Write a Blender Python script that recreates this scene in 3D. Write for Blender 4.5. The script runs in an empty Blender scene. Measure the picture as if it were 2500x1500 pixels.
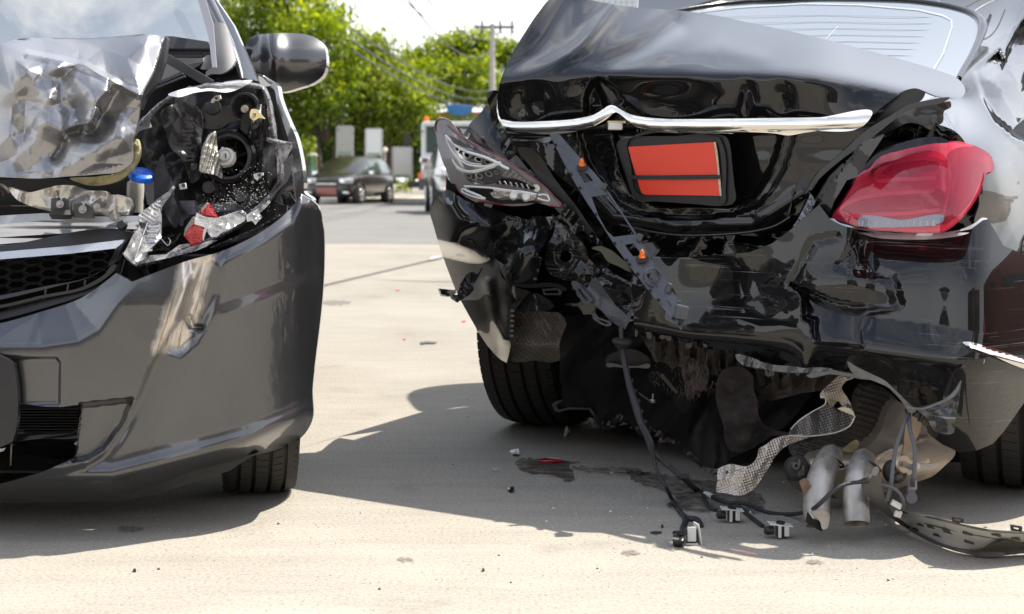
import bpy, bmesh, math, random
import numpy as np
from mathutils import Vector, Matrix
from mathutils.geometry import delaunay_2d_cdt
rad = math.radians
random.seed(7)
SC = bpy.context.scene
COL = SC.collection

# ------------------------------------------------------------------ camera
F, CX, HY, HC = 3600.0, 1250.0, 440.0, 0.75
cam_d = bpy.data.cameras.new('camera')
cam = bpy.data.objects.new('camera', cam_d)
COL.objects.link(cam)
cam.location = (0, 0, HC)
cam.rotation_euler = (rad(90), 0, 0)
cam_d.sensor_width = 36.0
cam_d.lens = F / 2500 * 36
cam_d.shift_y = -310 / 2500
cam_d.clip_start = 0.05
cam_d.clip_end = 3000
cam_d.dof.use_dof = True
cam_d.dof.focus_distance = 3.3
cam_d.dof.aperture_fstop = 6.3
SC.camera = cam

# ------------------------------------------------------------------ sky and sun
SUNV = Vector((0.57, 0.27, 1.0)).normalized()
w = bpy.data.worlds.new('World')
SC.world = w
w.use_nodes = True
nt = w.node_tree
nt.nodes.clear()
out = nt.nodes.new('ShaderNodeOutputWorld')
bg = nt.nodes.new('ShaderNodeBackground')
sky = nt.nodes.new('ShaderNodeTexSky')
sky.sky_type = 'NISHITA'
sky.sun_disc = False
sky.sun_elevation = math.asin(SUNV.z)
sky.sun_rotation = math.atan2(SUNV.x, SUNV.y)
sky.air_density = 1.2
sky.dust_density = 1.2
sky.ozone_density = 1.0
# broken white cloud over the whole sky
tc = nt.nodes.new('ShaderNodeTexCoord')
mp = nt.nodes.new('ShaderNodeMapping'); mp.inputs['Scale'].default_value = (1.0, 1.0, 2.6)
nz = nt.nodes.new('ShaderNodeTexNoise'); nz.inputs['Scale'].default_value = 2.3; nz.inputs['Detail'].default_value = 8; nz.inputs['Roughness'].default_value = .6
cr = nt.nodes.new('ShaderNodeValToRGB'); cr.color_ramp.elements[0].position = .50; cr.color_ramp.elements[1].position = .70
mx = nt.nodes.new('ShaderNodeMix'); mx.data_type = 'RGBA'
mx.inputs['B'].default_value = (7.4, 7.4, 7.5, 1)
hs = nt.nodes.new('ShaderNodeHueSaturation'); hs.inputs['Saturation'].default_value = .72
nt.links.new(tc.outputs['Generated'], mp.inputs[0]); nt.links.new(mp.outputs[0], nz.inputs[0])
# thin white haze thickening toward the horizon all round
sx_ = nt.nodes.new('ShaderNodeSeparateXYZ'); nt.links.new(tc.outputs['Generated'], sx_.inputs[0])
hz = nt.nodes.new('ShaderNodeMapRange'); hz.inputs['From Min'].default_value = 0.0; hz.inputs['From Max'].default_value = .85
hz.inputs['To Min'].default_value = .97; hz.inputs['To Max'].default_value = 0.0; nt.links.new(sx_.outputs['Z'], hz.inputs[0])
mxx = nt.nodes.new('ShaderNodeMath'); mxx.operation = 'MAXIMUM'
nt.links.new(nz.outputs[0], cr.inputs[0]); nt.links.new(cr.outputs[0], mxx.inputs[0]); nt.links.new(hz.outputs[0], mxx.inputs[1]); nt.links.new(mxx.outputs[0], mx.inputs['Factor'])
nt.links.new(sky.outputs[0], hs.inputs['Color']); nt.links.new(hs.outputs[0], mx.inputs['A'])
nt.links.new(mx.outputs['Result'], bg.inputs[0]); nt.links.new(bg.outputs[0], out.inputs[0])
bg.inputs['Strength'].default_value = 0.135
sun_d = bpy.data.lights.new('sun', 'SUN')
sun_d.energy = 4.5
sun_d.angle = rad(0.55)
sun_d.color = (1.0, 0.935, 0.83)
sun = bpy.data.objects.new('sun', sun_d)
COL.objects.link(sun)
sun.rotation_euler = SUNV.to_track_quat('Z', 'Y').to_euler()
sun.location = (3, 2, 12)
vs = SC.view_settings
vs.view_transform = 'Standard'; vs.look = 'None'; vs.exposure = 0.88; vs.gamma = 1.0
vs.use_curve_mapping = False
SC.cycles.max_bounces = 8
SC.cycles.caustics_reflective = False
SC.cycles.caustics_refractive = False

# ------------------------------------------------------------------ numeric helpers
def P(x, y, d):
    return Vector(((x - CX) / F * d, d, HC - (y - HY) / F * d))
def PA(x, y, d):
    return np.stack([(x - CX) / F * d, d + 0 * x, HC - (y - HY) / F * d], -1)
def ss(t):
    t = np.clip(t, 0, 1); return t * t * (3 - 2 * t)
def softplus(t, w=8.0):
    return w * np.logaddexp(0, t / w)
def interp(x, xs, ys):
    return np.interp(x, xs, ys)
def smooth1(xs, ys):
    """Catmull-Rom style smooth 1-D interpolant."""
    xs = np.array(xs, float); ys = np.array(ys, float)
    m = np.gradient(ys, xs)
    def f(x):
        x = np.clip(np.asarray(x, float), xs[0], xs[-1])
        i = np.clip(np.searchsorted(xs, x) - 1, 0, len(xs) - 2)
        h = xs[i + 1] - xs[i]; t = (x - xs[i]) / h
        return ((2*t**3 - 3*t*t + 1) * ys[i] + (t**3 - 2*t*t + t) * h * m[i]
                + (-2*t**3 + 3*t*t) * ys[i+1] + (t**3 - t*t) * h * m[i+1])
    return f
def tps(pts, lam=1e-3):
    p = np.array(pts, float); X = p[:, :2] / 100; v = p[:, 2]; n = len(p)
    def K(a, b):
        r2 = ((a[:, None, :] - b[None]) ** 2).sum(-1)
        return r2 * np.log(r2 + 1e-9)
    A = np.zeros((n + 3, n + 3)); A[:n, :n] = K(X, X) + lam * np.eye(n)
    A[:n, n] = 1; A[:n, n+1:] = X; A[n, :n] = 1; A[n+1:, :n] = X.T
    s = np.linalg.solve(A, np.concatenate([v, [0, 0, 0]]))
    def f(x, y):
        x = np.asarray(x, float); y = np.asarray(y, float)
        Q = np.stack([x.ravel(), y.ravel()], -1) / 100
        o = np.empty(len(Q))
        for a in range(0, len(Q), 4000):
            q = Q[a:a+4000]
            o[a:a+4000] = K(q, X) @ s[:n] + s[n] + q @ s[n+1:]
        return o.reshape(x.shape)
    return f
def facets(pts):
    """piecewise-flat sheet through scattered points: creased metal"""
    p = np.array(pts, float)
    vs_, _, fs, ov, _, _ = delaunay_2d_cdt([Vector(a[:2]) for a in p], [], [], 0, 1e-6)
    val = [p[o[0], 2] for o in ov]; vv = np.array([[a.x, a.y] for a in vs_])
    tris = []
    for f_ in fs:
        for k in range(1, len(f_) - 1): tris.append((f_[0], f_[k], f_[k+1]))
    near = tps(pts)
    def f(x, y):
        x = np.asarray(x, float); y = np.asarray(y, float)
        r = np.full(x.shape, np.nan)
        for a, b, c in tris:
            A, B, C = vv[a], vv[b], vv[c]
            den = (B[1]-C[1])*(A[0]-C[0]) + (C[0]-B[0])*(A[1]-C[1])
            if abs(den) < 1e-9: continue
            l1 = ((B[1]-C[1])*(x-C[0]) + (C[0]-B[0])*(y-C[1])) / den
            l2 = ((C[1]-A[1])*(x-C[0]) + (A[0]-C[0])*(y-C[1])) / den
            l3 = 1 - l1 - l2
            k = (l1 >= -1e-6) & (l2 >= -1e-6) & (l3 >= -1e-6)
            r = np.where(k, l1*val[a] + l2*val[b] + l3*val[c], r)
        m = np.isnan(r)
        if m.any(): r[m] = near(x[m], y[m])
        return r
    return f
def vnoise(x, y, seed=0):
    xi = np.floor(x).astype(np.int64); yi = np.floor(y).astype(np.int64)
    fx = ss(x - xi); fy = ss(y - yi)
    def h(a, b):
        n = (a * 374761393 + b * 668265263 + seed * 974634777) & 0x7fffffff
        n = ((n ^ (n >> 13)) * 1274126177) & 0x7fffffff
        return ((n ^ (n >> 16)) & 0xffff) / 32767.5 - 1
    return ((h(xi, yi) * (1-fx) + h(xi+1, yi) * fx) * (1-fy)
            + (h(xi, yi+1) * (1-fx) + h(xi+1, yi+1) * fx) * fy)
def folds(x, y, scale, seed=0, n=4):
    """sum of warped triangle waves: sharp creases between smooth facets, about -1..1"""
    r = random.Random(seed); o = 0; W = 0
    wx = x + .5 * scale * vnoise(x / scale * .7, y / scale * .7, seed); wy = y + .5 * scale * vnoise(x / scale * .7 + 9, y / scale * .7, seed + 5)
    for i in range(n):
        a = r.uniform(0, math.pi); s = scale * r.uniform(.8, 2.2); ph = r.random()
        t = (wx * math.cos(a) + wy * math.sin(a)) / s + ph
        tw = 4 * np.abs(t - np.floor(t + .5)) - 1
        wgt = s / scale; o = o + tw * wgt; W += wgt
    return o / W
def blob(x, y, cx, cy, rx, ry):
    return np.exp(-(((x - cx) / rx) ** 2 + ((y - cy) / ry) ** 2))
def pdist(x, y, pts):
    """signed distance to an open polyline, + on its left side in picture axes (y down => visually right is +)"""
    best = np.full(np.shape(x), 1e9); sg = np.ones(np.shape(x))
    for (ax, ay), (bx, by) in zip(pts[:-1], pts[1:]):
        dx, dy = bx - ax, by - ay; L = dx*dx + dy*dy + 1e-9
        t = np.clip(((x-ax)*dx + (y-ay)*dy) / L, 0, 1)
        ex, ey = x - ax - t*dx, y - ay - t*dy
        q = np.hypot(ex, ey); c = dx * ey - dy * ex
        k = q < best - 1e-9; best = np.where(k, q, best); sg = np.where(k, np.sign(c), sg)
    return best * np.where(sg == 0, 1, sg)
def adist(x, y, pts): return np.abs(pdist(x, y, pts))
def inside(x, y, poly):
    r = np.zeros(np.shape(x), bool); n = len(poly)
    for i in range(n):
        ax, ay = poly[i]; bx, by = poly[(i+1) % n]
        if ay == by: continue
        k = ((ay > y) != (by > y)) & (x < (bx-ax) * (y-ay) / (by-ay) + ax)
        r ^= k
    return r
def pmask(x, y, poly, w=8):
    d = adist(x, y, list(poly) + [poly[0]])
    return ss(.5 + np.where(inside(x, y, poly), d, -d) / (2 * w))
def ridge(x, y, pts, w, amp):
    return amp * np.exp(-(adist(x, y, pts) / w) ** 2)
def crease(x, y, pts, w, amp):
    """sharp tent along a line"""
    return amp * np.clip(1 - adist(x, y, pts) / w, 0, 1)
def curve(pts, closed=False, step=12, smooth=True):
    pts = [tuple(p) for p in pts]; n = len(pts); out = []
    seg = n if closed else n - 1
    for i in range(seg):
        p1 = np.array(pts[i], float); p2 = np.array(pts[(i+1) % n], float)
        p0 = np.array(pts[(i-1) % n] if (closed or i) else pts[0], float)
        p3 = np.array(pts[(i+2) % n] if (closed or i + 2 < n) else pts[-1], float)
        L = np.hypot(*(p2 - p1)[:2])
        if L < 1e-6: continue
        if np.allclose(p0, p1): p0 = 2*p1 - p2 if False else p1
        k = max(1, int(L / step))
        for j in range(k):
            t = j / k
            if smooth:
                # chordal tangents, clamped so short neighbours do not overshoot
                def tan(a, b, c):
                    la = max(np.hypot(*(b-a)[:2]), 1e-6); lc = max(np.hypot(*(c-b)[:2]), 1e-6)
                    if la < 1e-5 or lc < 1e-5: return np.zeros_like(b)
                    return ((b-a)/la * lc + (c-b)/lc * la) / (la + lc)
                m1 = tan(p0, p1, p2) * L * .9; m2 = tan(p1, p2, p3) * L * .9
                q = (2*t**3-3*t*t+1)*p1 + (t**3-2*t*t+t)*m1 + (-2*t**3+3*t*t)*p2 + (t**3-t*t)*m2
            else: q = p1 + (p2 - p1) * t
            out.append(tuple(q))
    if not closed: out.append(pts[-1])
    return out

# ------------------------------------------------------------------ object helpers
def link(name, me, mat, parent=None):
    o = bpy.data.objects.new(name, me); COL.objects.link(o)
    if mat is not None:
        for m_ in (mat if isinstance(mat, (list, tuple)) else [mat]): me.materials.append(m_)
    if parent: 
        o.parent = parent
        if parent.parent is None: o.matrix_parent_inverse = Matrix.Translation(-parent.location)
    return o
def thing(name, label, cat, loc=(0, 0, 0), group=None):
    o = bpy.data.objects.new(name, None); COL.objects.link(o)
    o.location = loc; o.empty_display_size = .1
    o['label'] = label; o['category'] = cat
    if group: o['group'] = group
    return o
def tag(o, label=None, cat=None, group=None, kind=None):
    if label: o['label'] = label
    if cat: o['category'] = cat
    if group: o['group'] = group
    if kind: o['kind'] = kind
    return o
def mesh(name, vs_, fs, mat, parent=None, smooth=False, ang=None):
    me = bpy.data.meshes.new(name)
    me.from_pydata([tuple(v) for v in vs_], [], fs); me.update()
    if smooth:
        me.shade_smooth()
        if ang: me.set_sharp_from_angle(angle=rad(ang))
    return link(name, me, mat, parent)
def relief(name, outline, dfun, mat, parent=None, step=8, rim=.004, holes=(), smooth=True, back=False, lines=(), seed_in=None, uv=False, cull=None):
    """A sheet seen from the street side: outline in picture pixels, depth in metres from dfun.
    Its rim is folded back by `rim` metres so that it has thickness."""
    if not callable(dfun):
        d0 = float(dfun); dfun = lambda x, y: d0 + 0 * x
    ol = curve(outline, True, step, smooth)
    hl = [curve(h, True, step * .7, smooth) for h in holes]
    xs = [p[0] for p in ol]; ys = [p[1] for p in ol]
    gx, gy = np.meshgrid(np.arange(min(xs), max(xs) + step, step), np.arange(min(ys), max(ys) + step, step * .866))
    gx[1::2] += step / 2
    gx = gx.ravel(); gy = gy.ravel()
    k = inside(gx, gy, ol) & (adist(gx, gy, ol + [ol[0]]) > step * .55)
    for h in hl: k &= ~inside(gx, gy, h) & (adist(gx, gy, h + [h[0]]) > step * .55)
    ln = [curve(l, False, step, False) for l in lines]
    for l in ln: k &= adist(gx, gy, l) > step * .55
    pts = list(ol); edges = [(i, (i+1) % len(ol)) for i in range(len(ol))]
    for h in hl:
        b = len(pts); pts += h; edges += [(b+i, b + (i+1) % len(h)) for i in range(len(h))]
    for l in ln:
        b = len(pts); pts += l; edges += [(b+i, b+i+1) for i in range(len(l)-1)]
    pts += list(zip(gx[k], gy[k]))
    V, E, T, *_ = delaunay_2d_cdt([Vector((p[0], p[1])) for p in pts], edges, [], 0, 1e-4)
    vx = np.array([v.x for v in V]); vy = np.array([v.y for v in V])
    tri = np.array([t for t in T if len(t) == 3], int)
    cxx = vx[tri].mean(1); cyy = vy[tri].mean(1)
    keep = inside(cxx, cyy, ol)
    for h in hl: keep &= ~inside(cxx, cyy, h)
    if cull is not None: keep &= ~cull(cxx, cyy)
    tri = tri[keep]
    e = .8
    d = dfun(vx, vy); p0 = PA(vx, vy, d)
    px_ = PA(vx + e, vy, dfun(vx + e, vy)) - PA(vx - e, vy, dfun(vx - e, vy))
    py_ = PA(vx, vy + e, dfun(vx, vy + e)) - PA(vx, vy - e, dfun(vx, vy - e))
    nn = np.cross(px_, py_); nn /= np.linalg.norm(nn, axis=1)[:, None] + 1e-12
    nn[nn[:, 1] > 0] *= -1
    # orient faces toward the viewer
    a, b, c = p0[tri[:, 0]], p0[tri[:, 1]], p0[tri[:, 2]]
    fl = np.cross(b - a, c - a)[:, 1] > 0
    tri[fl] = tri[fl][:, ::-1]
    verts = p0.tolist(); faces = tri.tolist(); norms = nn.tolist()
    if rim:
        cnt = {}
        for t in faces:
            for i in range(3):
                s_ = (t[i], t[(i+1) % 3]); cnt[s_] = 1
        bd = [s_ for s_ in cnt if (s_[1], s_[0]) not in cnt]
        for (i, j) in bd:
            A = p0[i]; B = p0[j]; t_ = B - A
            on = np.array([-t_[2], 0, t_[0]]) ; L = np.linalg.norm(on)
            if L < 1e-9: continue
            on = on / L
            b0 = len(verts)
            off = np.array([0, rim, 0])
            verts += [A.tolist(), B.tolist(), (B + off).tolist(), (A + off).tolist()]
            fn = np.cross(off, t_); 
            if np.linalg.norm(fn) > 0: fn = -fn / (np.linalg.norm(fn) + 1e-12)
            faces.append([b0, b0 + 3, b0 + 2, b0 + 1])
            q = np.cross((A + off) - A, (B + off) - A); q = q / (np.linalg.norm(q) + 1e-12)
            norms += [q.tolist()] * 4
        if back:
            b0 = len(verts)
            verts += (p0 + np.array([0, rim, 0])).tolist(); norms += (-nn).tolist()
            faces += [[t[2] + b0, t[1] + b0, t[0] + b0] for t in tri.tolist()]
    me = bpy.data.meshes.new(name)
    me.from_pydata(verts, [], faces)
    me.update()
    me.shade_smooth()
    me.normals_split_custom_set_from_vertices(norms)
    return link(name, me, mat, parent)
def plate(name, outline, d, mat, parent=None, rim=.004, sx=0., sy=0., smooth=False, step=30, holes=(), back=True, **k):
    """flat or evenly tilted piece; sx, sy metres of depth per pixel"""
    x0 = outline[0][0]; y0 = outline[0][1]
    f = (lambda x, y: d + sx * (x - x0) + sy * (y - y0))
    return relief(name, outline, f, mat, parent, step=step, rim=rim, smooth=smooth, holes=holes, back=back, **k)
def box_data(c, s, rz=0, M=None):
    c = Vector(c); vs_ = []
    for k in range(8):
        v = Vector(((k & 1) - .5, ((k >> 1) & 1) - .5, (k >> 2) - .5)); v = Vector((v.x*s[0], v.y*s[1], v.z*s[2]))
        if rz: v.rotate(Matrix.Rotation(rz, 3, 'Z'))
        if M: v = M @ v
        vs_.append(v + c)
    return vs_, [(0,2,3,1), (4,5,7,6), (0,1,5,4), (2,6,7,3), (0,4,6,2), (1,3,7,5)]
def box(name, c, s, mat, parent=None, rz=0, M=None, bevel=0):
    v, f = box_data(c, s, rz, M); o = mesh(name, v, f, mat, parent)
    if bevel: bev(o, bevel)
    return o
def boxes(name, lst, mat, parent=None):
    V = []; Fs = []
    for b in lst:
        v, f = box_data(*b); n = len(V); V += v; Fs += [tuple(i + n for i in q) for q in f]
    return mesh(name, V, Fs, mat, parent)
def bev(o, w, seg=2):
    m = o.modifiers.new('bevel', 'BEVEL'); m.width = w; m.segments = seg; m.limit_method = 'ANGLE'
    return o
def tube(name, pts, r, mat, parent=None, n=8, caps=True, smooth=True, res=6):
    """pts world vectors; r number or list"""
    pts = [Vector(p) for p in pts]
    rr = r if isinstance(r, (list, tuple)) else [r] * len(pts)
    if smooth and len(pts) > 2:
        q = []; r2 = []
        for i in range(len(pts) - 1):
            p0 = pts[max(i-1, 0)]; p1 = pts[i]; p2 = pts[i+1]; p3 = pts[min(i+2, len(pts)-1)]
            for j in range(res):
                t = j / res
                q.append(.5 * ((2*p1) + (p2-p0)*t + (2*p0-5*p1+4*p2-p3)*t*t + (3*p1-p0-3*p2+p3)*t**3))
                r2.append(rr[i] + (rr[i+1]-rr[i])*t)
        q.append(pts[-1]); r2.append(rr[-1]); pts, rr = q, r2
    V = []; Fs = []; up = None
    for i, p in enumerate(pts):
        t = (pts[min(i+1, len(pts)-1)] - pts[max(i-1, 0)])
        if t.length < 1e-9: t = Vector((0, 0, 1))
        t.normalize()
        if up is None:
            up = t.orthogonal().normalized()
        up = (up - t * up.dot(t))
        if up.length < 1e-6: up = t.orthogonal()
        up.normalize(); s = t.cross(up)
        for k in range(n):
            a = 2 * math.pi * k / n
            V.append(p + (up * math.cos(a) + s * math.sin(a)) * rr[i])
    for i in range(len(pts) - 1):
        for k in range(n):
            Fs.append((i*n+k, i*n+(k+1) % n, (i+1)*n+(k+1) % n, (i+1)*n+k))
    if caps:
        Fs.append(tuple(range(n))[::-1]); Fs.append(tuple((len(pts)-1)*n + k for k in range(n)))
    return mesh(name, V, Fs, mat, parent, True, 50)
def ptube(name, pts, r, mat, parent=None, **k):
    return tube(name, [P(*p) for p in pts], r, mat, parent, **k)
def lathe(name, c, axis, prof, mat, parent=None, n=32, ang=35, arc=None):
    """prof: (radius, height along axis)"""
    axis = Vector(axis).normalized(); u = axis.orthogonal().normalized(); v = axis.cross(u); c = Vector(c)
    V = []; Fs = []
    for r, h in prof:
        for k in range(n):
            a = 2*math.pi*k/n; V.append(c + axis*h + (u*math.cos(a) + v*math.sin(a))*r)
    for i in range(len(prof)-1):
        for k in range(n):
            Fs.append((i*n+k, i*n+(k+1) % n, (i+1)*n+(k+1) % n, (i+1)*n+k))
    return mesh(name, V, Fs, mat, parent, True, ang)

# ------------------------------------------------------------------ materials
def film(name, tint, gloss=.04, diff=.0, dcol=(.8, .8, .8), ior=1.5, bump=0, bscale=100):
    """thin clear or tinted plastic: lets tinted light through, mirrors at a glance, a little surface haze"""
    m = bpy.data.materials.new(name); m.use_nodes = True; T = NT(m); nt_ = m.node_tree
    nt_.nodes.remove(nt_.nodes['Principled BSDF'])
    t = T.n('BsdfTransparent'); t.inputs[0].default_value = (*tint, 1)
    d = T.n('BsdfDiffuse'); d.inputs[0].default_value = (*dcol, 1); g = T.n('BsdfGlossy', i_Roughness=gloss)
    a = T.n('MixShader', i_Fac=diff); T.l(t.outputs[0], a.inputs[1]); T.l(d.outputs[0], a.inputs[2])
    fr = T.n('Fresnel', i_IOR=ior); b_ = T.n('MixShader'); T.l(fr.outputs[0], b_.inputs[0]); T.l(a.outputs[0], b_.inputs[1]); T.l(g.outputs[0], b_.inputs[2])
    if bump:
        tc = T.n('TexCoord'); z = T.n('TexNoise', i_Scale=float(bscale), i_Detail=5.0); T.l(tc.outputs['Object'], z.inputs[0])
        bp = T.n('Bump', i_Strength=bump, i_Distance=.002); T.l(z.outputs[0], bp.inputs['Height'])
        for n_ in (g, d, fr): T.l(bp.outputs[0], n_.inputs['Normal'])
        r = T.ramp(z.outputs[0], [(.3, (diff*.4,)*3), (.75, (min(1, diff*1.8),)*3)]); T.l(r.outputs[0], a.inputs[0])
    T.l(b_.outputs[0], nt_.nodes['Material Output'].inputs[0]); MATS[name] = m; return m
class NT:
    def __init__(s, m): s.t = m.node_tree
    def n(s, typ, **k):
        o = s.t.nodes.new('ShaderNode' + typ)
        for a, b in k.items():
            if a.startswith('i_'): o.inputs[a[2:].replace('_', ' ')].default_value = b
            else: setattr(o, a, b)
        return o
    def l(s, a, b): s.t.links.new(a, b)
    def ramp(s, fac, stops):
        r = s.n('ValToRGB'); el = r.color_ramp.elements
        while len(el) < len(stops): el.new(.5)
        for e_, (p, c) in zip(el, stops): e_.position = p; e_.color = (*c, 1) if len(c) == 3 else c
        s.l(fac, r.inputs[0]); return r
MATS = {}
def mat(name, col, rough=.5, metal=0., coat=0., coat_r=.03, spec=.5, vary=0., vscale=8., bump=0., bscale=60., trans=0., ior=1.5, alpha=1., emit=None, rvary=0., dust=0., dustcol=(.32, .28, .23), sss=0., flake=0., coat_bump=False):
    if name in MATS: return MATS[name]
    m = bpy.data.materials.new(name); m.use_nodes = True; T = NT(m)
    b = m.node_tree.nodes['Principled BSDF']; b.inputs['Base Color'].default_value = (*col, 1)
    b.inputs['Roughness'].default_value = rough; b.inputs['Metallic'].default_value = metal
    b.inputs['Coat Weight'].default_value = coat; b.inputs['Coat Roughness'].default_value = coat_r
    b.inputs['Specular IOR Level'].default_value = spec; b.inputs['IOR'].default_value = ior
    b.inputs['Transmission Weight'].default_value = trans; b.inputs['Alpha'].default_value = alpha
    if emit: b.inputs['Emission Color'].default_value = (*emit[0], 1); b.inputs['Emission Strength'].default_value = emit[1]
    tc = T.n('TexCoord')
    colsock = None
    if vary:
        z = T.n('TexNoise', i_Scale=vscale, i_Detail=6.0, i_Roughness=.6); T.l(tc.outputs['Object'], z.inputs[0])
        r = T.ramp(z.outputs[0], [(.3, tuple(c * (1 - vary) for c in col)), (.7, tuple(min(1, c * (1 + vary)) for c in col))])
        colsock = r.outputs[0]
    if flake:
        z = T.n('TexVoronoi', i_Scale=900.0); T.l(tc.outputs['Object'], z.inputs[0])
        mx = T.n('Mix', data_type='RGBA'); mx.inputs['A'].default_value = (*col, 1)
        mx.inputs['B'].default_value = (*[min(1, c * (1 + flake)) for c in col], 1)
        T.l(z.outputs['Color'], mx.inputs['Factor']); colsock = mx.outputs['Result']
    if dust:
        z = T.n('TexNoise', i_Scale=3.5, i_Detail=10.0, i_Roughness=.75); T.l(tc.outputs['Object'], z.inputs[0])
        z2 = T.n('TexVoronoi', i_Scale=140.0); T.l(tc.outputs['Object'], z2.inputs[0])
        sp = T.ramp(z2.outputs['Distance'], [(.03, (1, 1, 1)), (.07, (0, 0, 0))])
        r = T.ramp(z.outputs[0], [(.35, (0, 0, 0)), (.85, (dust,) * 3)])
        ad = T.n('Math', operation='MULTIPLY_ADD'); T.l(sp.outputs[0], ad.inputs[0]); ad.inputs[1].default_value = dust * .4; T.l(r.outputs[0], ad.inputs[2])
        mx = T.n('Mix', data_type='RGBA'); mx.inputs['B'].default_value = (*dustcol, 1)
        if colsock: T.l(colsock, mx.inputs['A'])
        else: mx.inputs['A'].default_value = (*col, 1)
        T.l(ad.outputs[0], mx.inputs['Factor']); colsock = mx.outputs['Result']
        mr = T.n('Math', operation='MULTIPLY_ADD'); T.l(ad.outputs[0], mr.inputs[0]); mr.inputs[1].default_value = .35; mr.inputs[2].default_value = coat_r
        if coat: T.l(mr.outputs[0], b.inputs['Coat Roughness'])
    if colsock: T.l(colsock, b.inputs['Base Color'])
    if rvary:
        z = T.n('TexNoise', i_Scale=vscale * 2, i_Detail=8.0, i_Roughness=.65); T.l(tc.outputs['Object'], z.inputs[0])
        r = T.n('MapRange'); r.inputs['From Min'].default_value = .3; r.inputs['From Max'].default_value = .7
        r.inputs['To Min'].default_value = max(0.02, rough - rvary); r.inputs['To Max'].default_value = min(1, rough + rvary)
        T.l(z.outputs[0], r.inputs[0]); T.l(r.outputs[0], b.inputs['Roughness'])
    if bump:
        z = T.n('TexNoise', i_Scale=bscale, i_Detail=8.0, i_Roughness=.6); T.l(tc.outputs['Object'], z.inputs[0])
        bp = T.n('Bump', i_Distance=.01, i_Strength=bump); T.l(z.outputs[0], bp.inputs['Height']); T.l(bp.outputs[0], b.inputs['Normal'])
        if coat_bump: T.l(bp.outputs[0], b.inputs['Coat Normal'])
    MATS[name] = m
    return m

# ================================================================== materials used across the place
M_black = mat('black_paint', (.004, .0042, .005), .25, 0, 1., .012, .05, dust=.05, dustcol=(.16, .14, .12))
M_black_scr = mat('black_paint_scraped', (.004, .0042, .005), .25, 0, 1., .02, .1, dust=.22, dustcol=(.16, .15, .14))
M_grey = mat('grey_metallic_paint', (.078, .081, .088), .31, .85, 1., .012, .3, flake=.3, dust=.06, dustcol=(.30, .25, .19))
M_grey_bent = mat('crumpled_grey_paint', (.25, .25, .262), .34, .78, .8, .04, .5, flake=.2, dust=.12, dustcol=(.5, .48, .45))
M_chrome = mat('chrome', (.72, .70, .67), .06, 1.)
M_alu = mat('bare_metal', (.50, .49, .47), .36, .9, rvary=.12, vary=.12, vscale=14)
M_plastic = mat('black_plastic', (.018, .018, .019), .42, rvary=.1, bump=.04, bscale=300)
M_plastic_shiny = mat('shiny_black_plastic', (.012, .012, .013), .16, rvary=.08)
M_plastic_grey = mat('dark_grey_plastic', (.06, .062, .066), .38, rvary=.08)
M_plastic_bluegrey = mat('satin_plastic', (.062, .068, .082), .30, rvary=.06, vary=.2, vscale=20, bump=.02, bscale=200)
M_rubber = mat('tyre_rubber', (.018, .017, .016), .72, rvary=.12, vary=.25, vscale=12)
M_void = mat('void_black', (.006, .006, .006), .8)  # flat black stands in for deep shade in openings and hidden hollows
M_felt = mat('felt_liner', (.040, .034, .033), .95, vary=.4, vscale=30, bump=.5, bscale=220, spec=.1)
M_white_pl = mat('white_plastic', (.70, .70, .67), .35, vary=.05)
M_clear = mat('clear_lens', (.92, .92, .93), .06, trans=.85, ior=1.45, spec=.6)
M_clear_frost = film('frosted_lens', (.8, .8, .82), .2, .4, (.6, .6, .62), 1.6, .5, 90)
M_silver = mat('silver_reflector', (.80, .80, .80), .13, 1., rvary=.06)
M_orange = mat('orange_clip', (.85, .16, .01), .4)

def glass_mat(name, tint, thick=.35, rough=.02):
    """car glass: mirror-like at a glance, dark cabin behind it"""
    if name in MATS: return MATS[name]
    m = bpy.data.materials.new(name); m.use_nodes = True; T = NT(m)
    b = m.node_tree.nodes['Principled BSDF']
    b.inputs['Base Color'].default_value = (*tint, 1); b.inputs['Roughness'].default_value = rough
    b.inputs['Transmission Weight'].default_value = thick; b.inputs['IOR'].default_value = 1.52
    b.inputs['Coat Weight'].default_value = 1.; b.inputs['Coat Roughness'].default_value = .01; b.inputs['Coat IOR'].default_value = 2.1
    MATS[name] = m; return m
M_screen = glass_mat('windscreen_glass', (.05, .065, .07), .12)

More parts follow.
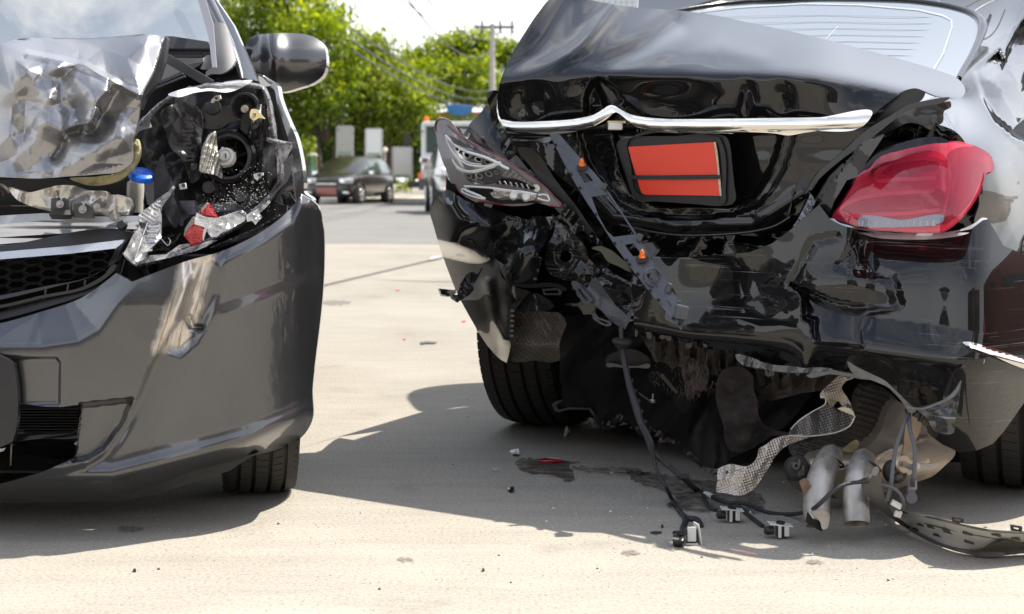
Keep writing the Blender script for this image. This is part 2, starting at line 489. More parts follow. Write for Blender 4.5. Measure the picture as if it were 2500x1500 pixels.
# concrete of the forecourt
def ground_mat(name, cols, coarse, speck, streak=.25, rough=.85, bump=.35, grain=170.):
    m = bpy.data.materials.new(name); m.use_nodes = True; T = NT(m)
    b = m.node_tree.nodes['Principled BSDF']; b.inputs['Roughness'].default_value = rough
    b.inputs['Specular IOR Level'].default_value = .05
    tc = T.n('TexCoord')
    z1 = T.n('TexNoise', i_Scale=coarse, i_Detail=9.0, i_Roughness=.62); T.l(tc.outputs['Object'], z1.inputs[0])
    r1 = T.ramp(z1.outputs[0], [(.25, cols[0]), (.5, cols[1]), (.75, cols[2])])
    mp = T.n('Mapping'); mp.inputs['Scale'].default_value = (1.3, 9, 1); mp.inputs['Rotation'].default_value = (0, 0, .12)
    T.l(tc.outputs['Object'], mp.inputs[0])
    z2 = T.n('TexNoise', i_Scale=1.6, i_Detail=8.0, i_Roughness=.7); T.l(mp.outputs[0], z2.inputs[0])
    r2 = T.ramp(z2.outputs[0], [(.35, (1 - streak,) * 3), (.62, (1.0,) * 3)])
    mu = T.n('Mix', data_type='RGBA', blend_type='MULTIPLY'); mu.inputs['Factor'].default_value = 1
    T.l(r1.outputs[0], mu.inputs['A']); T.l(r2.outputs[0], mu.inputs['B'])
    z3 = T.n('TexNoise', i_Scale=grain, i_Detail=4.0, i_Roughness=.75); T.l(tc.outputs['Object'], z3.inputs[0])
    r3 = T.ramp(z3.outputs[0], [(.33, (1 - speck,) * 3), (.5, (1.,) * 3), (.68, (1 + speck * .45,) * 3)])
    mv = T.n('Mix', data_type='RGBA', blend_type='MULTIPLY'); mv.inputs['Factor'].default_value = 1
    T.l(mu.outputs['Result'], mv.inputs['A']); T.l(r3.outputs[0], mv.inputs['B'])
    # scattered pale and rust-brown aggregate stones
    vo = T.n('TexVoronoi', i_Scale=85.0); T.l(tc.outputs['Object'], vo.inputs[0])
    sp = T.ramp(vo.outputs['Distance'], [(.10, (1, 1, 1)), (.20, (0, 0, 0))])
    cc = T.ramp(vo.outputs['Color'], [(.25, (.16, .12, .09)), (.4, (.30, .27, .23)), (.6, (.62, .58, .50)), (.8, (.40, .25, .15))])
    mm = T.n('Math', operation='MULTIPLY'); T.l(sp.outputs[0], mm.inputs[0]); mm.inputs[1].default_value = .55 * min(1, speck * 2.2)
    mw = T.n('Mix', data_type='RGBA'); T.l(mm.outputs[0], mw.inputs['Factor']); T.l(mv.outputs['Result'], mw.inputs['A']); T.l(cc.outputs[0], mw.inputs['B'])
    # tyre grime and oil spots
    z4 = T.n('TexNoise', i_Scale=2.6, i_Detail=6.0, i_Roughness=.6); T.l(tc.outputs['Object'], z4.inputs[0])
    r4 = T.ramp(z4.outputs[0], [(.60, (0, 0, 0)), (.74, (.38,) * 3)])
    mo = T.n('Mix', data_type='RGBA'); T.l(r4.outputs[0], mo.inputs['Factor']); T.l(mw.outputs['Result'], mo.inputs['A']); mo.inputs['B'].default_value = (.13, .12, .11, 1)
    # brightness falloff put into the colour: paler near the camera, darker toward the road
    sy = T.n('SeparateXYZ'); T.l(tc.outputs['Object'], sy.inputs[0])
    dr = T.n('MapRange'); dr.inputs['From Min'].default_value = 2.6; dr.inputs['From Max'].default_value = 9; dr.inputs['To Min'].default_value = 1.06; dr.inputs['To Max'].default_value = .80; T.l(sy.outputs['Y'], dr.inputs[0])
    md = T.n('VectorMath', operation='SCALE'); T.l(mo.outputs['Result'], md.inputs[0]); T.l(dr.outputs[0], md.inputs['Scale'])
    T.l(md.outputs[0], b.inputs['Base Color'])
    bp = T.n('Bump', i_Distance=.004, i_Strength=bump); T.l(z3.outputs[0], bp.inputs['Height']); T.l(bp.outputs[0], b.inputs['Normal'])
    return m
M_conc = ground_mat('worn_concrete', [(.30, .276, .236), (.362, .336, .289), (.41, .380, .328)], .8, .32, .12, bump=.4, grain=130.)
M_asph = ground_mat('pale_asphalt', [(.225, .22, .208), (.255, .249, .237), (.28, .273, .26)], .5, .25, .18)
M_pave = mat('pavement_tan', (.50, .45, .37), .9, vary=.18, vscale=2)

def sheet(name, pts, z, m, kind='structure'):
    o = mesh(name, [(x, y, z) for x, y in pts], [tuple(range(len(pts)))], m)
    o['kind'] = kind; return o
sheet('ground', [(-300, -300), (300, -300), (300, 900), (-300, 900)], -.012, M_conc)
# forecourt slabs: two slabs with a recessed joint between them
gap = .012
def slab(pts):
    vs_ = [(x, y, 0) for x, y in pts] + [(x, y, -.01) for x, y in pts]; n = len(pts)
    return vs_, [tuple(range(n))] + [(i, i+n, (i+1) % n+n, (i+1) % n) for i in range(n)]
jx0, jy0, jx1, jy1 = -2.95, 1.1, .55, 20.9
v, f = slab([(-2.95, 1.1), (.55, 20.9), (.9, 23), (60, 23), (60, -16), (-2.95, -16)]); o = mesh('forecourt', v, f, M_conc); o['kind'] = 'structure'
sheet('road', [(-60, -16), (-3.03, -16), (-3.03, 1.1), (.47, 20.9), (.82, 23.1), (60, 23.1), (60, 49), (-60, 49)], -.004, M_asph)
v, f = slab([(-60, 1.1), (-3.03, 1.1), (-.24, 16.9), (-1.5, 17.3), (-60, 18.5)]); o = mesh('road_apron', v, f, M_conc); o['kind'] = 'structure'
sheet('crack_line', [(-1.05, 11.05), (-.6, 10.85), (.2, 10.7), (2.2, 10.6), (2.2, 10.64), (.2, 10.74), (-.6, 10.9)], .002, mat('crack_dark', (.12, .11, .10), .95))
M_line = mat('road_paint', (.62, .62, .6), .7, vary=.2, vscale=9)
for i in range(9):
    tag(sheet('lane_marking', [(-30 + i*8, 36.0), (-27 + i*8, 36.0), (-27 + i*8, 36.12), (-30 + i*8, 36.12)], .001, M_line))
# gutter strip of smoother cement along the joint
sheet('kerb_strip', [(-3.03, 1.1), (-2.95, 1.1), (.55, 20.9), (.47, 20.9)], -.009, mat('joint_grime', (.10, .095, .09), .95))
# pavement opposite with its kerb
o = box('pavement', (0, 53.1, .06), (120, 8, .12), M_pave); o['kind'] = 'structure'
o = box('kerb', (0, 49.04, .065), (120, .13, .15), mat('kerb_stone', (.55, .53, .48), .9, vary=.15)); o['kind'] = 'structure'

# ------------------------------------------------------------------ trees
def leaf_mat(name, c0, c1, c2):
    m = bpy.data.materials.new(name); m.use_nodes = True; T = NT(m); nt_ = m.node_tree
    nt_.nodes.remove(nt_.nodes['Principled BSDF'])
    at = T.n('Attribute', attribute_name='tone'); 
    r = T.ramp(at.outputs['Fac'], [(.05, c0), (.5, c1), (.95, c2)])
    d = T.n('BsdfDiffuse'); t = T.n('BsdfTranslucent'); g = T.n('BsdfGlossy', i_Roughness=.35)
    T.l(r.outputs[0], d.inputs[0]); 
    hs = T.n('HueSaturation', i_Saturation=1.15, i_Value=1.5); T.l(r.outputs[0], hs.inputs['Color']); T.l(hs.outputs[0], t.inputs[0])
    a = T.n('MixShader', i_Fac=.5); T.l(d.outputs[0], a.inputs[1]); T.l(t.outputs[0], a.inputs[2])
    b = T.n('MixShader', i_Fac=.02); T.l(a.outputs[0], b.inputs[1]); T.l(g.outputs[0], b.inputs[2])
    T.l(b.outputs[0], nt_.nodes['Material Output'].inputs[0]); return m
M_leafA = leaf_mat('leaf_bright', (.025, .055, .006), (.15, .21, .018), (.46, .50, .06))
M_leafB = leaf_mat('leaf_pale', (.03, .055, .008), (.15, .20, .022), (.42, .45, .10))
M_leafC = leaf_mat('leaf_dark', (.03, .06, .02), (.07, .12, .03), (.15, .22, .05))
M_bark = mat('bark', (.055, .042, .034), .95, vary=.4, vscale=6, bump=.6, bscale=20)
def tree(name, label, tx, td, blobs, n, lm, trunk_top=300, tr=.22, leaf=.17, seed=1, forks=2, group=None):
    """blobs: crown lobes (px x, px y, px rx, px ry, depth offset)"""
    rg = np.random.RandomState(seed); k = td / F
    base = P(tx, HY + HC * F / td, td)
    t = thing(name, label, 'tree', base, group)
    top = P(tx, trunk_top, td)
    for j in range(forks):
        s_ = (j - (forks-1)/2)
        pts = [base + Vector((s_*tr*.8, 0, -.1)), base.lerp(top, .4) + Vector((s_*tr*2.6, .1, 0)), top + Vector((s_*tr*4, 0, .3)), top + Vector((s_*tr*6, .2, 2.2))]
        tube('trunk', pts, [tr, tr*.8, tr*.62, tr*.3], M_bark, t, n=9)
    w = np.array([b[2]*b[3] for b in blobs], float); w /= w.sum()
    for b in blobs:
        e_ = P(b[0], b[1], td + b[4]); s0 = base.lerp(top, .85)
        tube('branch', [s0, s0.lerp(e_, .5) + Vector((0, 0, .3)), e_], [tr*.4, tr*.25, .03], M_bark, t, n=5, res=3)
    V = []; tone = []
    nc = n // 22
    for i in range(nc):
        b = blobs[rg.choice(len(blobs), p=w)]
        q = rg.normal(size=3); q /= np.linalg.norm(q); q *= rg.uniform(.25, 1.06) ** (1/2.)
        c = np.array(P(b[0] + q[0]*b[2], b[1] - q[2]*b[3], td)) + np.array([0, b[4] + q[1]*b[2]*k, 0])
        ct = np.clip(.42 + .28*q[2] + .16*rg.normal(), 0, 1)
        cr_ = rg.uniform(.18, .42)
        for j in range(22):
            o_ = rg.normal(size=3) * cr_ * np.array([1, 1, .75]); p = c + o_
            ax = rg.normal(size=3); ax[2] -= .8; ax /= np.linalg.norm(ax)
            sd = np.cross(ax, rg.normal(size=3)); sd /= np.linalg.norm(sd) + 1e-9
            L = leaf * rg.uniform(.6, 1.3); W_ = L * .36
            V += [p - ax*L*.5, p + sd*W_*.5, p + ax*L*.5, p - sd*W_*.5]
            tone.append(np.clip(ct + rg.normal() * .13, 0, 1))
    nf = len(V)//4
    me = bpy.data.meshes.new('crown')
    me.vertices.add(len(V)); me.vertices.foreach_set('co', np.array(V, dtype=np.float32).ravel())
    me.loops.add(nf*4); me.loops.foreach_set('vertex_index', np.arange(nf*4, dtype=np.int32))
    me.polygons.add(nf); me.polygons.foreach_set('loop_start', np.arange(0, nf*4, 4, dtype=np.int32)); me.polygons.foreach_set('loop_total', np.full(nf, 4, dtype=np.int32))
    me.update(calc_edges=True)
    a = me.attributes.new('tone', 'FLOAT', 'FACE'); a.data.foreach_set('value', np.array(tone, dtype=np.float32))
    link('crown', me, lm, t)
    return t
TG = 'street trees across the road'
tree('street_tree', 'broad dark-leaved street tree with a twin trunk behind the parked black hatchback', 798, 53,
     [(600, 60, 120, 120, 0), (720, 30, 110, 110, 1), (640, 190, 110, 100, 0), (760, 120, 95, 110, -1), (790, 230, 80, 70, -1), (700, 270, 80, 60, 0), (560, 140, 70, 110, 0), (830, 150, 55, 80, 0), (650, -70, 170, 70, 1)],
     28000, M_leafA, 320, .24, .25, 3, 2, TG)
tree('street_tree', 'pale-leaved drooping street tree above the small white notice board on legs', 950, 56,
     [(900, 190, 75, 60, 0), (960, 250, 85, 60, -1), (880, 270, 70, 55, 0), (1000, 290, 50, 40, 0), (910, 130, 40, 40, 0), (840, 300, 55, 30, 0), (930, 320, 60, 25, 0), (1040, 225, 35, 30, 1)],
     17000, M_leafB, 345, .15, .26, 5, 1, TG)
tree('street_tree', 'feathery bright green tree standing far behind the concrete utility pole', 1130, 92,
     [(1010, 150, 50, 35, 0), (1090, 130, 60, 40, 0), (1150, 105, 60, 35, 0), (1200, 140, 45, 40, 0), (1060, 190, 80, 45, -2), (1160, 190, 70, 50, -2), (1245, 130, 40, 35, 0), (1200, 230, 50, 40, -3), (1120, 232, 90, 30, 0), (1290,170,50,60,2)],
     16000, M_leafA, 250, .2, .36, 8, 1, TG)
# hedge and undergrowth behind the boards
def foliage(name, label, cat, boxes_, n, lm, leaf, seed, d, kind=None):
    rg = np.random.RandomState(seed); V = []; tone = []
    for (x0, x1, y0, y1, dd) in boxes_:
        m_ = int(n * (x1-x0)*(y1-y0) / sum((b[1]-b[0])*(b[3]-b[2]) for b in boxes_))
        for i in range(m_):
            px_, py_ = rg.uniform(x0, x1), rg.uniform(y0, y1) + 10*math.sin(i*.013)
            p = np.array(P(px_, py_, d + dd + rg.uniform(-.5, .5)))
            ax = rg.normal(size=3); ax /= np.linalg.norm(ax); sd = np.cross(ax, rg.normal(size=3)); sd /= np.linalg.norm(sd)+1e-9
            L = leaf*rg.uniform(.6, 1.3)
            V += [p-ax*L*.5, p+sd*L*.2, p+ax*L*.5, p-sd*L*.2]; tone.append(rg.uniform(.1, .9))
    me = bpy.data.meshes.new(name); nf = len(V)//4
    me.from_pydata([tuple(v) for v in V], [], [(4*i, 4*i+1, 4*i+2, 4*i+3) for i in range(nf)]); me.update()
    a = me.attributes.new('tone', 'FLOAT', 'FACE'); a.data.foreach_set('value', np.array(tone, dtype=np.float32))
    o = link(name, me, lm); tag(o, label, cat, kind=kind); return o
foliage('hedge', 'dense dark undergrowth filling the space under the street trees', 'hedge', [(500, 1200, 290, 425, 3.)], 9000, M_leafC, .3, 11, 55, 'stuff')
foliage('shrub', 'yellow-green potted shrub growing above the low planter by the grey car', 'shrub', [(732, 772, 340, 400, 0)], 700, M_leafB, .13, 12, 50.5)
foliage('shrub', 'small yellow shrub growing at the foot of the lowest notice board', 'shrub', [(966, 1005, 435, 462, 0)], 260, M_leafB, .11, 13, 50.5)

# ------------------------------------------------------------------ utility pole, wires
dp = 62.
t = thing('utility_pole', 'concrete utility pole with a steel crossarm rising beside the tree tops', 'utility pole', P(1203, HY + HC*F/dp, dp))
M_pole = mat('pole_concrete', (.42, .40, .37), .9, vary=.12)
M_steel_d = mat('weathered_steel', (.10, .09, .085), .7)
tube('pole', [P(1203, HY + HC*F/dp, dp), P(1202, 58, dp)], [.17, .10], M_pole, t, n=10, smooth=False)
box('crossarm', P(1206, 66, dp), (1.72, .12, .10), M_steel_d, t)
box('crossarm', P(1206, 66, dp) + Vector((0, .25, 0)), (1.5, .08, .09), M_steel_d, t)
for xx in (1177, 1221, 1250):
    lathe('insulator', P(xx, 66, dp) + Vector((0, 0, .05)), (0, 0, 1), [(0, 0), (.06, 0), (.03, .04), (.09, .08), (.035, .13), (.075, .16), (.03, .2), (.02, .28), (0, .28)], M_steel_d, t, n=10)
    box('bracket', P(xx, 76, dp), (.12, .1, .2), M_steel_d, t)
M_wire = mat('wire_black', (.04, .04, .045), .6)
def wire(a, b, sag, r, label, cat='power line', group='power lines over the road'):
    A, B = P(*a), P(*b); pts = [A.lerp(B, i/14) + Vector((0, 0, -sag*4*(i/14)*(1-i/14))) for i in range(15)]
    o = tube('power_line', pts, r, M_wire, n=5, smooth=False); tag(o, label, cat, group)
wire((950, -30, 24), (1177, 62, dp), .5, .014, 'power line reaching the left insulator of the crossarm')
wire((1010, -40, 22), (1221, 60, dp), .7, .014, 'power line reaching the middle insulator of the crossarm')
wire((1075, -40, 24), (1250, 60, dp), .6, .014, 'power line reaching the right insulator of the crossarm')
wire((975, -30, 24), (1221, 90, dp), 1.0, .017, 'thicker sagging cable clamped just below the crossarm')
for i, (y0, y1) in enumerate([(70, 215), (100, 232), (122, 250)]):
    wire((860, y0, 30), (1215, y1, 75), .6, .022, ['uppermost', 'middle', 'lowest'][i] + ' of three slack telephone cables crossing in front of the trees', 'cable', 'telephone cables')
wire((1250, 60, dp), (1330, 110, 90), .4, .02, 'power line running on behind the buckled boot lid')

# ------------------------------------------------------------------ notice boards, bin, planter
def board(label, x0, x1, y0, y1, d, leg_y, col, lean=0):
    t = thing('notice_board', label, 'notice board', P((x0+x1)/2, leg_y, d), 'notice boards on the far pavement')
    fr = mat('board_frame', (.40, .40, .38), .6); k = d / F
    c = P((x0+x1)/2, (y0+y1)/2, d); W_, H_ = (x1-x0)*k, (y1-y0)*k
    box('panel', c, (W_, .04, H_), col, t)
    for sx in (-1, 1): box('frame_post', c + Vector((sx*(W_/2+.02), 0, -((leg_y-y1)*k)/2)), (.05, .07, H_ + (leg_y-y1)*k), fr, t)
    for sz in (-1, 1): box('frame_rail', c + Vector((0, 0, sz*(H_/2+.02))), (W_, .06, .04), fr, t)
    bx = box('trim_patch', c + Vector((W_*.0, -.024, -H_*.46)), (W_*.86, .006, H_*.05), mat('green_trim', (.10, .30, .14), .6), t)
    return t
board('tall grey notice board standing furthest left behind the parked black hatchback', 824, 860, 310, 376, 51.5, 480, mat('board_grey', (.38, .38, .35), .5))
board('tall white notice board standing above the rear of the parked black hatchback', 894, 931, 316, 378, 51.5, 480, mat('board_white', (.70, .72, .72), .5))
board('low white notice board standing to the right of the parked black hatchback', 960, 1004, 361, 432, 50.6, 466, mat('board_offwhite', (.62, .61, .57), .5))
t = thing('litter_bin', 'slim dark litter bin with green panels beside the parked hatchback', 'bin', P(762, 493, 50.4))
box('bin_body', P(762, 412, 50.4), (.30, .3, .92), mat('bin_grey', (.12, .12, .12), .6), t)
box('bin_panel', P(763, 410, 50.2), (.10, .02, .76), mat('bin_green', (.10, .42, .25), .5), t)
lathe('bin_lid', P(762, 381, 50.4), (0, 0, 1), [(.0, .12), (.12, .1), (.2, .03), (.2, 0), (0, 0)], mat('bin_lid', (.55, .55, .56), .4), t, n=14)
t = thing('planter', 'low cream concrete planter on the pavement beside the parked hatchback', 'planter', P(752, 490, 49.8))
box('planter_wall', P(752, 456, 49.8), (.62, .5, .42), mat('cream_concrete', (.60, .55, .46), .8, vary=.1), t, bevel=.03)
box('soil', P(752, 441, 49.8), (.5, .4, .02), M_bark, t)
t = thing('bollard_light', 'white globe lamp on a thin post between two notice boards', 'lamp post', P(940, 492, 52))
lathe('globe', P(940, 366, 52), (0, 0, 1), [(0, -.10), (.07, -.07), (.10, 0), (.07, .07), (0, .10)], mat('globe_white', (.7, .66, .6), .4), t, n=12)
tube('post', [P(940, 492, 52), P(940, 373, 52)], .03, M_pole, t, smooth=False)
# low-rise shop with a red and yellow fascia, blue oval sign
t = thing('roadside_shop', 'brown open-fronted shop with red and yellow fascia under a blue oval sign', 'shop', P(1120, 470, 60))
M_shopb = mat('shop_ochre', (.34, .20, .07), .8, vary=.2); k = 60/F
box('wall', P(1125, 360, 63) , (3.2, .2, 3.0), mat('shop_inside', (.10, .07, .05), .9), t)
box('post', P(1046, 350, 60), (.24, .3, 3.4), M_shopb, t)
box('post', P(1200, 350, 60), (.24, .3, 3.4), M_shopb, t)
box('fascia', P(1120, 300, 60), (2.9, .25, .36), M_shopb, t)
box('fascia_band', P(1120, 281, 59.8), (3.0, .2, .14), mat('red_band', (.42, .08, .05), .7), t)
box('fascia_band', P(1120, 290, 59.6), (3.0, .1, .05), mat('yellow_band', (.55, .42, .08), .7), t)
box('railing', P(1120, 262, 60), (2.8, .05, .04), mat('rail_pale', (.5, .45, .36), .7), t)
for i in range(9): box('baluster', P(1050 + i*17, 268, 60), (.04, .05, .22), mat('rail_pale', (.5, .45, .36), .7), t)
t2 = thing('shop_sign', 'blue oval shop sign standing on the roof of the brown shop', 'sign', P(1121, 276, 59.6))
relief('sign_face', [(1089, 265), (1092, 257), (1108, 254), (1136, 254), (1152, 257), (1155, 265), (1151, 273), (1093, 273)], 59.6, mat('sign_blue', (.06, .25, .60), .5), t2, step=10, rim=.12, back=True)
# pale tower block far away, just showing over the boot lid
t = thing('tower_block', 'pale distant tower block showing above the buckled boot lid', 'building', P(1505, 440, 400))
k = 400/F
box('wall', P(1500, 215, 400), (125*k, 10, 450*k), mat('far_tower', (.55, .58, .60), .8), t)
for i in range(9):
    for j in range(3):
        box('window', P(1446 + i*14, 2 + j*10 - 6, 394.9), (8*k, .2, 5*k), mat('far_window', (.28, .34, .38), .3), t)

# ------------------------------------------------------------------ parked vehicles (generic builder)
def loft(name, secs, m, parent, sub=0, ang=30):
    """secs: list of rings (each list of Vectors, same count, open ring closed round)"""
    n = len(secs[0]); V = [v for s_ in secs for v in s_]; Fs = []
    for i in range(len(secs)-1):
        for k in range(n): Fs.append((i*n+k, i*n+(k+1) % n, (i+1)*n+(k+1) % n, (i+1)*n+k))
    Fs.append(tuple(range(n))[::-1]); Fs.append(tuple((len(secs)-1)*n+k for k in range(n)))
    o = mesh(name, V, Fs, m, parent, True, ang)
    if sub:
        s_ = o.modifiers.new('sub', 'SUBSURF'); s_.levels = sub; s_.render_levels = sub
    return o
def car(name, label, cat, loc, rz, L, W, H, paint, plate_m, body, cab, wheels, wr, extra=None, group=None):
    """body: (x, z0, z1, half width); cab: (x, z0, z1, hw0, hw1). +x is the front."""
    R = Matrix.Translation(loc) @ Matrix.Rotation(rz, 4, 'Z')
    T_ = lambda p: R @ Vector(p)
    t = thing(name, label, cat, loc, group)
    secs = []
    for x, z0, z1, hw in body:
        c = .12
        secs.append([T_(p) for p in [(x, -hw*.88, z0), (x, -hw, z0+c), (x, -hw*1.0, z1-c*1.6), (x, -hw*.93, z1-c*.3), (x, -hw*.6, z1+.01), (x, 0, z1+.03), (x, hw*.6, z1+.01), (x, hw*.93, z1-c*.3), (x, hw*1.0, z1-c*1.6), (x, hw, z0+c), (x, hw*.88, z0)]])
    loft('body', secs, paint, t, 1)
    secs = []
    for x, z0, z1, h0, h1 in cab:
        secs.append([T_(p) for p in [(x, -h0, z0), (x, -h1*1.02, z1-.06), (x, -h1*.8, z1), (x, 0, z1+.02), (x, h1*.8, z1), (x, h1*1.02, z1-.06), (x, h0, z0)]])
    loft('cabin', secs, paint, t, 0, 25)
    # windscreen, rear screen and side windows lie a hair outside the cabin
    c0, c1 = cab[0], cab[1]
    g = mat('car_glass', (.05, .08, .07), .06, 0, .6, .01, .5)
    def quad(nm, a, b, c, d_, m_, th=.01):
        A, B, C_, D_ = map(Vector, (a, b, c, d_)); nrm = (B-A).cross(C_-A).normalized()
        cen = (A+B+C_+D_)/4
        if nrm.dot(cen - Vector(((cab[0][0]+cab[-1][0])/2, 0, cab[1][1]+.2))) < 0: nrm = -nrm
        V = [T_(p + nrm*.012) for p in (A, B, C_, D_)] + [T_(p - nrm*.01) for p in (A, B, C_, D_)]
        return mesh(nm, V, [(0,1,2,3), (7,6,5,4), (0,4,5,1), (1,5,6,2), (2,6,7,3), (3,7,4,0)], m_, t)
    f0 = .07; f1 = .93
    def lerp(a, b, s_): return tuple(a[i] + (b[i]-a[i])*s_ for i in range(3))
    def scr(nm, ca, cb):
        bl = (ca[0], -ca[3], ca[1]); br = (ca[0], ca[3], ca[1]); tl = (cb[0], -cb[4], cb[2]-.03); tr_ = (cb[0], cb[4], cb[2]-.03)
        a = lerp(bl, br, .08); b = lerp(bl, br, .92); c = lerp(tl, tr_, .90); d_ = lerp(tl, tr_, .10)
        quad(nm, lerp(a, d_, .06), lerp(b, c, .06), lerp(a, d_, .06) and lerp(b, c, .93), lerp(a, d_, .93), g)
    scr('windscreen', cab[0], cab[1]); scr('rear_window', cab[-1], cab[-2])
    for s_ in (-1, 1):
        for ia in range(len(cab)-1):
            a_, b_ = cab[ia], cab[ia+1]
            p0 = (a_[0], s_*a_[3], a_[1]); p1 = (b_[0], s_*b_[3], b_[1]); q0 = (a_[0], s_*a_[4]*1.02, a_[2]-.08); q1 = (b_[0], s_*b_[4]*1.02, b_[2]-.08)
            A = lerp(lerp(p0, q0, .1), lerp(p1, q1, .1), .06); B = lerp(lerp(p0, q0, .1), lerp(p1, q1, .1), .94)
            C_ = lerp(lerp(p0, q0, .92), lerp(p1, q1, .92), .94); D_ = lerp(lerp(p0, q0, .92), lerp(p1, q1, .92), .06)
            if a_[2]-a_[1] < .1: A = lerp(p0, p1, .35); D_ = lerp(lerp(p0, q0, .9), lerp(p1, q1, .9), .9)
            if b_[2]-b_[1] < .1: B = lerp(p0, p1, .65); C_ = lerp(lerp(p0, q0, .9), lerp(p1, q1, .9), .1)
            quad('side_window', A, B, C_, D_, g)
    for wx in wheels:
        for s_ in (-1, 1):
            ax = R.to_3x3() @ Vector((0, s_, 0)); c = T_((wx, s_*(W/2-.2), wr))
            wh = lathe('wheel', c, ax, [(wr*.6, .21), (wr*.93, .2), (wr, .16), (wr, .0), (wr*.9, -.02), (wr*.3, -.02)], M_rubber, t, n=22)
            lathe('rim', c, ax, [(0, .17), (wr*.2, .18), (wr*.25, .15), (wr*.55, .16), (wr*.62, .215), (wr*.66, .2)], M_alu, wh, n=22)
            for j in range(5):
                a = j*2*math.pi/5; u = ax.orthogonal().normalized(); vv = ax.cross(u)
                tube('spoke', [c + ax*.19, c + ax*.2 + (u*math.cos(a)+vv*math.sin(a))*wr*.58], .035, M_alu, wh, n=5, smooth=False)
            lathe('wheel_arch', c, ax, [(wr*1.02, .19), (wr*1.14, .212), (wr*1.16, .19), (wr*1.16, .0)], M_plastic, t, n=22)
    if plate_m: 
        xf, zz, w_, h_ = plate_m[1]
        bx = box('number_plate', T_((xf, 0, zz)), (.02, w_, h_), plate_m[0], t, rz=rz)
    if extra: extra(t, T_, R, rz)
    return t
def front_bits(xf, hl, gr, fog, lampm, nose=0, chrome=True):
    def f_(t, T_, R, rz):
        for s_ in (-1, 1):
            y_, z_, w_, h_ = hl
            o = box('headlight', T_((xf-.10, s_*y_, z_)), (.34, w_, h_), lampm, t, rz=rz + s_*(-.5)); bev(o, .05, 3)
            o = box('lamp_bulb', T_((xf+.065, s_*(y_-.05), z_)), (.05, w_*.35, h_*.5), M_silver, o, rz=rz)
            o = box('fog_light', T_((xf-.03, s_*fog[0], fog[1])), (.12, .2, .09), M_silver, t, rz=rz + s_*(-.3)); bev(o, .03)
            o = box('door_mirror', T_((gr[4], s_*(gr[5]+.1), gr[6])), (.12, .22, .15), M_plastic_shiny if not chrome else M_chrome, t, rz=rz); bev(o, .04, 3)
        box('grille', T_((xf+.015, 0, gr[1])), (.05, gr[2], gr[3]), M_plastic, t, rz=rz)
        box('grille_bar', T_((xf+.045, 0, gr[1])), (.02, gr[2]*.98, .03), M_chrome, t, rz=rz)
        box('air_intake', T_((xf+.01, 0, gr[0])), (.06, gr[2]*1.3, .12), M_void, t, rz=rz)
    return f_
hb_body = [(-2.0, .32, .90, .70), (-1.88, .24, 1.0, .82), (-1.2, .2, 1.02, .86), (0, .18, .99, .87), (1.0, .18, .98, .87), (1.35, .2, .95, .85), (1.70, .2, .86, .80), (1.92, .22, .74, .68), (1.99, .28, .62, .55)]
hb_cab = [(1.22, .93, .97, .76, .73), (.30, .95, 1.46, .82, .61), (-.6, .95, 1.53, .83, .62), (-1.45, .96, 1.47, .80, .60), (-1.92, .96, 1.02, .74, .68)]
M_cardark = mat('tan_tinged_dark_paint', (.012, .011, .010), .3, .1, .8, .05, .3, dust=.10, dustcol=(.30, .25, .18))  # tan mottling in the colour stands in for the reflection on the bonnet
M_lampclr = mat('lamp_clear', (.55, .57, .6), .1, .6, 1.)
R_front = rad(-90)
car('parked_hatchback', 'dark hatchback parked facing the road beside the notice boards', 'car', (-5.2, 47.6, 0), rad(-106), 4.1, 1.74, 1.5, M_cardark,
    (mat('red_plate', (.30, .11, .10), .6), (2.0, .40, .66, .24)), hb_body, hb_cab, (1.25, -1.25), .31,
    front_bits(1.97, (.60, .72, .36, .18), (.30, .63, .7, .14, .62, .86, .98), (.62, .36), M_lampclr))
# silver SUV and the truck cab behind it
M_suv = mat('silver_suv_paint', (.52, .52, .50), .3, .35, 1., .05, vary=.05)
sv_body = [(-2.2, .5, 1.0, .75), (-2.0, .42, 1.12, .88), (-1, .38, 1.12, .92), (1.1, .38, 1.1, .92), (1.5, .4, 1.05, .90), (2.0, .42, .96, .84), (2.2, .45, .8, .72), (2.25, .5, .7, .6)]
sv_cab = [(.95, 1.05, 1.1, .8, .78), (.2, 1.05, 1.72, .86, .66), (-1.2, 1.05, 1.76, .87, .66), (-2.0, 1.05, 1.6, .84, .64), (-2.15, 1.08, 1.15, .8, .76)]
car('silver_suv', 'silver off-road vehicle on the road seen half hidden by the black saloon', 'car', (-1.02, 34.3, 0), rad(-84), 4.5, 1.84, 1.75, M_suv, None, sv_body, sv_cab, (1.4, -1.4), .38,
    front_bits(2.22, (.66, .92, .4, .2), (.48, .86, .8, .16, .8, .95, 1.2), (.68, .56), M_lampclr))
dt = 44.; tp = P(1085, HY + HC*F/dt, dt)
t = thing('truck', 'white-nosed lorry with a tall dark windscreen behind the silver vehicle', 'truck', tp)
M_trk = mat('truck_white', (.62, .62, .60), .4, 0, .6, .08)
cx_ = tp.x + .05
o = box('cab', (cx_+.35, dt+.9, 1.55), (2.2, 1.9, 1.9), M_trk, t); bev(o, .12, 3)
o = box('windscreen', (cx_+.35, dt-.06, 1.95), (1.9, .06, .78), mat('car_glass', (.02, .028, .03), .04, 0, 1., .01), t); bev(o, .03)
box('visor', (cx_+.35, dt-.12, 2.42), (2.0, .2, .1), M_trk, t)
o = box('headlight', (cx_-.5, dt-.07, 1.12), (.42, .1, .24), M_silver, t); bev(o, .04)
box('indicator', (cx_-.78, dt-.07, .85), (.10, .08, .24), M_orange, t)
box('bumper', (cx_+.35, dt-.12, .62), (2.3, .25, .34), M_plastic_grey, t)
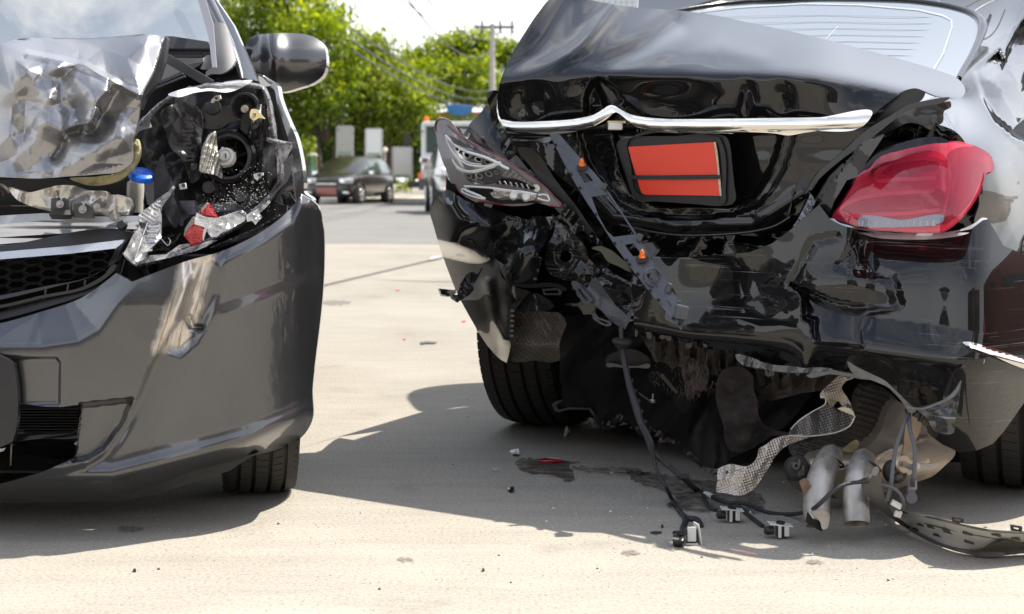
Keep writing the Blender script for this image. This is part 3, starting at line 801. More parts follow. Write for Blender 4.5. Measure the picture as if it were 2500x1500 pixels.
box('bumper_end', (cx_-.95, dt-.0, .62), (.34, .2, .2), M_plastic, t)
box('mirror_arm', (cx_-.9, dt-.1, 2.2), (.5, .03, .03), M_plastic, t)
o = box('door_mirror', (cx_-1.15, dt-.1, 1.95), (.16, .08, .36), M_plastic, t); bev(o, .03)
lathe('beacon', (cx_-.62, dt+.5, 2.52), (0, 0, 1), [(0, .16), (.07, .14), (.08, 0), (0, 0)], M_orange, t, n=10)
box('load_body', (cx_+.35, dt+4.2, 1.5), (2.3, 4.4, 1.4), mat('truck_bed', (.16, .10, .06), .8), t)
for s_ in (-.5, 1.2):
    lathe('wheel', (cx_+s_, dt+.6, .46), (1, 0, 0), [(0, .12), (.3, .13), (.46, .12), (.46, -.12), (.3, -.13), (0, -.1)], M_rubber, t, n=20)

# ================================================================== GREY HATCHBACK (left, front view)
G = thing('wrecked_grey_hatchback', 'grey metallic hatchback with its bonnet crumpled and left headlight smashed open', 'car', (-1.0, 3.6, 0))
GC = lambda l, ox, oy, s=2.945: [(ox + x / s, oy + y / s) for x, y in l]
gplan = smooth1([-200, 150, 320, 430, 540, 640, 700, 740, 765, 792, 810], [0, 0, .006, .025, .055, .10, .145, .185, .22, .28, .34])
SW = [(509, 600), (500, 635), (482, 668), (455, 722), (432, 785), (367, 895), (340, 965), (312, 1018), (280, 1072), (246, 1112), (208, 1138), (153, 1149), (0, 1156), (-330, 1156)]
LG = [(-330, 842), (102, 842), (190, 829), (236, 803), (321, 688), (350, 640)]
RC = [(196, 990), (322, 976), (300, 1030), (252, 1095), (215, 1118), (178, 1124)]
def gbump(x, y):
    d = 3.06 + gplan(x)
    # upper ledge below the grille, leaning back
    t = -pdist(x, y, LG)
    t = np.where(x < 345, t, -50) 
    d = d + .00100 * softplus(t, 5) * ss((345 - x) / 30)
    # top roll of the bumper beneath the lamp
    top = interp(x, [321, 458, 543, 645, 713, 735, 775], [689, 637, 613, 562, 518, 474, 480])
    rr = ss((x - 500) / 60)
    d = d + rr * .0009 * softplus(top + 26 - y, 4)
    # swoosh rib: the outer skin stands proud of the middle
    s_ = pdist(x, y, SW)
    d = d - .021 * ss(.5 + s_ / 28) * ss((y - 600) / 150) * ss((1230 - y) / 60 + .3)
    # body of the wing flares forward in the middle, hollow above the skirt
    lin = interp(x, [0, 272, 475, 600, 747], [1166, 1163, 1110, 1075, 1010])
    out_ = ss(.5 + s_ / 60)
    d = d + out_ * .022 * np.exp(-((y - (lin - 85)) / 60) ** 2) * ss((x - 200) / 120)
    d = d - .014 * np.exp(-((y - lin) / 24) ** 2) * ss((x + 400) / 200)
    d = d + .0030 * softplus(y - lin - 14, 9)
    # long shallow character lines on the corner
    d = d - .006 * ss(.5 + pdist(x, y, [(500, 770), (640, 720), (800, 655)]) / 40) * ss((x - 480) / 80)
    d = d + .00012 * (y - 850) * ss((x - 350) / 200)
    # number plate recess and fog-lamp recess
    d = d + .009 * pmask(x, y, [(-390, 874), (138, 874), (147, 884), (145, 988), (-390, 996)], 6)
    d = d + .040 * pmask(x, y, RC, 9)
    # gouge scraped down the crease, torn dimple at its foot
    d = d + .012 * pmask(x, y, [(455, 630), (545, 612), (530, 720), (500, 790), (478, 830), (440, 862), (420, 855), (455, 790), (462, 740)], 16)
    d = d + ridge(x, y, [(462, 775), (470, 798), (492, 800)], 7, .012) + ridge(x, y, [(500, 640), (480, 730), (462, 770)], 9, .005)
    d = d + .0022 * vnoise(x / 60, y / 60, 3) * blob(x, y, 470, 730, 90, 130)
    return d
def scrape(name, base, cols, **k):
    """paint rubbed through: streaks running down the panel inside a soft-edged patch"""
    m = base.copy(); m.name = name; T = NT(m); b = m.node_tree.nodes['Principled BSDF']
    old = b.inputs['Base Color'].links[0].from_socket if b.inputs['Base Color'].links else None
    tc = T.n('TexCoord'); geo = T.n('NewGeometry')
    sub = T.n('VectorMath', operation='SUBTRACT'); sub.inputs[1].default_value = k['c']; T.l(geo.outputs['Position'], sub.inputs[0])
    mp = T.n('Mapping', vector_type='POINT'); mp.inputs['Rotation'].default_value = (0, k['rot'], 0); T.l(sub.outputs[0], mp.inputs[0])
    # distort so that the edge is ragged
    z0 = T.n('TexNoise', i_Scale=26.0, i_Detail=6.0); T.l(geo.outputs['Position'], z0.inputs[0])
    sp = T.n('SeparateXYZ'); T.l(mp.outputs[0], sp.inputs[0])
    def band(sock, half, soft, amp):
        a = T.n('Math', operation='ABSOLUTE'); T.l(sock, a.inputs[0])
        ad = T.n('Math', operation='MULTIPLY_ADD'); T.l(z0.outputs[0], ad.inputs[0]); ad.inputs[1].default_value = amp; T.l(a.outputs[0], ad.inputs[2])
        r = T.n('MapRange'); r.inputs['From Min'].default_value = half + amp*.5 - soft; r.inputs['From Max'].default_value = half + amp*.5 + soft
        r.inputs['To Min'].default_value = 1; r.inputs['To Max'].default_value = 0; T.l(ad.outputs[0], r.inputs[0]); return r.outputs[0]
    mA = band(sp.outputs['X'], k['hw'], .006, .03); mB = band(sp.outputs['Z'], k['hl'], .015, .05)
    mm = T.n('Math', operation='MULTIPLY'); T.l(mA, mm.inputs[0]); T.l(mB, mm.inputs[1])
    st = T.n('Mapping'); st.inputs['Scale'].default_value = (160, 40, 7); T.l(mp.outputs[0], st.inputs[0])
    z = T.n('TexNoise', i_Scale=1.0, i_Detail=6.0, i_Roughness=.7); T.l(st.outputs[0], z.inputs[0])
    r = T.ramp(z.outputs[0], cols)
    cov = T.ramp(z.outputs[0], [(.28, (.45,) * 3), (.42, (1,) * 3)])
    m2 = T.n('Math', operation='MULTIPLY'); T.l(mm.outputs[0], m2.inputs[0]); T.l(cov.outputs[0], m2.inputs[1])
    mx = T.n('Mix', data_type='RGBA'); T.l(m2.outputs[0], mx.inputs['Factor']); T.l(r.outputs[0], mx.inputs['B'])
    if old: T.l(old, mx.inputs['A'])
    else: mx.inputs['A'].default_value = b.inputs['Base Color'].default_value
    T.l(mx.outputs['Result'], b.inputs['Base Color'])
    cw = T.n('Math', operation='MULTIPLY_ADD'); T.l(m2.outputs[0], cw.inputs[0]); cw.inputs[1].default_value = -.85; cw.inputs[2].default_value = 1.0; T.l(cw.outputs[0], b.inputs['Coat Weight'])
    return m
pc = P(478, 715, 3.2)
M_grey_scr = scrape('grey_paint_scraped', M_grey, [(.25, (.30, .30, .31)), (.42, (.50, .48, .45)), (.55, (.62, .60, .57)), (.62, (.36, .22, .12)), (.70, (.44, .43, .42))], c=(pc.x + .005, pc.y, pc.z), rot=-.27, hw=.028, hl=.115)
bo = [(-330, 812), (0, 790), (100, 762), (200, 727), (265, 682), (283, 667), (283, 667), (321, 689), (321, 689), (458, 637), (543, 613), (645, 562), (695, 524), (722, 495), (735, 474), (735, 474), (774, 500), (789, 552), (792, 640), (788, 720), (781, 790), (771, 870), (762, 950), (760, 1033), (747, 1056), (730, 1074), (628, 1111), (475, 1149), (373, 1186), (306, 1208), (204, 1214), (0, 1221), (-330, 1222)]
relief('front_bumper', bo, gbump, M_grey_scr, G, step=5.5, rim=.012, back=False,
       holes=[[(-320, 996), (150, 994), (196, 992), (190, 1040), (180, 1116), (140, 1137), (-320, 1142)]])
# lower skirt face below the bumper edge, the dark lip
plate('valance', [(-330, 1200), (200, 1205), (306, 1200), (470, 1146), (628, 1106), (560, 1150), (420, 1195), (300, 1225), (204, 1226), (-330, 1236)], 3.24, M_plastic, G, rim=.2)
V = []
for x, y in [(-330, 1221.5), (0, 1220.5), (204, 1213.5), (306, 1207.5), (373, 1185.5), (475, 1148.5), (628, 1110.5), (730, 1073.5)]:
    q = P(x, y, float(gbump(np.array([float(x)]), np.array([float(y)]))[0]) + .006); V += [q, Vector((q.x, 3.46, q.z + .004))]
mesh('bumper_underside', V, [(2*i, 2*i+2, 2*i+3, 2*i+1) for i in range(7)], M_plastic, G)  # strip added to close the gap where sun leaked under the bumper
# lower intake with fins and blades
plate('intake_back', [(-330, 985), (215, 985), (205, 1150), (-330, 1150)], 3.34, M_void, G, rim=.01)
for i in range(9):
    plate('cooling_fin', [(-330, 999+i*7), (192 - i*.6, 998+i*7), (192 - i*.6, 1000+i*7), (-330, 1001+i*7)], 3.26, mat('fin_brown', (.018, .013, .010), .6), G, rim=.02)
relief('intake_blade', [(-330, 1064), (100, 1064), (190, 1056), (220, 1044), (238, 1046), (236, 1056), (200, 1068), (100, 1072), (-330, 1073)], lambda x, y: 3.16 + .0022*(1072 - y), M_grey, G, step=8, rim=.05)
relief('lower_blade', [(-330, 1095), (100, 1094), (184, 1088), (182, 1108), (60, 1110), (-330, 1116)], lambda x, y: 3.22 + .001*(y-1090), M_plastic_shiny, G, step=10, rim=.04)
ptube('bent_wire', [(28, 1085, 3.14), (27, 1110, 3.13), (26, 1136, 3.15)], .0018, mat('bare_wire', (.3, .22, .16), .5), G)
plate('foil_scrap', [(-10, 1098), (14, 1094), (8, 1102), (-10, 1106)], 3.15, M_white_pl, G, rim=.002)
# blank dark plate carrier
o = relief('plate_carrier', [(-250, 881), (22, 881), (34, 889), (36, 900), (36, 1062), (31, 1078), (18, 1085), (-250, 1085)], 3.02, mat('navy_plastic', (.014, .014, .020), .28, rvary=.1), G, step=16, rim=.016, back=True)

# ---- upper grille
fo = [(-330, 772), (0, 732), (136, 700), (222, 676), (262, 655), (282, 640), (300, 600), (322, 569), (312, 566), (0, 600), (-330, 606)]
M_gr = mat('grille_plastic', (.035, .036, .038), .35, rvary=.08)
hexpoly = [(-330, 656), (0, 635), (170, 620), (281, 607), (262, 645), (240, 664), (102, 701), (0, 722), (-330, 764)]
relief('grille_frame', fo, lambda x, y: 3.19 + .0003*(690 - y) + .00005*x, M_gr, G, step=12, rim=.03, holes=[hexpoly])
plate('grille_trim', GC([(-970, 492), (0, 487), (500, 445), (882, 400), (885, 420), (830, 462), (500, 500), (0, 541), (-970, 550)], 0, 450), 3.17, mat('brushed_trim', (.60, .61, .64), .28, .7, rvary=.08), G, rim=.012, sy=-.0006)
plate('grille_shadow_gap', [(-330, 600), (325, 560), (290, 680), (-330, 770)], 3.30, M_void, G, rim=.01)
# honeycomb: every cell a short hexagonal tube
def hexcell(cx_, cy_, w_, h_, tilt):
    pts = [(-.5, 0), (-.27, -.5), (.27, -.5), (.5, 0), (.27, .5), (-.27, .5)]
    o_ = [(cx_ + a*w_*1.0, cy_ + b*h_ + a*w_*tilt) for a, b in pts]; i_ = [(cx_ + a*w_*.84, cy_ + b*h_*.74 + a*w_*.84*tilt) for a, b in pts]
    V = [P(x, y, 3.205) for x, y in o_] + [P(x, y, 3.198) for x, y in i_] + [P(cx_ + (x-cx_)*.93, cy_ + (y-cy_)*.9, 3.25) for x, y in i_]
    Fs = []
    for k in range(6):
        j = (k+1) % 6; Fs += [(k, j, 6+j, 6+k), (6+k, 6+j, 12+j, 12+k)]
    return V, Fs
cw, ch = 52, 21.5
cells = 0
for r_ in range(-3, 9):
    for c_ in range(-8, 9):
        cx_ = c_ * cw * .77; cy_ = 645 + r_ * ch * 1.0 + (c_ % 2) * ch * .5 - .085 * cx_
        if cx_ < -315: continue
        poly_in = inside(np.array([cx_]), np.array([cy_]), [(-325, 652), (0, 630), (170, 618), (283, 604), (264, 648), (240, 668), (102, 706), (0, 728), (-325, 762)])[0]
        if not poly_in: continue
        V, Fs = hexcell(cx_, cy_, cw, ch, -.085)
        mesh('grille_cell', V, Fs, M_gr, G)
# air intake beneath the grille with radiator fins
plate('radiator_shroud', [(-330, 742), (0, 730), (136, 699), (240, 670), (290, 640), (282, 668), (236, 712), (136, 748), (0, 784), (-330, 800)], 3.24, M_void, G, rim=.02)
for i in range(12):
    y0 = 735 + i*4.2
    plate('radiator_fin', [(20, y0 + 12), (205, y0 - 34), (205, y0 - 33), (20, y0 + 13.2)], 3.2, mat('fin_grey', (.10, .09, .085), .5, .5), G, rim=.01)
for (a, b) in [((110, 706), (104, 745)), ((165, 694), (158, 732)), ((206, 684), (203, 722))]:
    plate('radiator_strut', [(a[0], a[1]), (a[0]+3, a[1]), (b[0]+3, b[1]), (b[0], b[1])], 3.19, M_plastic_grey, G, rim=.01)
relief('grille_lip', GC([(-970, 950), (0, 915), (300, 835), (600, 745), (720, 690), (800, 610), (838, 590), (835, 640), (740, 745), (560, 815), (300, 895), (0, 975), (-970, 1010)], 0, 450), lambda x, y: 3.19 + .0006*(760 - y - .28*x), M_plastic, G, step=12, rim=.03)
relief('lip_bead', GC([(-970, 905), (0, 870), (300, 800), (600, 735), (760, 640), (820, 575), (836, 590), (780, 660), (640, 745), (300, 822), (0, 892), (-970, 925)], 0, 450), 3.18, M_gr, G, step=12, rim=.02)

# ---- radiator support panel, bare bar and bolts
def gsup(x, y): return 3.23 + .0018*(620 - y) + .012*np.exp(-((y - 562 + .02*x)/4)**2)
relief('slam_panel', GC([(-970, 235), (0, 225), (290, 210), (350, 215), (440, 238), (700, 236), (996, 232), (993, 330), (965, 345), (500, 390), (0, 432), (-970, 445)], 0, 450), gsup, mat('dusty_silver_panel', (.46, .47, .49), .42, .55, .3, .3, vary=.15, vscale=12, dust=.3), G, step=8, rim=.02, smooth=False)
relief('slam_panel_lip', GC([(0, 227), (290, 210), (350, 214), (440, 236), (996, 230), (996, 270), (500, 278), (380, 262), (290, 262), (0, 290)], 0, 450), lambda x, y: 3.215 + .0004*(545 - y), mat('dusty_silver_panel', (.3,)*3), G, step=10, rim=.03, smooth=False)
o = lathe('rubber_plug', P(298, 550, 3.205), (0, -1, .35), [(0, .006), (.008, .006), (.011, .002), (.0115, -.004)], M_plastic, G, n=18)
bar = GC([(60, 25), (200, 60), (330, 30), (420, 8), (500, 10), (620, 45), (780, 75), (785, 98), (885, 95), (925, 105), (945, 160), (900, 225), (740, 225), (600, 225), (420, 205), (330, 190), (200, 150), (120, 110)], 0, 450)
def gbar(x, y): return 3.22 + .02*vnoise(x/50, y/40, 5) + .022*ss((y - 498 - .06*x)/18) + .03*folds(x, y, 40, 4)*.4
M_barm = mat('buckled_bare_steel', (.58, .57, .54), .34, .8, rvary=.12, vary=.1, vscale=20, dust=.2)
relief('crash_bar', bar, gbar, M_barm, G, step=6, rim=.02)
relief('crash_bar_end', GC([(775, 85), (885, 88), (930, 100), (950, 165), (930, 225), (755, 225), (768, 150)], 0, 450), lambda x, y: 3.2 + .0015*np.abs(x - 280), M_barm, G, step=8, rim=.03)
def bolt(name, x, y, d, r, m, parent, ax=(0, -1, .15), nut=True):
    o = lathe(name, P(x, y, d), ax, [(0, r*.25), (r*1.0, r*.25), (r*1.05, 0)], m, parent, n=22)
    lathe('nut', P(x, y, d), ax, [(0, r*1.1), (r*.5, r*1.1), (r*.58, r*.9), (r*.6, r*.25)], M_alu, o, n=6, ang=20)
    return o
M_bolt = mat('zinc_bolt', (.55, .55, .54), .3, .9)
for (bx_, by_, r_) in [(147, 499, .0085), (202, 512, .0085), (236, 505, .0075)]:
    if bx_ < 220:
        plate('bolt_bracket', [(bx_-22, by_-14), (bx_-8, by_-16), (bx_-6, by_-10), (bx_+5, by_-10), (bx_+5, by_-16), (bx_+20, by_-8), (bx_+24, by_+22), (bx_-24, by_+20)], 3.175, M_plastic_grey, G, rim=.02)
    bolt('bolt', bx_, by_, 3.165, r_, M_bolt, G)
lathe('rubber_mount', P(150, 524, 3.17), (0, 0, 1), [(.02, -.01), (.026, 0), (.02, .01)], M_rubber, G, n=20)
# dark depth of the engine bay
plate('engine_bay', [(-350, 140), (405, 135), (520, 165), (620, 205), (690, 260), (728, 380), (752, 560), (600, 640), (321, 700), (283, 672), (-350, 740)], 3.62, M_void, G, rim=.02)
ptube('coil_hose', [(-10, 455, 3.3), (8, 462, 3.28), (16, 474, 3.28)], .009, M_rubber, G)
for i in range(6): lathe('hose_ring', P(-6 + i*4, 457 + i*3, 3.285), (1, 0, -.6), [(.0085, -.001), (.0108, 0), (.0085, .001)], M_rubber, G, n=14)
plate('red_tag', [(-10, 502), (26, 500), (30, 526), (-10, 526)], 3.4, mat('dark_red', (.12, .01, .01), .5), G)
plate('duct', [(0, 440), (60, 436), (200, 440), (290, 432), (320, 440), (330, 520), (200, 505), (100, 500), (0, 510)], 3.5, M_plastic, G, rim=.05)
# washer bottle and its blue cap
lathe('reservoir', P(331, 465, 3.34), (0, 0, 1), [(.018, -.05), (.020, 0), (.019, .018), (.013, .022), (.013, .034)], mat('translucent_tank', (.60, .60, .54), .3, sss=0), G, n=20)
c_ = lathe('blue_cap', P(345, 431, 3.28), (.22, -.42, .88), [(0, .011), (.023, .011), (.0275, .008), (.029, .003), (.0285, -.003), (.025, -.005)], mat('blue_cap', (.0, .11, .62), .32), G, n=40)
for i in range(22):
    a = i*2*math.pi/22
for i in range(5):
    box('cap_mark', P(336 + i*5, 430.5 - i*1.2, 3.268), (.0016, .001, .006), mat('cap_mark', (.0, .05, .36), .4), c_)
plate('tank_side', GC([(1035, 1300), (1100, 1270), (1120, 1340), (1115, 1473), (1060, 1473), (1040, 1380)], 0, 0), 3.3, mat('bluegrey_tank', (.26, .27, .32), .4), G, rim=.03)

# ---- crumpled bonnet
HO = [(-330, 112), (0, 107), (44, 96), (102, 93), (217, 94), (300, 88), (360, 84), (402, 89), (402, 89), (394, 112), (374, 177), (346, 231), (341, 266), (336, 306), (323, 350), (322, 397), (292, 419), (240, 426), (170, 431), (102, 436), (0, 433), (-330, 430)]
hood_pts = [(-70, 100, .30), (0, 107, .29), (100, 93, .36), (195, 96, .33), (300, 88, .28), (362, 84, .25), (402, 89, .27),
            (-70, 150, .17), (10, 150, .15), (60, 131, .14), (120, 150, .10), (190, 160, .09), (205, 152, .095), (262, 190, .05), (340, 231, .015), (310, 141, .13), (355, 110, .17), (394, 112, .25), (374, 177, .13), (330, 190, .045), (345, 262, .06),
            (192, 120, .235), (250, 120, .21),
            (38, 150, .06), (33, 230, .035), (25, 330, .03), (12, 433, .02), (-70, 300, .13), (-70, 430, .07),
            (70, 170, .025), (100, 185, .055), (140, 165, .02), (150, 190, .075), (185, 190, .02), (215, 215, -.02), (262, 222, -.03), (235, 250, -.05), (232, 275, -.035), (215, 300, -.03), (190, 300, .02), (185, 270, .055),
            (275, 235, .07), (250, 280, .075), (225, 325, .07), (190, 322, .05), (300, 265, .055),
            (120, 240, -.01), (150, 250, .04), (100, 270, .02), (60, 240, .055), (60, 320, .05), (85, 350, .015), (110, 300, -.02), (150, 320, -.01), (165, 350, .025), (145, 345, .045), (120, 378, .05),
            (200, 350, .0), (240, 350, -.015), (280, 300, .0), (310, 290, .035), (300, 340, -.01), (270, 385, .02), (322, 370, .05), (230, 400, -.02), (170, 400, -.01), (110, 420, .0), (60, 420, .03), (40, 380, .045), (310, 400, .05), (180, 431, .0)]
hf = facets(hood_pts); hs_ = tps(hood_pts, 2e-3); hpm = None
def ghood(x, y):
    x = np.maximum(x, -66)
    m = ss((y - 120)/60) * ss((x - 20)/30)
    d = 3.16 + .24*hf(x, y) + .34*hs_(x, y)
    d = d + m * (.009*folds(x, y, 70, 12, 4) + .0012*folds(x, y, 24, 14, 3)) * (1 - .85*blob(x, y, 290, 160, 75, 65))
    # lip overhanging the deep fold, then the fold itself
    d = d + ridge(x, y, [(135, 385), (150, 362), (160, 330), (190, 320)], 8, .016)
    d = d - crease(x, y, [(68, 133), (205, 160), (262, 192), (340, 232)], 13, .014)
    d = d - crease(x, y, [(235, 268), (225, 300), (190, 305)], 9, .014)
    return d
relief('bonnet', HO, ghood, M_grey_bent, G, step=3.6, rim=.010)
# underside lip and the stiff inner panel edge
relief('bonnet_inner', GC([(500, 1285), (700, 1270), (860, 1235), (940, 1150), (950, 1030), (975, 1000), (1002, 1090), (985, 1160), (920, 1250), (850, 1300), (760, 1328), (640, 1335)], 0, 0), lambda x, y: 3.21 + .01*folds(x, y, 26, 8), mat('primer_olive', (.30, .27, .15), .55, vary=.35, vscale=20, bump=.3, bscale=60), G, step=6, rim=.02)
relief('bonnet_side', [(402, 89), (408, 94), (400, 150), (384, 200), (352, 240), (342, 268), (341, 262), (346, 231), (374, 177), (394, 112)], lambda x, y: 3.36 - .0008*(y-90), M_plastic, G, step=10, rim=.03, smooth=False)

# ---- windscreen, pillar, cowl
gs = lambda x, y: 3.75 + .0030*(100 - y) + .000002*(x - 100)**2
relief('windscreen', [(-350, 130), (0, 113), (200, 102), (400, 96), (490, 130), (522, 160), (512, 95), (498, 40), (470, -60), (-350, -60)], gs, M_screen, G, step=14, rim=.006, smooth=False)
plate('windscreen_border', [(466, -60), (482, -60), (520, 60), (528, 165), (518, 165), (510, 95)], 3.70, mat('ceramic_border', (.10, .10, .12), .4), G, rim=.01, sy=-.0025)
def pil(x, y): return 3.80 + .0022*(120 - y) + .0000*x + .00028*(x - interp(y, [-60, 0, 190], [500, 532, 610]))**2*.06
relief('front_pillar', [(488, -60), (478, -60), (495, 20), (520, 62), (552, 110), (560, 160), (590, 200), (632, 205), (600, 130), (570, 62), (528, 0), (500, -60)], pil, mat('grey_paint_clean', (.070, .071, .074), .32, .8, 1., .02, .5, flake=.3), G, step=8, rim=.03, smooth=False)
ptube('pillar_trim', [(486, -60, 3.9), (510, 0, 3.78), (540, 60, 3.7), (566, 118, 3.62), (584, 170, 3.58), (590, 196, 3.56)], [.012, .012, .011, .010, .008, .006], mat('pillar_trim', (.10, .10, .11), .25, .5, .8), G, n=10)
M_cowl = mat('cowl_grey_plastic', (.22, .215, .22), .42)
def cowlf(x, y): return 3.52 + .0006*np.sqrt((x - 545 - .15*(y - 100))**2 + 90) + .0008*(150 - y)
relief('cowl_end', GC([(1525, 175), (1560, 160), (1605, 170), (1640, 250), (1680, 380), (1690, 440), (1660, 490), (1600, 530), (1500, 540), (1475, 560), (1480, 520), (1530, 470), (1540, 380)], 0, 0), cowlf, M_cowl, G, step=7, rim=.02)
relief('cowl_shadow', GC([(1440, 560), (1700, 490), (1720, 600), (1660, 640), (1500, 640), (1430, 600)], 0, 0), 3.58, M_plastic_shiny, G, step=12, rim=.02)
relief('torn_cowl', GC([(1450, 410), (1530, 390), (1545, 470), (1500, 500), (1440, 495), (1465, 450)], 0, 0), lambda x, y: 3.56 + .001*(x-500), mat('cowl_pale', (.42, .42, .44), .4), G, step=8, rim=.004)
relief('hinge_bracket', GC([(1080, 262), (1240, 262), (1490, 300), (1535, 365), (1530, 385), (1470, 390), (1445, 410), (1225, 410), (1170, 395), (1130, 340)], 0, 0), lambda x, y: 3.5 - .0008*(y-90) + .012*ss((y-122)/6), M_plastic, G, step=8, rim=.03, smooth=False)
relief('scuttle', GC([(1150, 415), (1470, 418), (1450, 455), (1330, 520), (1240, 560), (1090, 640), (1070, 560), (1130, 450)], 0, 0), lambda x, y: 3.6 - .0006*(y - 140), mat('scuttle_grey', (.10, .095, .095), .5), G, step=10, rim=.02)
relief('scuttle_edge', GC([(1220, 415), (1460, 415), (1465, 445), (1340, 470), (1250, 440)], 0, 0), 3.55, mat('cowl_pale', (.42,)*3), G, step=10, rim=.01, smooth=False)
def bar2(name, a, b, w_, m_, rim=.015):
    (x0, y0, d0), (x1, y1, d1) = a, b; L = math.hypot(x1-x0, y1-y0); nx, ny = -(y1-y0)/L*w_/2, (x1-x0)/L*w_/2
    def f(x, y): t = ((x-x0)*(x1-x0) + (y-y0)*(y1-y0))/L/L; return d0 + (d1-d0)*t
    return relief(name, [(x0+nx, y0+ny), (x1+nx, y1+ny), (x1-nx, y1-ny), (x0-nx, y0-ny)], f, m_, G, step=12, rim=rim, smooth=False)
bar2('hinge_arm', (388, 132, 3.42), (515, 206, 3.36), 22, M_plastic_grey)
bar2('wiper_arm', (365, 213, 3.45), (445, 178, 3.5), 7, M_plastic_grey)
bar2('wiper_arm', (362, 222, 3.44), (450, 186, 3.49), 4, mat('scuttle_grey', (.1,)*3))
# ---- door mirror
def mir(x, y):
    u = (x - 700)/100; v = (y - 150)/72
    return 4.02 + .07*(u*u*.55 + v*v*.9) - .035*np.exp(-((u+.35)/.3)**2)*(1-ss(v*.5+.5)*.5) + .03*ss((-.35-u)*3)
relief('door_mirror', [(598, 122), (606, 98), (622, 87), (650, 83), (700, 81), (745, 84), (775, 95), (790, 110), (797, 140), (796, 165), (788, 185), (765, 203), (730, 215), (690, 225), (665, 222), (625, 200), (608, 170), (598, 140)], mir, mat('grey_paint_clean', (.1,)*3), G, step=6, rim=.06)
relief('mirror_foot', [(600, 120), (612, 120), (640, 200), (680, 222), (640, 226), (616, 196), (600, 160)], lambda x, y: 4.08 + 0*x, M_plastic, G, step=12, rim=.08, smooth=False)

# ---- wing (fender)
def wing(x, y):
    edge = interp(y, [175, 200, 330, 420, 500], [655, 682, 716, 737, 745])
    return 3.44 + .0009*np.maximum(0, x - edge + 22) + .00002*np.maximum(0, x-edge+22)**2 + .0000*y + .012*vnoise(x/40, y/50, 9)
relief('front_wing', GC([(1850, 530), (1880, 535), (1920, 560), (1985, 600), (2010, 700), (2080, 880), (2125, 980), (2160, 1120), (2185, 1300), (2190, 1390), (2250, 1440), (2240, 1480), (2150, 1480), (1980, 1440), (2060, 1310), (2090, 1200), (2085, 1050), (2050, 930), (1990, 740), (1965, 640), (1900, 615), (1870, 590), (1860, 555)], 0, 0), wing, M_grey, G, step=6, rim=.06)
plate('wing_inner', GC([(1890, 600), (1975, 610), (2010, 745), (2050, 900), (2090, 1040), (2110, 1180), (2070, 1330), (1950, 1440), (2100, 1500), (2160, 1560), (2110, 1650), (1900, 1700), (1700, 1800), (1750, 1500), (1900, 1200), (1880, 900)], 0, 0), 3.56, M_plastic, G, rim=.02)
relief('wing_top_fold', GC([(1860, 545), (1885, 560), (1935, 605), (1960, 610), (1890, 620), (1870, 600)], 0, 0), 3.43, M_white_pl, G, step=6, rim=.004)
relief('inner_bracket', GC([(1940, 660), (1985, 665), (2000, 700), (2070, 900), (2100, 1050), (2080, 1060), (2040, 980), (1990, 800), (1930, 700)], 0, 0), 3.50, M_plastic_grey, G, step=10, rim=.02)

# ---- smashed headlight
H0 = [(315, 344), (330, 320), (348, 290), (370, 268), (395, 246), (430, 228), (470, 212), (530, 200), (600, 192), (640, 205), (655, 240), (672, 300), (684, 350), (694, 400), (690, 440), (668, 480), (630, 520), (590, 545), (540, 575), (480, 605), (430, 625), (350, 655), (321, 685), (300, 660), (300, 600), (330, 560), (360, 520), (372, 470), (360, 420), (340, 380)]
def hous(x, y):
    d = 3.50 + .0002*(x-500) + .03*vnoise(x/70, y/60, 21) + .012*folds(x, y, 60, 7)
    r = np.hypot(x - 552, (y - 392))
    return d
M_hsg = mat('lamp_housing_black', (.022, .022, .025), .30, rvary=.12, dust=.28, dustcol=(.30, .30, .31))
relief('headlight_housing', H0, hous, M_hsg, G, step=7, rim=.05)
hd = 3.44
ax_ = (-.12, -1, .08)
def ring(name, x, y, d, R_, prof, m_, n=48, parent=G, ax=ax_):
    k = d/F; return lathe(name, P(x, y, d), ax, [(r*k, h) for r, h in prof], m_, parent, n=n)
ring('reflector_ring', 558, 384, hd, 0, [(70, -.02), (70, .004), (64, .012), (58, .012), (54, .004), (52, -.01), (50, -.035), (30, -.05), (0, -.055)], M_plastic_shiny)
ring('reflector_ring', 560, 384, hd-.012, 0, [(58, .006), (55, .012), (50, .012), (47, .004), (46, -.02)], M_hsg)
for i in range(8):
    a = i*math.pi/4 + .3; c = P(562, 386, hd + .03)
    k = hd/F
    tube('reflector_rib', [c + Vector((math.cos(a)*22*k, 0, math.sin(a)*22*k)), c + Vector((math.cos(a)*46*k, -.01, math.sin(a)*46*k))], .004, M_plastic, G, n=6, smooth=False)
bl = ring('bulb_holder', 551, 384, hd-.03, 0, [(23, -.012), (24, 0), (22, .006), (17, .007), (15, .003), (13, .003), (13, .014), (10, .017), (4, .017), (0, .012)], M_white_pl, 36, ax=(-.15, -1, .25))
for a in (.4, 1.9, 3.3, 4.6, 5.5):
    k = 3.41/F; c = P(551, 384, 3.412); box('bulb_tab', c + Vector((math.cos(a)*23*k, 0, math.sin(a)*23*k)), (.006, .005, .005), M_white_pl, bl)
box('bulb_slot', P(551, 381, 3.385), (.003, .003, .011), M_steel_d, bl)
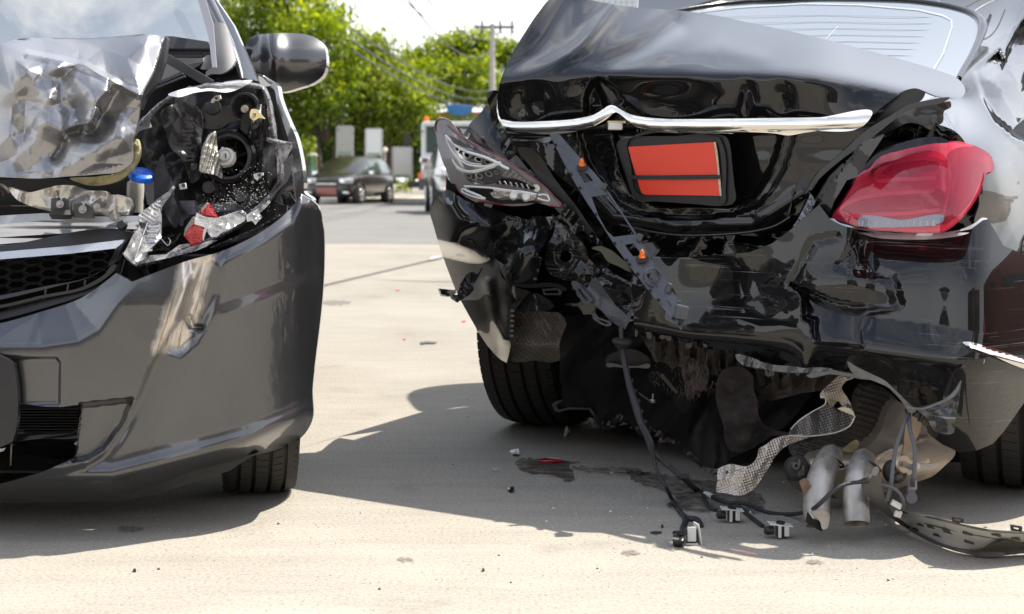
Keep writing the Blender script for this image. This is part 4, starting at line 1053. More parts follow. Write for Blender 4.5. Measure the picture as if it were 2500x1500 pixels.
# second small lamp
ring('side_lamp_bowl', 599, 263, hd, 0, [(38, 0), (36, .012), (30, .012), (28, .0), (22, -.015), (18, -.012), (12, -.018), (0, -.02)], M_hsg, 36)
q = ring('side_bulb', 599, 267, hd-.01, 0, [(9, 0), (9.5, .006), (7, .009), (5, .006), (0, .004)], mat('bulb_ivory', (.62, .58, .46), .4), 20)
relief('lamp_panel', GC([(1480, 740), (1500, 830), (1640, 760), (1700, 820), (1760, 870), (1640, 890), (1600, 920), (1500, 930), (1455, 920), (1480, 860), (1440, 820)], 0, 0), 3.47, mat('lamp_panel', (.07, .066, .070), .4, rvary=.1), G, step=10, rim=.02)
ptube('bulb_tube', [(632, 262, hd), (626, 300, 3.40), (618, 332, 3.42)], [.014, .014, .014], M_plastic_shiny, G, n=16)
relief('tube_box', GC([(1740, 830), (1790, 800), (1900, 780), (1890, 990), (1810, 990), (1760, 960), (1730, 930)], 0, 0), 3.42, M_plastic_shiny, G, step=12, rim=.04, smooth=False)
relief('ivory_clip', GC([(1810, 785), (1850, 790), (1880, 830), (1905, 855), (1860, 850), (1825, 870), (1800, 850)], 0, 0), lambda x, y: 3.38 + .0008*(x - 620), mat('ivory_plastic', (.66, .54, .30), .45), G, step=5, rim=.008)
ptube('clip_pin', [(623, 275, 3.38), (619, 300, 3.39), (612, 325, 3.4)], .0028, mat('pin_grey', (.35,)*3, .35, .6), G)
for (nm, pl, d_) in [('white_clip', [(1515, 740), (1522, 715), (1550, 690), (1580, 685), (1587, 710), (1560, 728), (1540, 725), (1532, 740)], 3.38),
                     ('white_clip', [(1820, 1255), (1850, 1245), (1890, 1243), (1890, 1262), (1865, 1275), (1850, 1300), (1828, 1285)], 3.38),
                     ('white_clip', [(1284, 1325), (1330, 1316), (1338, 1358), (1295, 1366)], 3.36)]:
    o = relief(nm, GC(pl, 0, 0), d_, M_white_pl, G, step=6, rim=.012, smooth=False, back=True)
    cx0 = sum(p[0] for p in pl)/len(pl)/2.945; cy0 = sum(p[1] for p in pl)/len(pl)/2.945
    lathe('screw', P(cx0 + 3, cy0 - 3, d_), (0, -1, 0), [(0, .004), (.003, .004), (.0042, .001), (.0042, 0)], M_plastic_grey, o, n=10)
for (x, y) in [(659, 314), (617, 446)]: lathe('screw', P(x, y, 3.38), (0, -1, .1), [(0, .004), (.003, .004), (.004, 0)], M_bolt, G, n=12)
lathe('adjuster_disc', P(521, 264, 3.42), (0, -1, .3), [(0, .008), (.017, .008), (.019, 0)], M_hsg, G, n=20)
lathe('adjuster_disc', P(475, 409, 3.41), (0, -1, .1), [(0, .008), (.007, .008), (.010, .002), (.010, 0)], M_plastic_grey, G, n=20)
lathe('adjuster_disc', P(510, 458, 3.45), (0, -1, .1), [(0, .004), (.014, .004), (.015, 0)], mat('lamp_panel', (.07,)*3), G, n=20)
# torn reflector wall with ribs on the left of the lamp
relief('torn_reflector', GC([(1160, 800), (1250, 750), (1340, 735), (1440, 800), (1455, 900), (1445, 1000), (1440, 1100), (1460, 1210), (1430, 1290), (1380, 1320), (1340, 1220), (1290, 1120), (1240, 1080), (1190, 950)], 0, 0), lambda x, y: 3.42 + .014*folds(x, y, 40, 31) + .0004*(x-440), M_hsg, G, step=6, rim=.01)
for i in range(11):
    y0 = 290 + i*10.2; x0 = 447 + 3*math.sin(i*.9)
    box('reflector_tooth', P(x0 + 12, y0, 3.388), (.018 + .004*math.sin(i*2.1), .008, .0035), M_plastic_grey, G, M=Matrix.Rotation(.12*math.sin(i*1.7), 3, 'Y'))
relief('reflector_blade', GC([(1110, 1390), (1112, 1250), (1135, 1170), (1170, 1108), (1185, 1200), (1215, 1260), (1240, 1340), (1250, 1420), (1270, 1473), (1290, 1560), (1260, 1640), (1200, 1560), (1150, 1473), (1120, 1473)], 0, 0), lambda x, y: 3.30 + .0012*(x-400) + .008*folds(x, y, 40, 3), M_hsg, G, step=6, rim=.006)
relief('mirror_shard', GC([(1545, 945), (1560, 1040), (1575, 1130), (1590, 1210), (1600, 1290), (1560, 1265), (1500, 1250), (1440, 1235), (1440, 1140), (1470, 1020), (1510, 960)], 0, 0), lambda x, y: 3.37 + .0012*(x-520) + .0035*np.sin((x + .3*y)*.55) + .008*folds(x, y, 30, 2), mat('shattered_mirror', (.42, .40, .36), .16, .9, rvary=.12, bump=.6, bscale=130), G, step=4, rim=.004)
ptube('shard_rim', [(524, 321, 3.362), (508, 338, 3.356), (495, 365, 3.35), (489, 400, 3.345), (490, 418, 3.34)], .0016, M_silver, G, n=6)
# transparent broken lens rim right round the lamp
def lensband(name, pts, w_, d_, m_=None, n=1, sd=1, rough=2.2, tw=.0014, rim=.003):
    """ragged strip of broken lens following a path"""
    c = curve(pts, False, 7); up = []; dn = []
    for i, p in enumerate(c):
        a = c[max(i-1, 0)]; b = c[min(i+1, len(c)-1)]; L = math.hypot(b[0]-a[0], b[1]-a[1]) + 1e-6
        nx, ny = -(b[1]-a[1])/L, (b[0]-a[0])/L
        ww = w_ * (.5 + .5*math.sin(math.pi*min(1, (i+1)/(len(c)) * 1.0))**.4)
        j1 = rough * float(vnoise(np.array(i*.45), np.array(sd*7.1), sd)); j2 = rough * float(vnoise(np.array(i*.6), np.array(sd*3.3), sd+9))
        up.append((p[0] + nx*(ww/2 + j1), p[1] + ny*(ww/2 + j1))); dn.append((p[0] - nx*(ww/2 + j2), p[1] - ny*(ww/2 + j2)))
    f = lambda x, y: d_ + tw*adist(x, y, pts)*1.6 + .004*folds(x, y, 22, sd)
    return relief(name, up + dn[::-1], f, m_ or M_clear_frost, G, step=5, rim=rim, smooth=False)
M_lens = film('broken_lens', (.90, .90, .92), .08, .20, (.75, .75, .76), 1.65, .5, 60)
M_lensg = film('grey_lens_edge', (.5, .5, .52), .15, .32, (.45, .45, .48), 1.7, .6, 50)
lensband('lens_rim', [(318, 345), (332, 318), (356, 288), (378, 268), (398, 250), (428, 232), (468, 214)], 12, 3.34, M_lensg, sd=2)
lensband('lens_rim', [(425, 236), (452, 224), (500, 212), (545, 208), (590, 204), (640, 214)], 15, 3.335, M_lensg, sd=3)
relief('lens_highlight', GC([(1210, 685), (1360, 632), (1440, 630), (1600, 596), (1735, 580), (1815, 580), (1790, 600), (1720, 640), (1640, 665), (1500, 655), (1400, 668), (1280, 700)], 0, 0), lambda x, y: 3.325 + .0022*(222-y), mat('lens_white', (.66, .65, .65), .12, 0, 1., rvary=.06), G, step=6, rim=.006)
lensband('lens_rim', [(640, 212), (655, 245), (662, 290), (668, 330), (678, 370), (686, 410), (684, 440), (668, 470), (640, 505), (610, 525)], 15, 3.36, M_lensg, sd=5, rough=3)
lensband('lens_rim', [(650, 340), (668, 345), (690, 350), (712, 352)], 12, 3.35, M_lensg, sd=12, rough=2)
relief('lens_flap', GC([(2010, 1010), (2060, 1035), (2095, 1040), (2100, 1060), (2085, 1090), (2060, 1140), (2020, 1200), (2000, 1260), (1990, 1180), (2000, 1090)], 0, 0), lambda x, y: 3.36 + .001*(x-680), M_lensg, G, step=7, rim=.005)
relief('lens_flap', GC([(2060, 1140), (2095, 1110), (2095, 1200), (2060, 1310), (1990, 1380), (1940, 1440), (1960, 1380), (2010, 1280)], 0, 0), lambda x, y: 3.37 + .001*(x-680), M_hsg, G, step=7, rim=.005)
relief('lens_flap', GC([(940, 985), (985, 910), (1040, 835), (1080, 808), (1092, 830), (1072, 870), (1090, 915), (1040, 930), (1000, 945), (960, 1000), (935, 1030)], 0, 0), lambda x, y: 3.31 + .001*(340-y), M_cowl, G, step=6, rim=.005)
lensband('lens_rim', [(660, 480), (620, 518), (580, 555), (530, 580), (480, 606), (430, 622), (380, 640), (330, 652)], 13, 3.30, M_lensg, sd=7, rough=3)
# big clear shards at the bottom
H2 = lambda l: [(300 + x/4.946, 400 + y/4.946) for x, y in l]
def shardf(d0, kx, ky, sd, x0, y0): return lambda x, y: d0 + kx*(x-x0) + ky*(y-y0) + .005*folds(x, y, 26, sd)
sa = relief('lens_shard', H2([(180, 640), (300, 530), (420, 420), (540, 340), (610, 265), (630, 290), (560, 400), (475, 520), (460, 580), (465, 680), (462, 780), (458, 900), (400, 970), (330, 1030), (270, 1090), (245, 1160), (150, 1210), (130, 1215), (10, 1080), (60, 990), (120, 860), (170, 800), (200, 720)]), shardf(3.20, .0010, -.0006, 4, 360, 560), M_lens, G, step=6, rim=.006, smooth=False)
relief('shard_ribbing', H2([(200, 600), (340, 500), (470, 420), (460, 530), (430, 620), (380, 700), (300, 730), (210, 700), (180, 650)]), lambda x, y: 3.192 + .001*(x-360) + .002*np.sin((x*.8 + y)*1.5), M_clear_frost, G, step=4, rim=.003, smooth=False)
for i in range(6):
    y0 = 548 + i*12; x0 = 362 - i*3
    relief('shard_flute', [(x0, y0), (x0 + 29 - i, y0 - 3), (x0 + 30 - i, y0 + 4), (x0 + 8, y0 + 9), (x0 - 4, y0 + 7)], lambda x, y: 3.186 + .0012*np.abs(y - y0 - 4), M_silver, sa, step=5, rim=.003)
for i in range(5):
    a = (322 + i*9.5, 598 - i*9); b = (306 + i*9, 624 - i*7)
    relief('shard_prism', [a, (a[0]+9, a[1]+4), (b[0]+16, b[1]+10), b], lambda x, y: 3.188 + .001*(x-330), mat('prism_dark', (.14, .14, .16), .12, .6), sa, step=6, rim=.003, smooth=False)
ptube('shard_edge', [(300, 618, 3.19), (312, 632, 3.185), (328, 645, 3.185), (350, 636, 3.2), (362, 612, 3.2)], .0022, M_lens, sa, n=6)
ptube('shard_edge', [(328, 643, 3.184), (340, 605, 3.18), (352, 570, 3.18), (360, 546, 3.185)], .0016, M_silver, sa, n=6)
relief('lens_shard', H2([(890, 590), (960, 630), (1040, 650), (1140, 652), (1240, 620), (1350, 580), (1420, 555), (1480, 580), (1500, 640), (1460, 700), (1370, 750), (1300, 790), (1180, 840), (1140, 885), (1060, 885), (1020, 820), (980, 770), (930, 750), (860, 730), (870, 670)]), shardf(3.22, .0008, -.0012, 8, 530, 560), M_lens, G, step=6, rim=.006, smooth=False)
relief('lens_shard', H2([(1080, 680), (1060, 740), (1010, 800), (985, 870), (975, 940), (965, 900), (975, 800), (1020, 720)]), 3.2, M_silver, G, step=6, rim=.006)
relief('lens_shard', H2([(1490, 620), (1600, 560), (1700, 480), (1770, 440), (1780, 470), (1720, 540), (1650, 600), (1680, 650), (1630, 700), (1600, 740), (1560, 690), (1500, 700)]), shardf(3.28, .0005, -.001, 9, 630, 530), M_lens, G, step=6, rim=.006, smooth=False)
relief('lens_shard', H2([(300, 1110), (420, 1100), (520, 1095), (600, 1040), (680, 980), (780, 965), (810, 1000), (880, 1010), (960, 960), (1040, 930), (1140, 925), (1000, 1010), (860, 1060), (700, 1100), (500, 1150), (300, 1190), (160, 1220)]), shardf(3.24, .0002, -.001, 14, 450, 615), M_lens, G, step=6, rim=.006, smooth=False)
# red reflector triangles
M_redr = mat('red_reflector', (.62, .006, .012), .16, 0, 1., .05, bump=1.0, bscale=260)
rt = relief('red_reflector', H2([(1010, 470), (1045, 475), (1145, 648), (1040, 640), (960, 615), (915, 590), (960, 530)]), lambda x, y: 3.26 + .0006*(x - 500) , M_redr, G, step=5, rim=.008, smooth=False, back=True)
rb = relief('red_reflector', H2([(740, 870), (840, 730), (880, 725), (975, 795), (965, 930), (870, 990), (820, 990)]), lambda x, y: 3.235 + .0006*(x - 460), M_redr, G, step=5, rim=.008, smooth=False, back=True)
for (par, cx0, cy0, w0, h0, d_) in [(rt, 513, 518, 22, 20, 3.262), (rb, 474, 577, 34, 38, 3.236)]:
    V = []; Fs = []
    for i in range(12):
        for j in range(12):
            x = cx0 - w0/2 + i*w0/11 + (j % 2)*1.5; y = cy0 - h0/2 + j*h0/11
            if not inside(np.array([x]), np.array([y]), H2([(1020, 500), (1120, 640), (960, 610)]) if par is rt else H2([(760, 870), (870, 745), (965, 805), (955, 920), (835, 975)]))[0]: continue
            c = P(x, y, d_ - .002 + .0006*(x - (500 if par is rt else 460))); r = .0011; n0 = len(V)
            V += [c + Vector((-r, 0, 0)), c + Vector((0, 0, r)), c + Vector((r, 0, 0)), c + Vector((0, 0, -r)), c + Vector((0, -.0012, 0))]
            Fs += [(n0, n0+1, n0+4), (n0+1, n0+2, n0+4), (n0+2, n0+3, n0+4), (n0+3, n0, n0+4)]
    o = mesh('reflector_studs', V, Fs, mat('red_stud', (.78, .03, .03), .1, 0, 1.), par); o['kind'] = 'stuff'
plate('reflector_backing', H2([(1010, 470), (960, 530), (920, 590), (945, 600), (1035, 480)]), 3.255, mat('dirty_pale_plastic', (.42, .34, .30), .6, vary=.3, vscale=60), G, rim=.006)
plate('reflector_backing', H2([(750, 780), (830, 660), (850, 640), (870, 660), (840, 740), (760, 860), (735, 870)]), 3.24, mat('dirty_pale_plastic', (.42,)*3), G, rim=.006)
# black mouldings and clips filling the floor of the lamp bay
for (pl, d_, m_) in [([(660, 450), (860, 445), (890, 600), (800, 620), (700, 500)], 3.40, mat('slate_plastic', (.16, .16, .18), .4)),
                     ([(880, 500), (1350, 460), (1375, 560), (1140, 580), (1100, 560), (960, 600)], 3.42, mat('slate_plastic', (.16,)*3)),
                     ([(640, 380), (660, 460), (700, 540), (800, 640), (740, 680), (720, 760), (600, 700), (560, 560), (560, 420)], 3.36, M_plastic),
                     ([(300, 1000), (560, 900), (720, 800), (640, 960), (560, 1050), (400, 1090)], 3.36, M_plastic_shiny),
                     ([(1320, 260), (1420, 330), (1620, 470), (1500, 520), (1360, 420)], 3.40, M_hsg),
                     ([(1830, 495), (1980, 500), (1970, 660), (1850, 680)], 3.40, M_plastic),
                     ([(1910, 380), (2000, 340), (2110, 500), (2060, 540), (1940, 480)], 3.39, M_plastic_shiny),
                     ([(1100, 990), (1900, 660), (1890, 700), (1560, 860), (1100, 1040)], 3.30, M_plastic)]:
    relief('lamp_moulding', H2(pl), (lambda dd, s_: (lambda x, y: dd + .006*folds(x, y, 30, s_)))(d_, int(pl[0][0]) % 17), m_, G, step=10, rim=.02, smooth=False)
for i in range(13):
    x0 = 520 + i*13.2; y0 = 603 - i*5.6 - (i > 8)*(i-8)*2.0
    box('bumper_clip', P(x0, y0, 3.27), (.009, .008, .003), M_plastic_grey if i % 3 == 0 else M_plastic, G, M=Matrix.Rotation(-.42, 3, 'Y'))
lathe('adjuster_disc', P(590, 487, 3.40), (0, -1, .5), [(0, .012), (.012, .012), (.014, .0)], M_plastic, G, n=24)
ptube('lamp_lead', [(322, 640, 3.3), (350, 622, 3.34), (390, 590, 3.34), (425, 575, 3.34)], .003, M_rubber, G)
ptube('lamp_lead', [(395, 585, 3.32), (410, 600, 3.30), (416, 590, 3.30), (412, 582, 3.31)], .0016, M_silver, G)
for i in range(7): lathe('gaiter_ring', P(346 + i*1.2, 655 + i*2.6, 3.33), (.3, -.2, 1), [(.010, -.001), (.014, 0), (.010, .001)], M_rubber, G, n=16)
# glass crumbs sprinkled on the lamp floor
rg = np.random.RandomState(4); V = []; Fs = []
for i in range(420):
    u = rg.uniform(0, 1); x = 480 + 180*u + rg.normal()*10; y = 512 - 45*u + rg.normal()*14 if rg.rand() < .6 else rg.uniform(400, 520)
    if y > 535 or x > 672: continue
    c = P(x, y, 3.36 + rg.rand()*.02); r = rg.uniform(.0004, .0014); n0 = len(V)
    for q_ in ((1, 0, 0), (-.6, .5, .4), (-.3, -.8, .2), (.1, .1, 1)): V.append(c + Vector(q_)*r)
    Fs += [(n0, n0+1, n0+2), (n0, n0+2, n0+3), (n0, n0+3, n0+1), (n0+1, n0+3, n0+2)]
o = mesh('glass_crumbs', V, Fs, M_white_pl, G); o['kind'] = 'stuff'

# ---- front wheel
def wheel_at(parent, x, y_contact, width_px, k, axis, R_, w_, cxs, tread='rib', seed=0):
    """tyre resting on the ground; its tread blocks are real"""
    d = F / k; c = P(cxs, HY + HC*k, d); c.z = R_
    ax = Vector(axis).normalized()
    h = w_/2
    prof = [(R_*.60, -h*.92), (R_*.80, -h*1.04), (R_*.93, -h*1.0), (R_*.985, -h*.86)]
    # grooves run round the tread
    gx = [-.62, -.22, .22, .62]
    for g in gx: prof += [(R_*(1 - .012*abs(g)**2) , (g-.05)*h), (R_*.965, (g-.045)*h), (R_*.965, (g+.045)*h), (R_*(1 - .012*abs(g)**2), (g+.05)*h)]
    prof += [(R_*.985, h*.86), (R_*.93, h*1.0), (R_*.80, h*1.04), (R_*.60, h*.92)]
    ty = lathe('wheel', c, ax, prof, M_rubber, parent, n=96, ang=28)
    lathe('rim', c, ax, [(R_*.62, h*.8), (R_*.60, h*.5), (R_*.3, h*.3), (0, h*.3)], M_alu, ty, n=32)
    # sipes: narrow dark cuts modelled as raised shoulder blocks
    u = ax.orthogonal().normalized(); v = ax.cross(u); V = []; Fs = []
    N = 74
    for i in range(N):
        a0 = 2*math.pi*i/N; a1 = a0 + 2*math.pi/N*.84
        for (h0, h1, sk) in [(-.98, -.69, .5), (-.55, -.29, .9), (-.15, .15, .6), (.29, .55, -.9), (.69, .98, -.5)]:
            n0 = len(V); da = .03*sk
            for rr in (R_*.97, R_*(1.004 - .010*max(abs(h0), abs(h1))**3)):
                for (aa, hh) in ((a0, h0), (a1, h0), (a1+da, h1), (a0+da, h1)):
                    r2 = rr - (R_*.02 if abs(hh) > .9 else 0)
                    V.append(c + ax*hh*h + (u*math.cos(aa) + v*math.sin(aa))*r2)
            Fs += [(n0+4, n0+5, n0+6, n0+7), (n0, n0+1, n0+5, n0+4), (n0+1, n0+2, n0+6, n0+5), (n0+2, n0+3, n0+7, n0+6), (n0+3, n0, n0+4, n0+7)]
    o = mesh('tread_blocks', V, Fs, M_rubber, ty); o['kind'] = 'stuff'
    return ty
wheel_at(G, 0, 1225, 0, 1008, (1, .22, 0), .262, .17, 630)
# body behind the front panels (wings, doors, roof) running back from the nose
secs = []
for yy, hw, zt, zb in [(3.9, .60, .80, .20), (4.4, .78, .90, .18), (6.0, .80, .95, .18), (7.0, .76, .9, .2)]:
    cx0 = -1.40 - .15*(yy - 3.9)
    secs.append([Vector((cx0 - hw, yy, zb)), Vector((cx0 - hw, yy, zt-.1)), Vector((cx0 - hw*.9, yy, zt)), Vector((cx0 + hw*.9, yy, zt)), Vector((cx0 + hw, yy, zt-.1)), Vector((cx0 + hw, yy, zb))])
loft('body_shell', secs, M_grey, G)
secs = []
for yy, hw, zt in [(4.35, .58, 1.28), (4.6, .58, 1.46), (6.0, .60, 1.50), (6.9, .58, 1.3)]:
    cx0 = -1.46 - .15*(yy - 3.9); hw *= .86
    secs.append([Vector((cx0 - hw*1.2, yy, .88)), Vector((cx0 - hw, yy, zt-.06)), Vector((cx0 - hw*.85, yy, zt)), Vector((cx0 + hw*.85, yy, zt)), Vector((cx0 + hw, yy, zt-.06)), Vector((cx0 + hw*1.2, yy, .88))])
loft('cabin', secs, M_grey, G)
box('radiator_light_blocker', (-1.35, 3.60, .44), (.94, .44, .50), M_void, G)  # unseen box added to stop sunlight leaking under the car
mesh('bay_light_blocker', [(-1.75, 3.3, .40), (-.475, 3.3, .40), (-.61, 4.2, .40), (-1.9, 4.2, .40)], [(0, 1, 2, 3)], M_void, G)  # unseen sheet added to block stray sun through the engine bay
box('wing_light_blocker', (-.64, 3.44, .50), (.34, .14, .15), M_void, G)  # unseen box added to block a lit strip on the ground
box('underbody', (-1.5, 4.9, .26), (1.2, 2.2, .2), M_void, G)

# ================================================================== BLACK SALOON (right, rear view)
B = thing('wrecked_black_saloon', 'black saloon with its boot lid buckled up, bumper torn open and left tail lamp shattered', 'car', (.6, 4.2, 0))
def D(x): 
    x = np.asarray(x, float)
    return 4.0 - (x - 1065) / 1360 * .9 + .0017 * softplus(x - 2380, 30) + .0016*softplus(1130 - x, 25)
cv = lambda ox, oy, s=2.945: (lambda l: [(ox + x / s, oy + y / s) for x, y in l])
cA, cB, cC, cD, cE, cF, cL = cv(1040, 160), cv(1040, 460), cv(1140, 860), cv(1660, 0), cv(1660, 400), cv(1660, 860, 2.748), cv(1040, 280, 5.936)
cM = cv(1240, 500, 3.709)

# ---- boot lid: deck, rolled edge and rear face in one pressed sheet
lid_edge = smooth1([1200, 1220, 1300, 1380, 1459, 1520, 1600, 1719, 1880, 1960, 2050, 2130, 2227, 2360], [206, 203, 194, 189, 184, 184, 186, 188, 189, 193, 202, 216, 238, 262])
ridge_y = smooth1([1200, 1352, 1480, 1547, 1667, 1830, 2095, 2237, 2356], [120, -8, 10, 18, 27, 56, 117, 156, 215])
deck_k = smooth1([1200, 1300, 1420, 1560, 1720, 1880, 2100, 2400], [.0009, .0010, .0014, .0023, .0032, .0036, .0035, .0033])
def flid(x, y):
    e = lid_edge(x); t = e - y
    d = D(x) + .00034 * np.maximum(0, -t)
    d = d + deck_k(x) * softplus(t - 9, 7) + .0005 * softplus(t, 4)
    # the middle of the deck bows up, the right end is pulled flat
    d = d - .05 * blob(x, y, 1700, 110, 260, 70)
    # long folds radiating from the blow on the edge
    m = ss(t / 60)
    d = d + m * (ridge(x, y, [(1459, 190), (1560, 120), (1650, 60)], 26, .035) - ridge(x, y, [(1300, 205), (1420, 110), (1500, 20)], 22, .03)
                 + ridge(x, y, [(1240, 200), (1330, 90), (1375, 0)], 34, .03) - ridge(x, y, [(1640, 168), (1760, 120), (1860, 150)], 26, .012)
                 + ridge(x, y, [(1480, 178), (1620, 150), (1720, 140)], 14, .006))
    # face: triangular punched dent, knocks, and the boss of the right lamp
    f = ss(-t / 8)
    tri_ = pmask(x, y, [(1459, 186), (1505, 222), (1516, 245), (1498, 262), (1432, 292), (1430, 240), (1442, 210)], 9)
    d = d + f * tri_ * .035
    d = d + f * (crease(x, y, [(1459, 186), (1497, 262)], 20, -.014) + .02*blob(x, y, 1290, 250, 40, 40) - .012*blob(x, y, 1370, 245, 60, 40)
                 + .012*blob(x, y, 1620, 250, 80, 40) - .012*blob(x, y, 1760, 230, 60, 40) + .018*blob(x, y, 1820, 245, 16, 40) - .012*blob(x, y, 1860, 240, 40, 40) + .014*blob(x, y, 1905, 235, 24, 34))
    # the right third of the face leans back and mirrors the sky
    r = ss((x - 1880) / 220)
    d = d - f * r * .0022 * np.maximum(0, -t) * .0 + r * .0009 * softplus(290 - y, 10) * ss((x-1900)/240)
    d = d + .0012 * vnoise(x/90, y/50, 2) * f
    return d
LID = [(1223, 292), (1214, 250), (1220, 204), (1240, 152), (1275, 90), (1315, 30), (1345, -4), (1375, -12), (1410, -6), (1480, 8), (1547, 18), (1600, 22), (1667, 27), (1741, 37), (1830, 56), (1949, 81), (2095, 117), (2237, 156), (2300, 176), (2335, 190), (2351, 206), (2357, 221), (2350, 237), (2335, 242), (2322, 241), (2288, 236), (2227, 216), (2195, 232), (2169, 250), (2127, 282),
       (1966, 290), (1660, 291), (1619, 290), (1542, 281), (1515, 268), (1497, 258), (1447, 282), (1400, 292), (1345, 296), (1280, 297)]
relief('boot_lid', LID, flid, M_black, B, step=6.5, rim=.014)
# chrome strip, kinked in the middle
CH_T = cA([(540, 390), (620, 404), (800, 404), (900, 400), (1080, 384), (1200, 358), (1345, 287), (1400, 318), (1480, 356), (1600, 376), (1700, 384), (2000, 386), (2200, 386)]) + cD([(250, 857), (700, 850), (1000, 845), (1380, 829)])
CH_B = cD([(1372, 845), (1320, 905), (1100, 930), (900, 955), (770, 975), (690, 962), (300, 956)]) + cA([(2200, 489), (1800, 482), (1600, 468), (1480, 425), (1420, 370), (1365, 337), (1300, 385), (1200, 440), (1100, 470), (870, 495), (740, 485), (620, 468), (575, 440)])
def fch(x, y):
    tp = interp(x, [p[0] for p in CH_T], [p[1] for p in CH_T]); 
    v = (y - tp) / 34
    return D(x) - .012 - .005*np.sin(np.clip(v, 0, 1)*math.pi) + .004*np.sin(x*.02) + .00016*np.maximum(0, y - tp - 18)
relief('chrome_strip', CH_T + CH_B, fch, M_chrome, B, step=5, rim=.010)
o = box('strip_clip', P(1502, 309, D(1502) + .0), (.036, .03, .018), M_white_pl, B); bev(o, .003)
box('strip_clip', P(1505, 299, D(1502) + .005), (.045, .03, .006), mat('ivory_plastic', (.6, .55, .4), .4), B)
for i in range(8): box('clip_rib', P(1556 + i*9, 320, D(1560) + .01), (.004, .02, .008), M_plastic, B)

# ---- panel below the strip with the pressed recess round the plate
REC = [(1413, 322), (1430, 381), (1450, 420), (1481, 462), (1512, 498), (1552, 520), (1634, 531), (1720, 531), (1787, 526), (1850, 505), (1890, 460), (1915, 410), (1935, 350), (1945, 322)]
REC2 = [(1500, 318), (1520, 420), (1545, 470), (1600, 496), (1660, 500), (1780, 502), (1840, 480), (1870, 440), (1895, 380), (1912, 318)]
def flow(x, y):
    d = D(x) + .012 + .00010*(y - 300)
    d = d + .040*pmask(x, y, REC, 7) + .030*pmask(x, y, REC2, 9)
    d = d + .0004*np.maximum(0, y - 525) - .012*ridge(x, y, [(1400, 420), (1500, 530), (1650, 552), (1840, 548), (1960, 470)], 12, 1.)
    d = d + .016*ss((1500 - x)/140)*folds(x, y, 90, 5) + .003*vnoise(x/60, y/40, 8)
    d = d + .010*blob(x, y, 1700, 540, 30, 20) - .008*blob(x, y, 1640, 556, 40, 16)
    return d
LOW = [(1232, 318), (1335, 328), (1464, 301), (1503, 276), (1545, 303), (1617, 323), (1894, 325), (1921, 331), (1966, 322), (2108, 306), (2127, 283), (2156, 268), (2101, 340), (2061, 385), (2000, 440), (1966, 490), (1945, 530), (1925, 545), (1890, 560), (1830, 570), (1745, 577), (1660, 576), (1590, 560), (1515, 544), (1450, 500), (1413, 470), (1345, 415), (1290, 370), (1252, 348)]
relief('boot_lid_lower', LOW, flow, M_black, B, step=7, rim=.012)
relief('second_strip', cA([(590, 520), (650, 530), (760, 535), (905, 528), (900, 540), (760, 545), (650, 543), (600, 535)]), lambda x, y: D(x) - .004, M_chrome, B, step=8, rim=.008)
relief('strip_stub', cA([(570, 475), (640, 485), (760, 495), (860, 497), (870, 520), (760, 532), (650, 525), (600, 505)]), lambda x, y: D(x) + .004 + .012*((y-328)/16)**2, M_black, B, step=6, rim=.01)
ptube('lid_seam', [(x, y, float(D(x)) + .006) for x, y in [(1515, 549), (1590, 566), (1660, 575), (1745, 574), (1830, 567), (1890, 553), (1930, 530)]], .0035, M_black, B)

# ---- plate holder with two blank red fields
TL = D
M_hold = mat('holder_plastic', (.012, .011, .012), .5)
dpl = lambda x, y: D(x) + .032 + .00005*(y - 330)
Ho = cA([(1375, 560), (1390, 540), (1430, 528), (1800, 508), (2100, 496), (2160, 515), (2190, 600), (2200, 700), (2215, 850), (2222, 975), (2200, 1000), (2150, 1008), (1900, 995), (1640, 978), (1520, 972), (1490, 930), (1430, 760), (1385, 620)])
relief('plate_holder', Ho, lambda x, y: dpl(x, y) - .018, M_hold, B, step=10, rim=.035)
relief('holder_rim', cA([(1395, 562), (1440, 540), (2070, 508), (2110, 520), (2130, 560), (2155, 900), (2150, 985), (2130, 1003), (2105, 985), (2120, 940), (2128, 820), (2090, 545), (1445, 580), (1470, 700), (1530, 925), (1560, 940), (1500, 945), (1460, 850), (1410, 660)]), lambda x, y: dpl(x, y) - .026, M_hold, B, step=8, rim=.012)
M_redp = mat('red_plate_field', (.74, .045, .016), .38, 0, .2, .3, vary=.06, vscale=3)
relief('plate_field', cA([(1452, 586), (1800, 566), (2085, 551), (2100, 660), (2115, 786), (1512, 794), (1480, 690)]), lambda x, y: dpl(x, y) - .024, M_redp, B, step=20, rim=.003, smooth=False)
relief('plate_field', cA([(1520, 820), (2116, 816), (2124, 900), (2126, 935), (2112, 938), (1580, 930), (1552, 920), (1535, 880)]), lambda x, y: dpl(x, y) - .024, M_redp, B, step=20, rim=.003, smooth=False)
relief('holder_bar', cA([(1470, 790), (1800, 793), (2122, 788), (2124, 817), (1800, 822), (1480, 818)]), lambda x, y: dpl(x, y) - .030, M_hold, B, step=20, rim=.006, smooth=False)
for pts in ([(2068, 552), (2082, 550), (2096, 620), (2112, 788), (2098, 788), (2092, 700)], [(2100, 816), (2116, 816), (2126, 938), (2112, 940), (2108, 900)]):
    relief('peeling_edge', cA(pts), lambda x, y: dpl(x, y) - .027 + .003*folds(x, y, 8, 3), mat('peeled_film', (.50, .44, .33), .5, vary=.3, vscale=80), B, step=4, rim=.002, smooth=False)
for pts in ([(1400, 590), (1430, 588), (1490, 760), (1470, 790), (1440, 720)], [(1480, 822), (1510, 822), (1545, 915), (1510, 910)]):
    relief('holder_slot', cA(pts), lambda x, y: dpl(x, y) - .021, M_void, B, step=10, rim=.004, smooth=False)

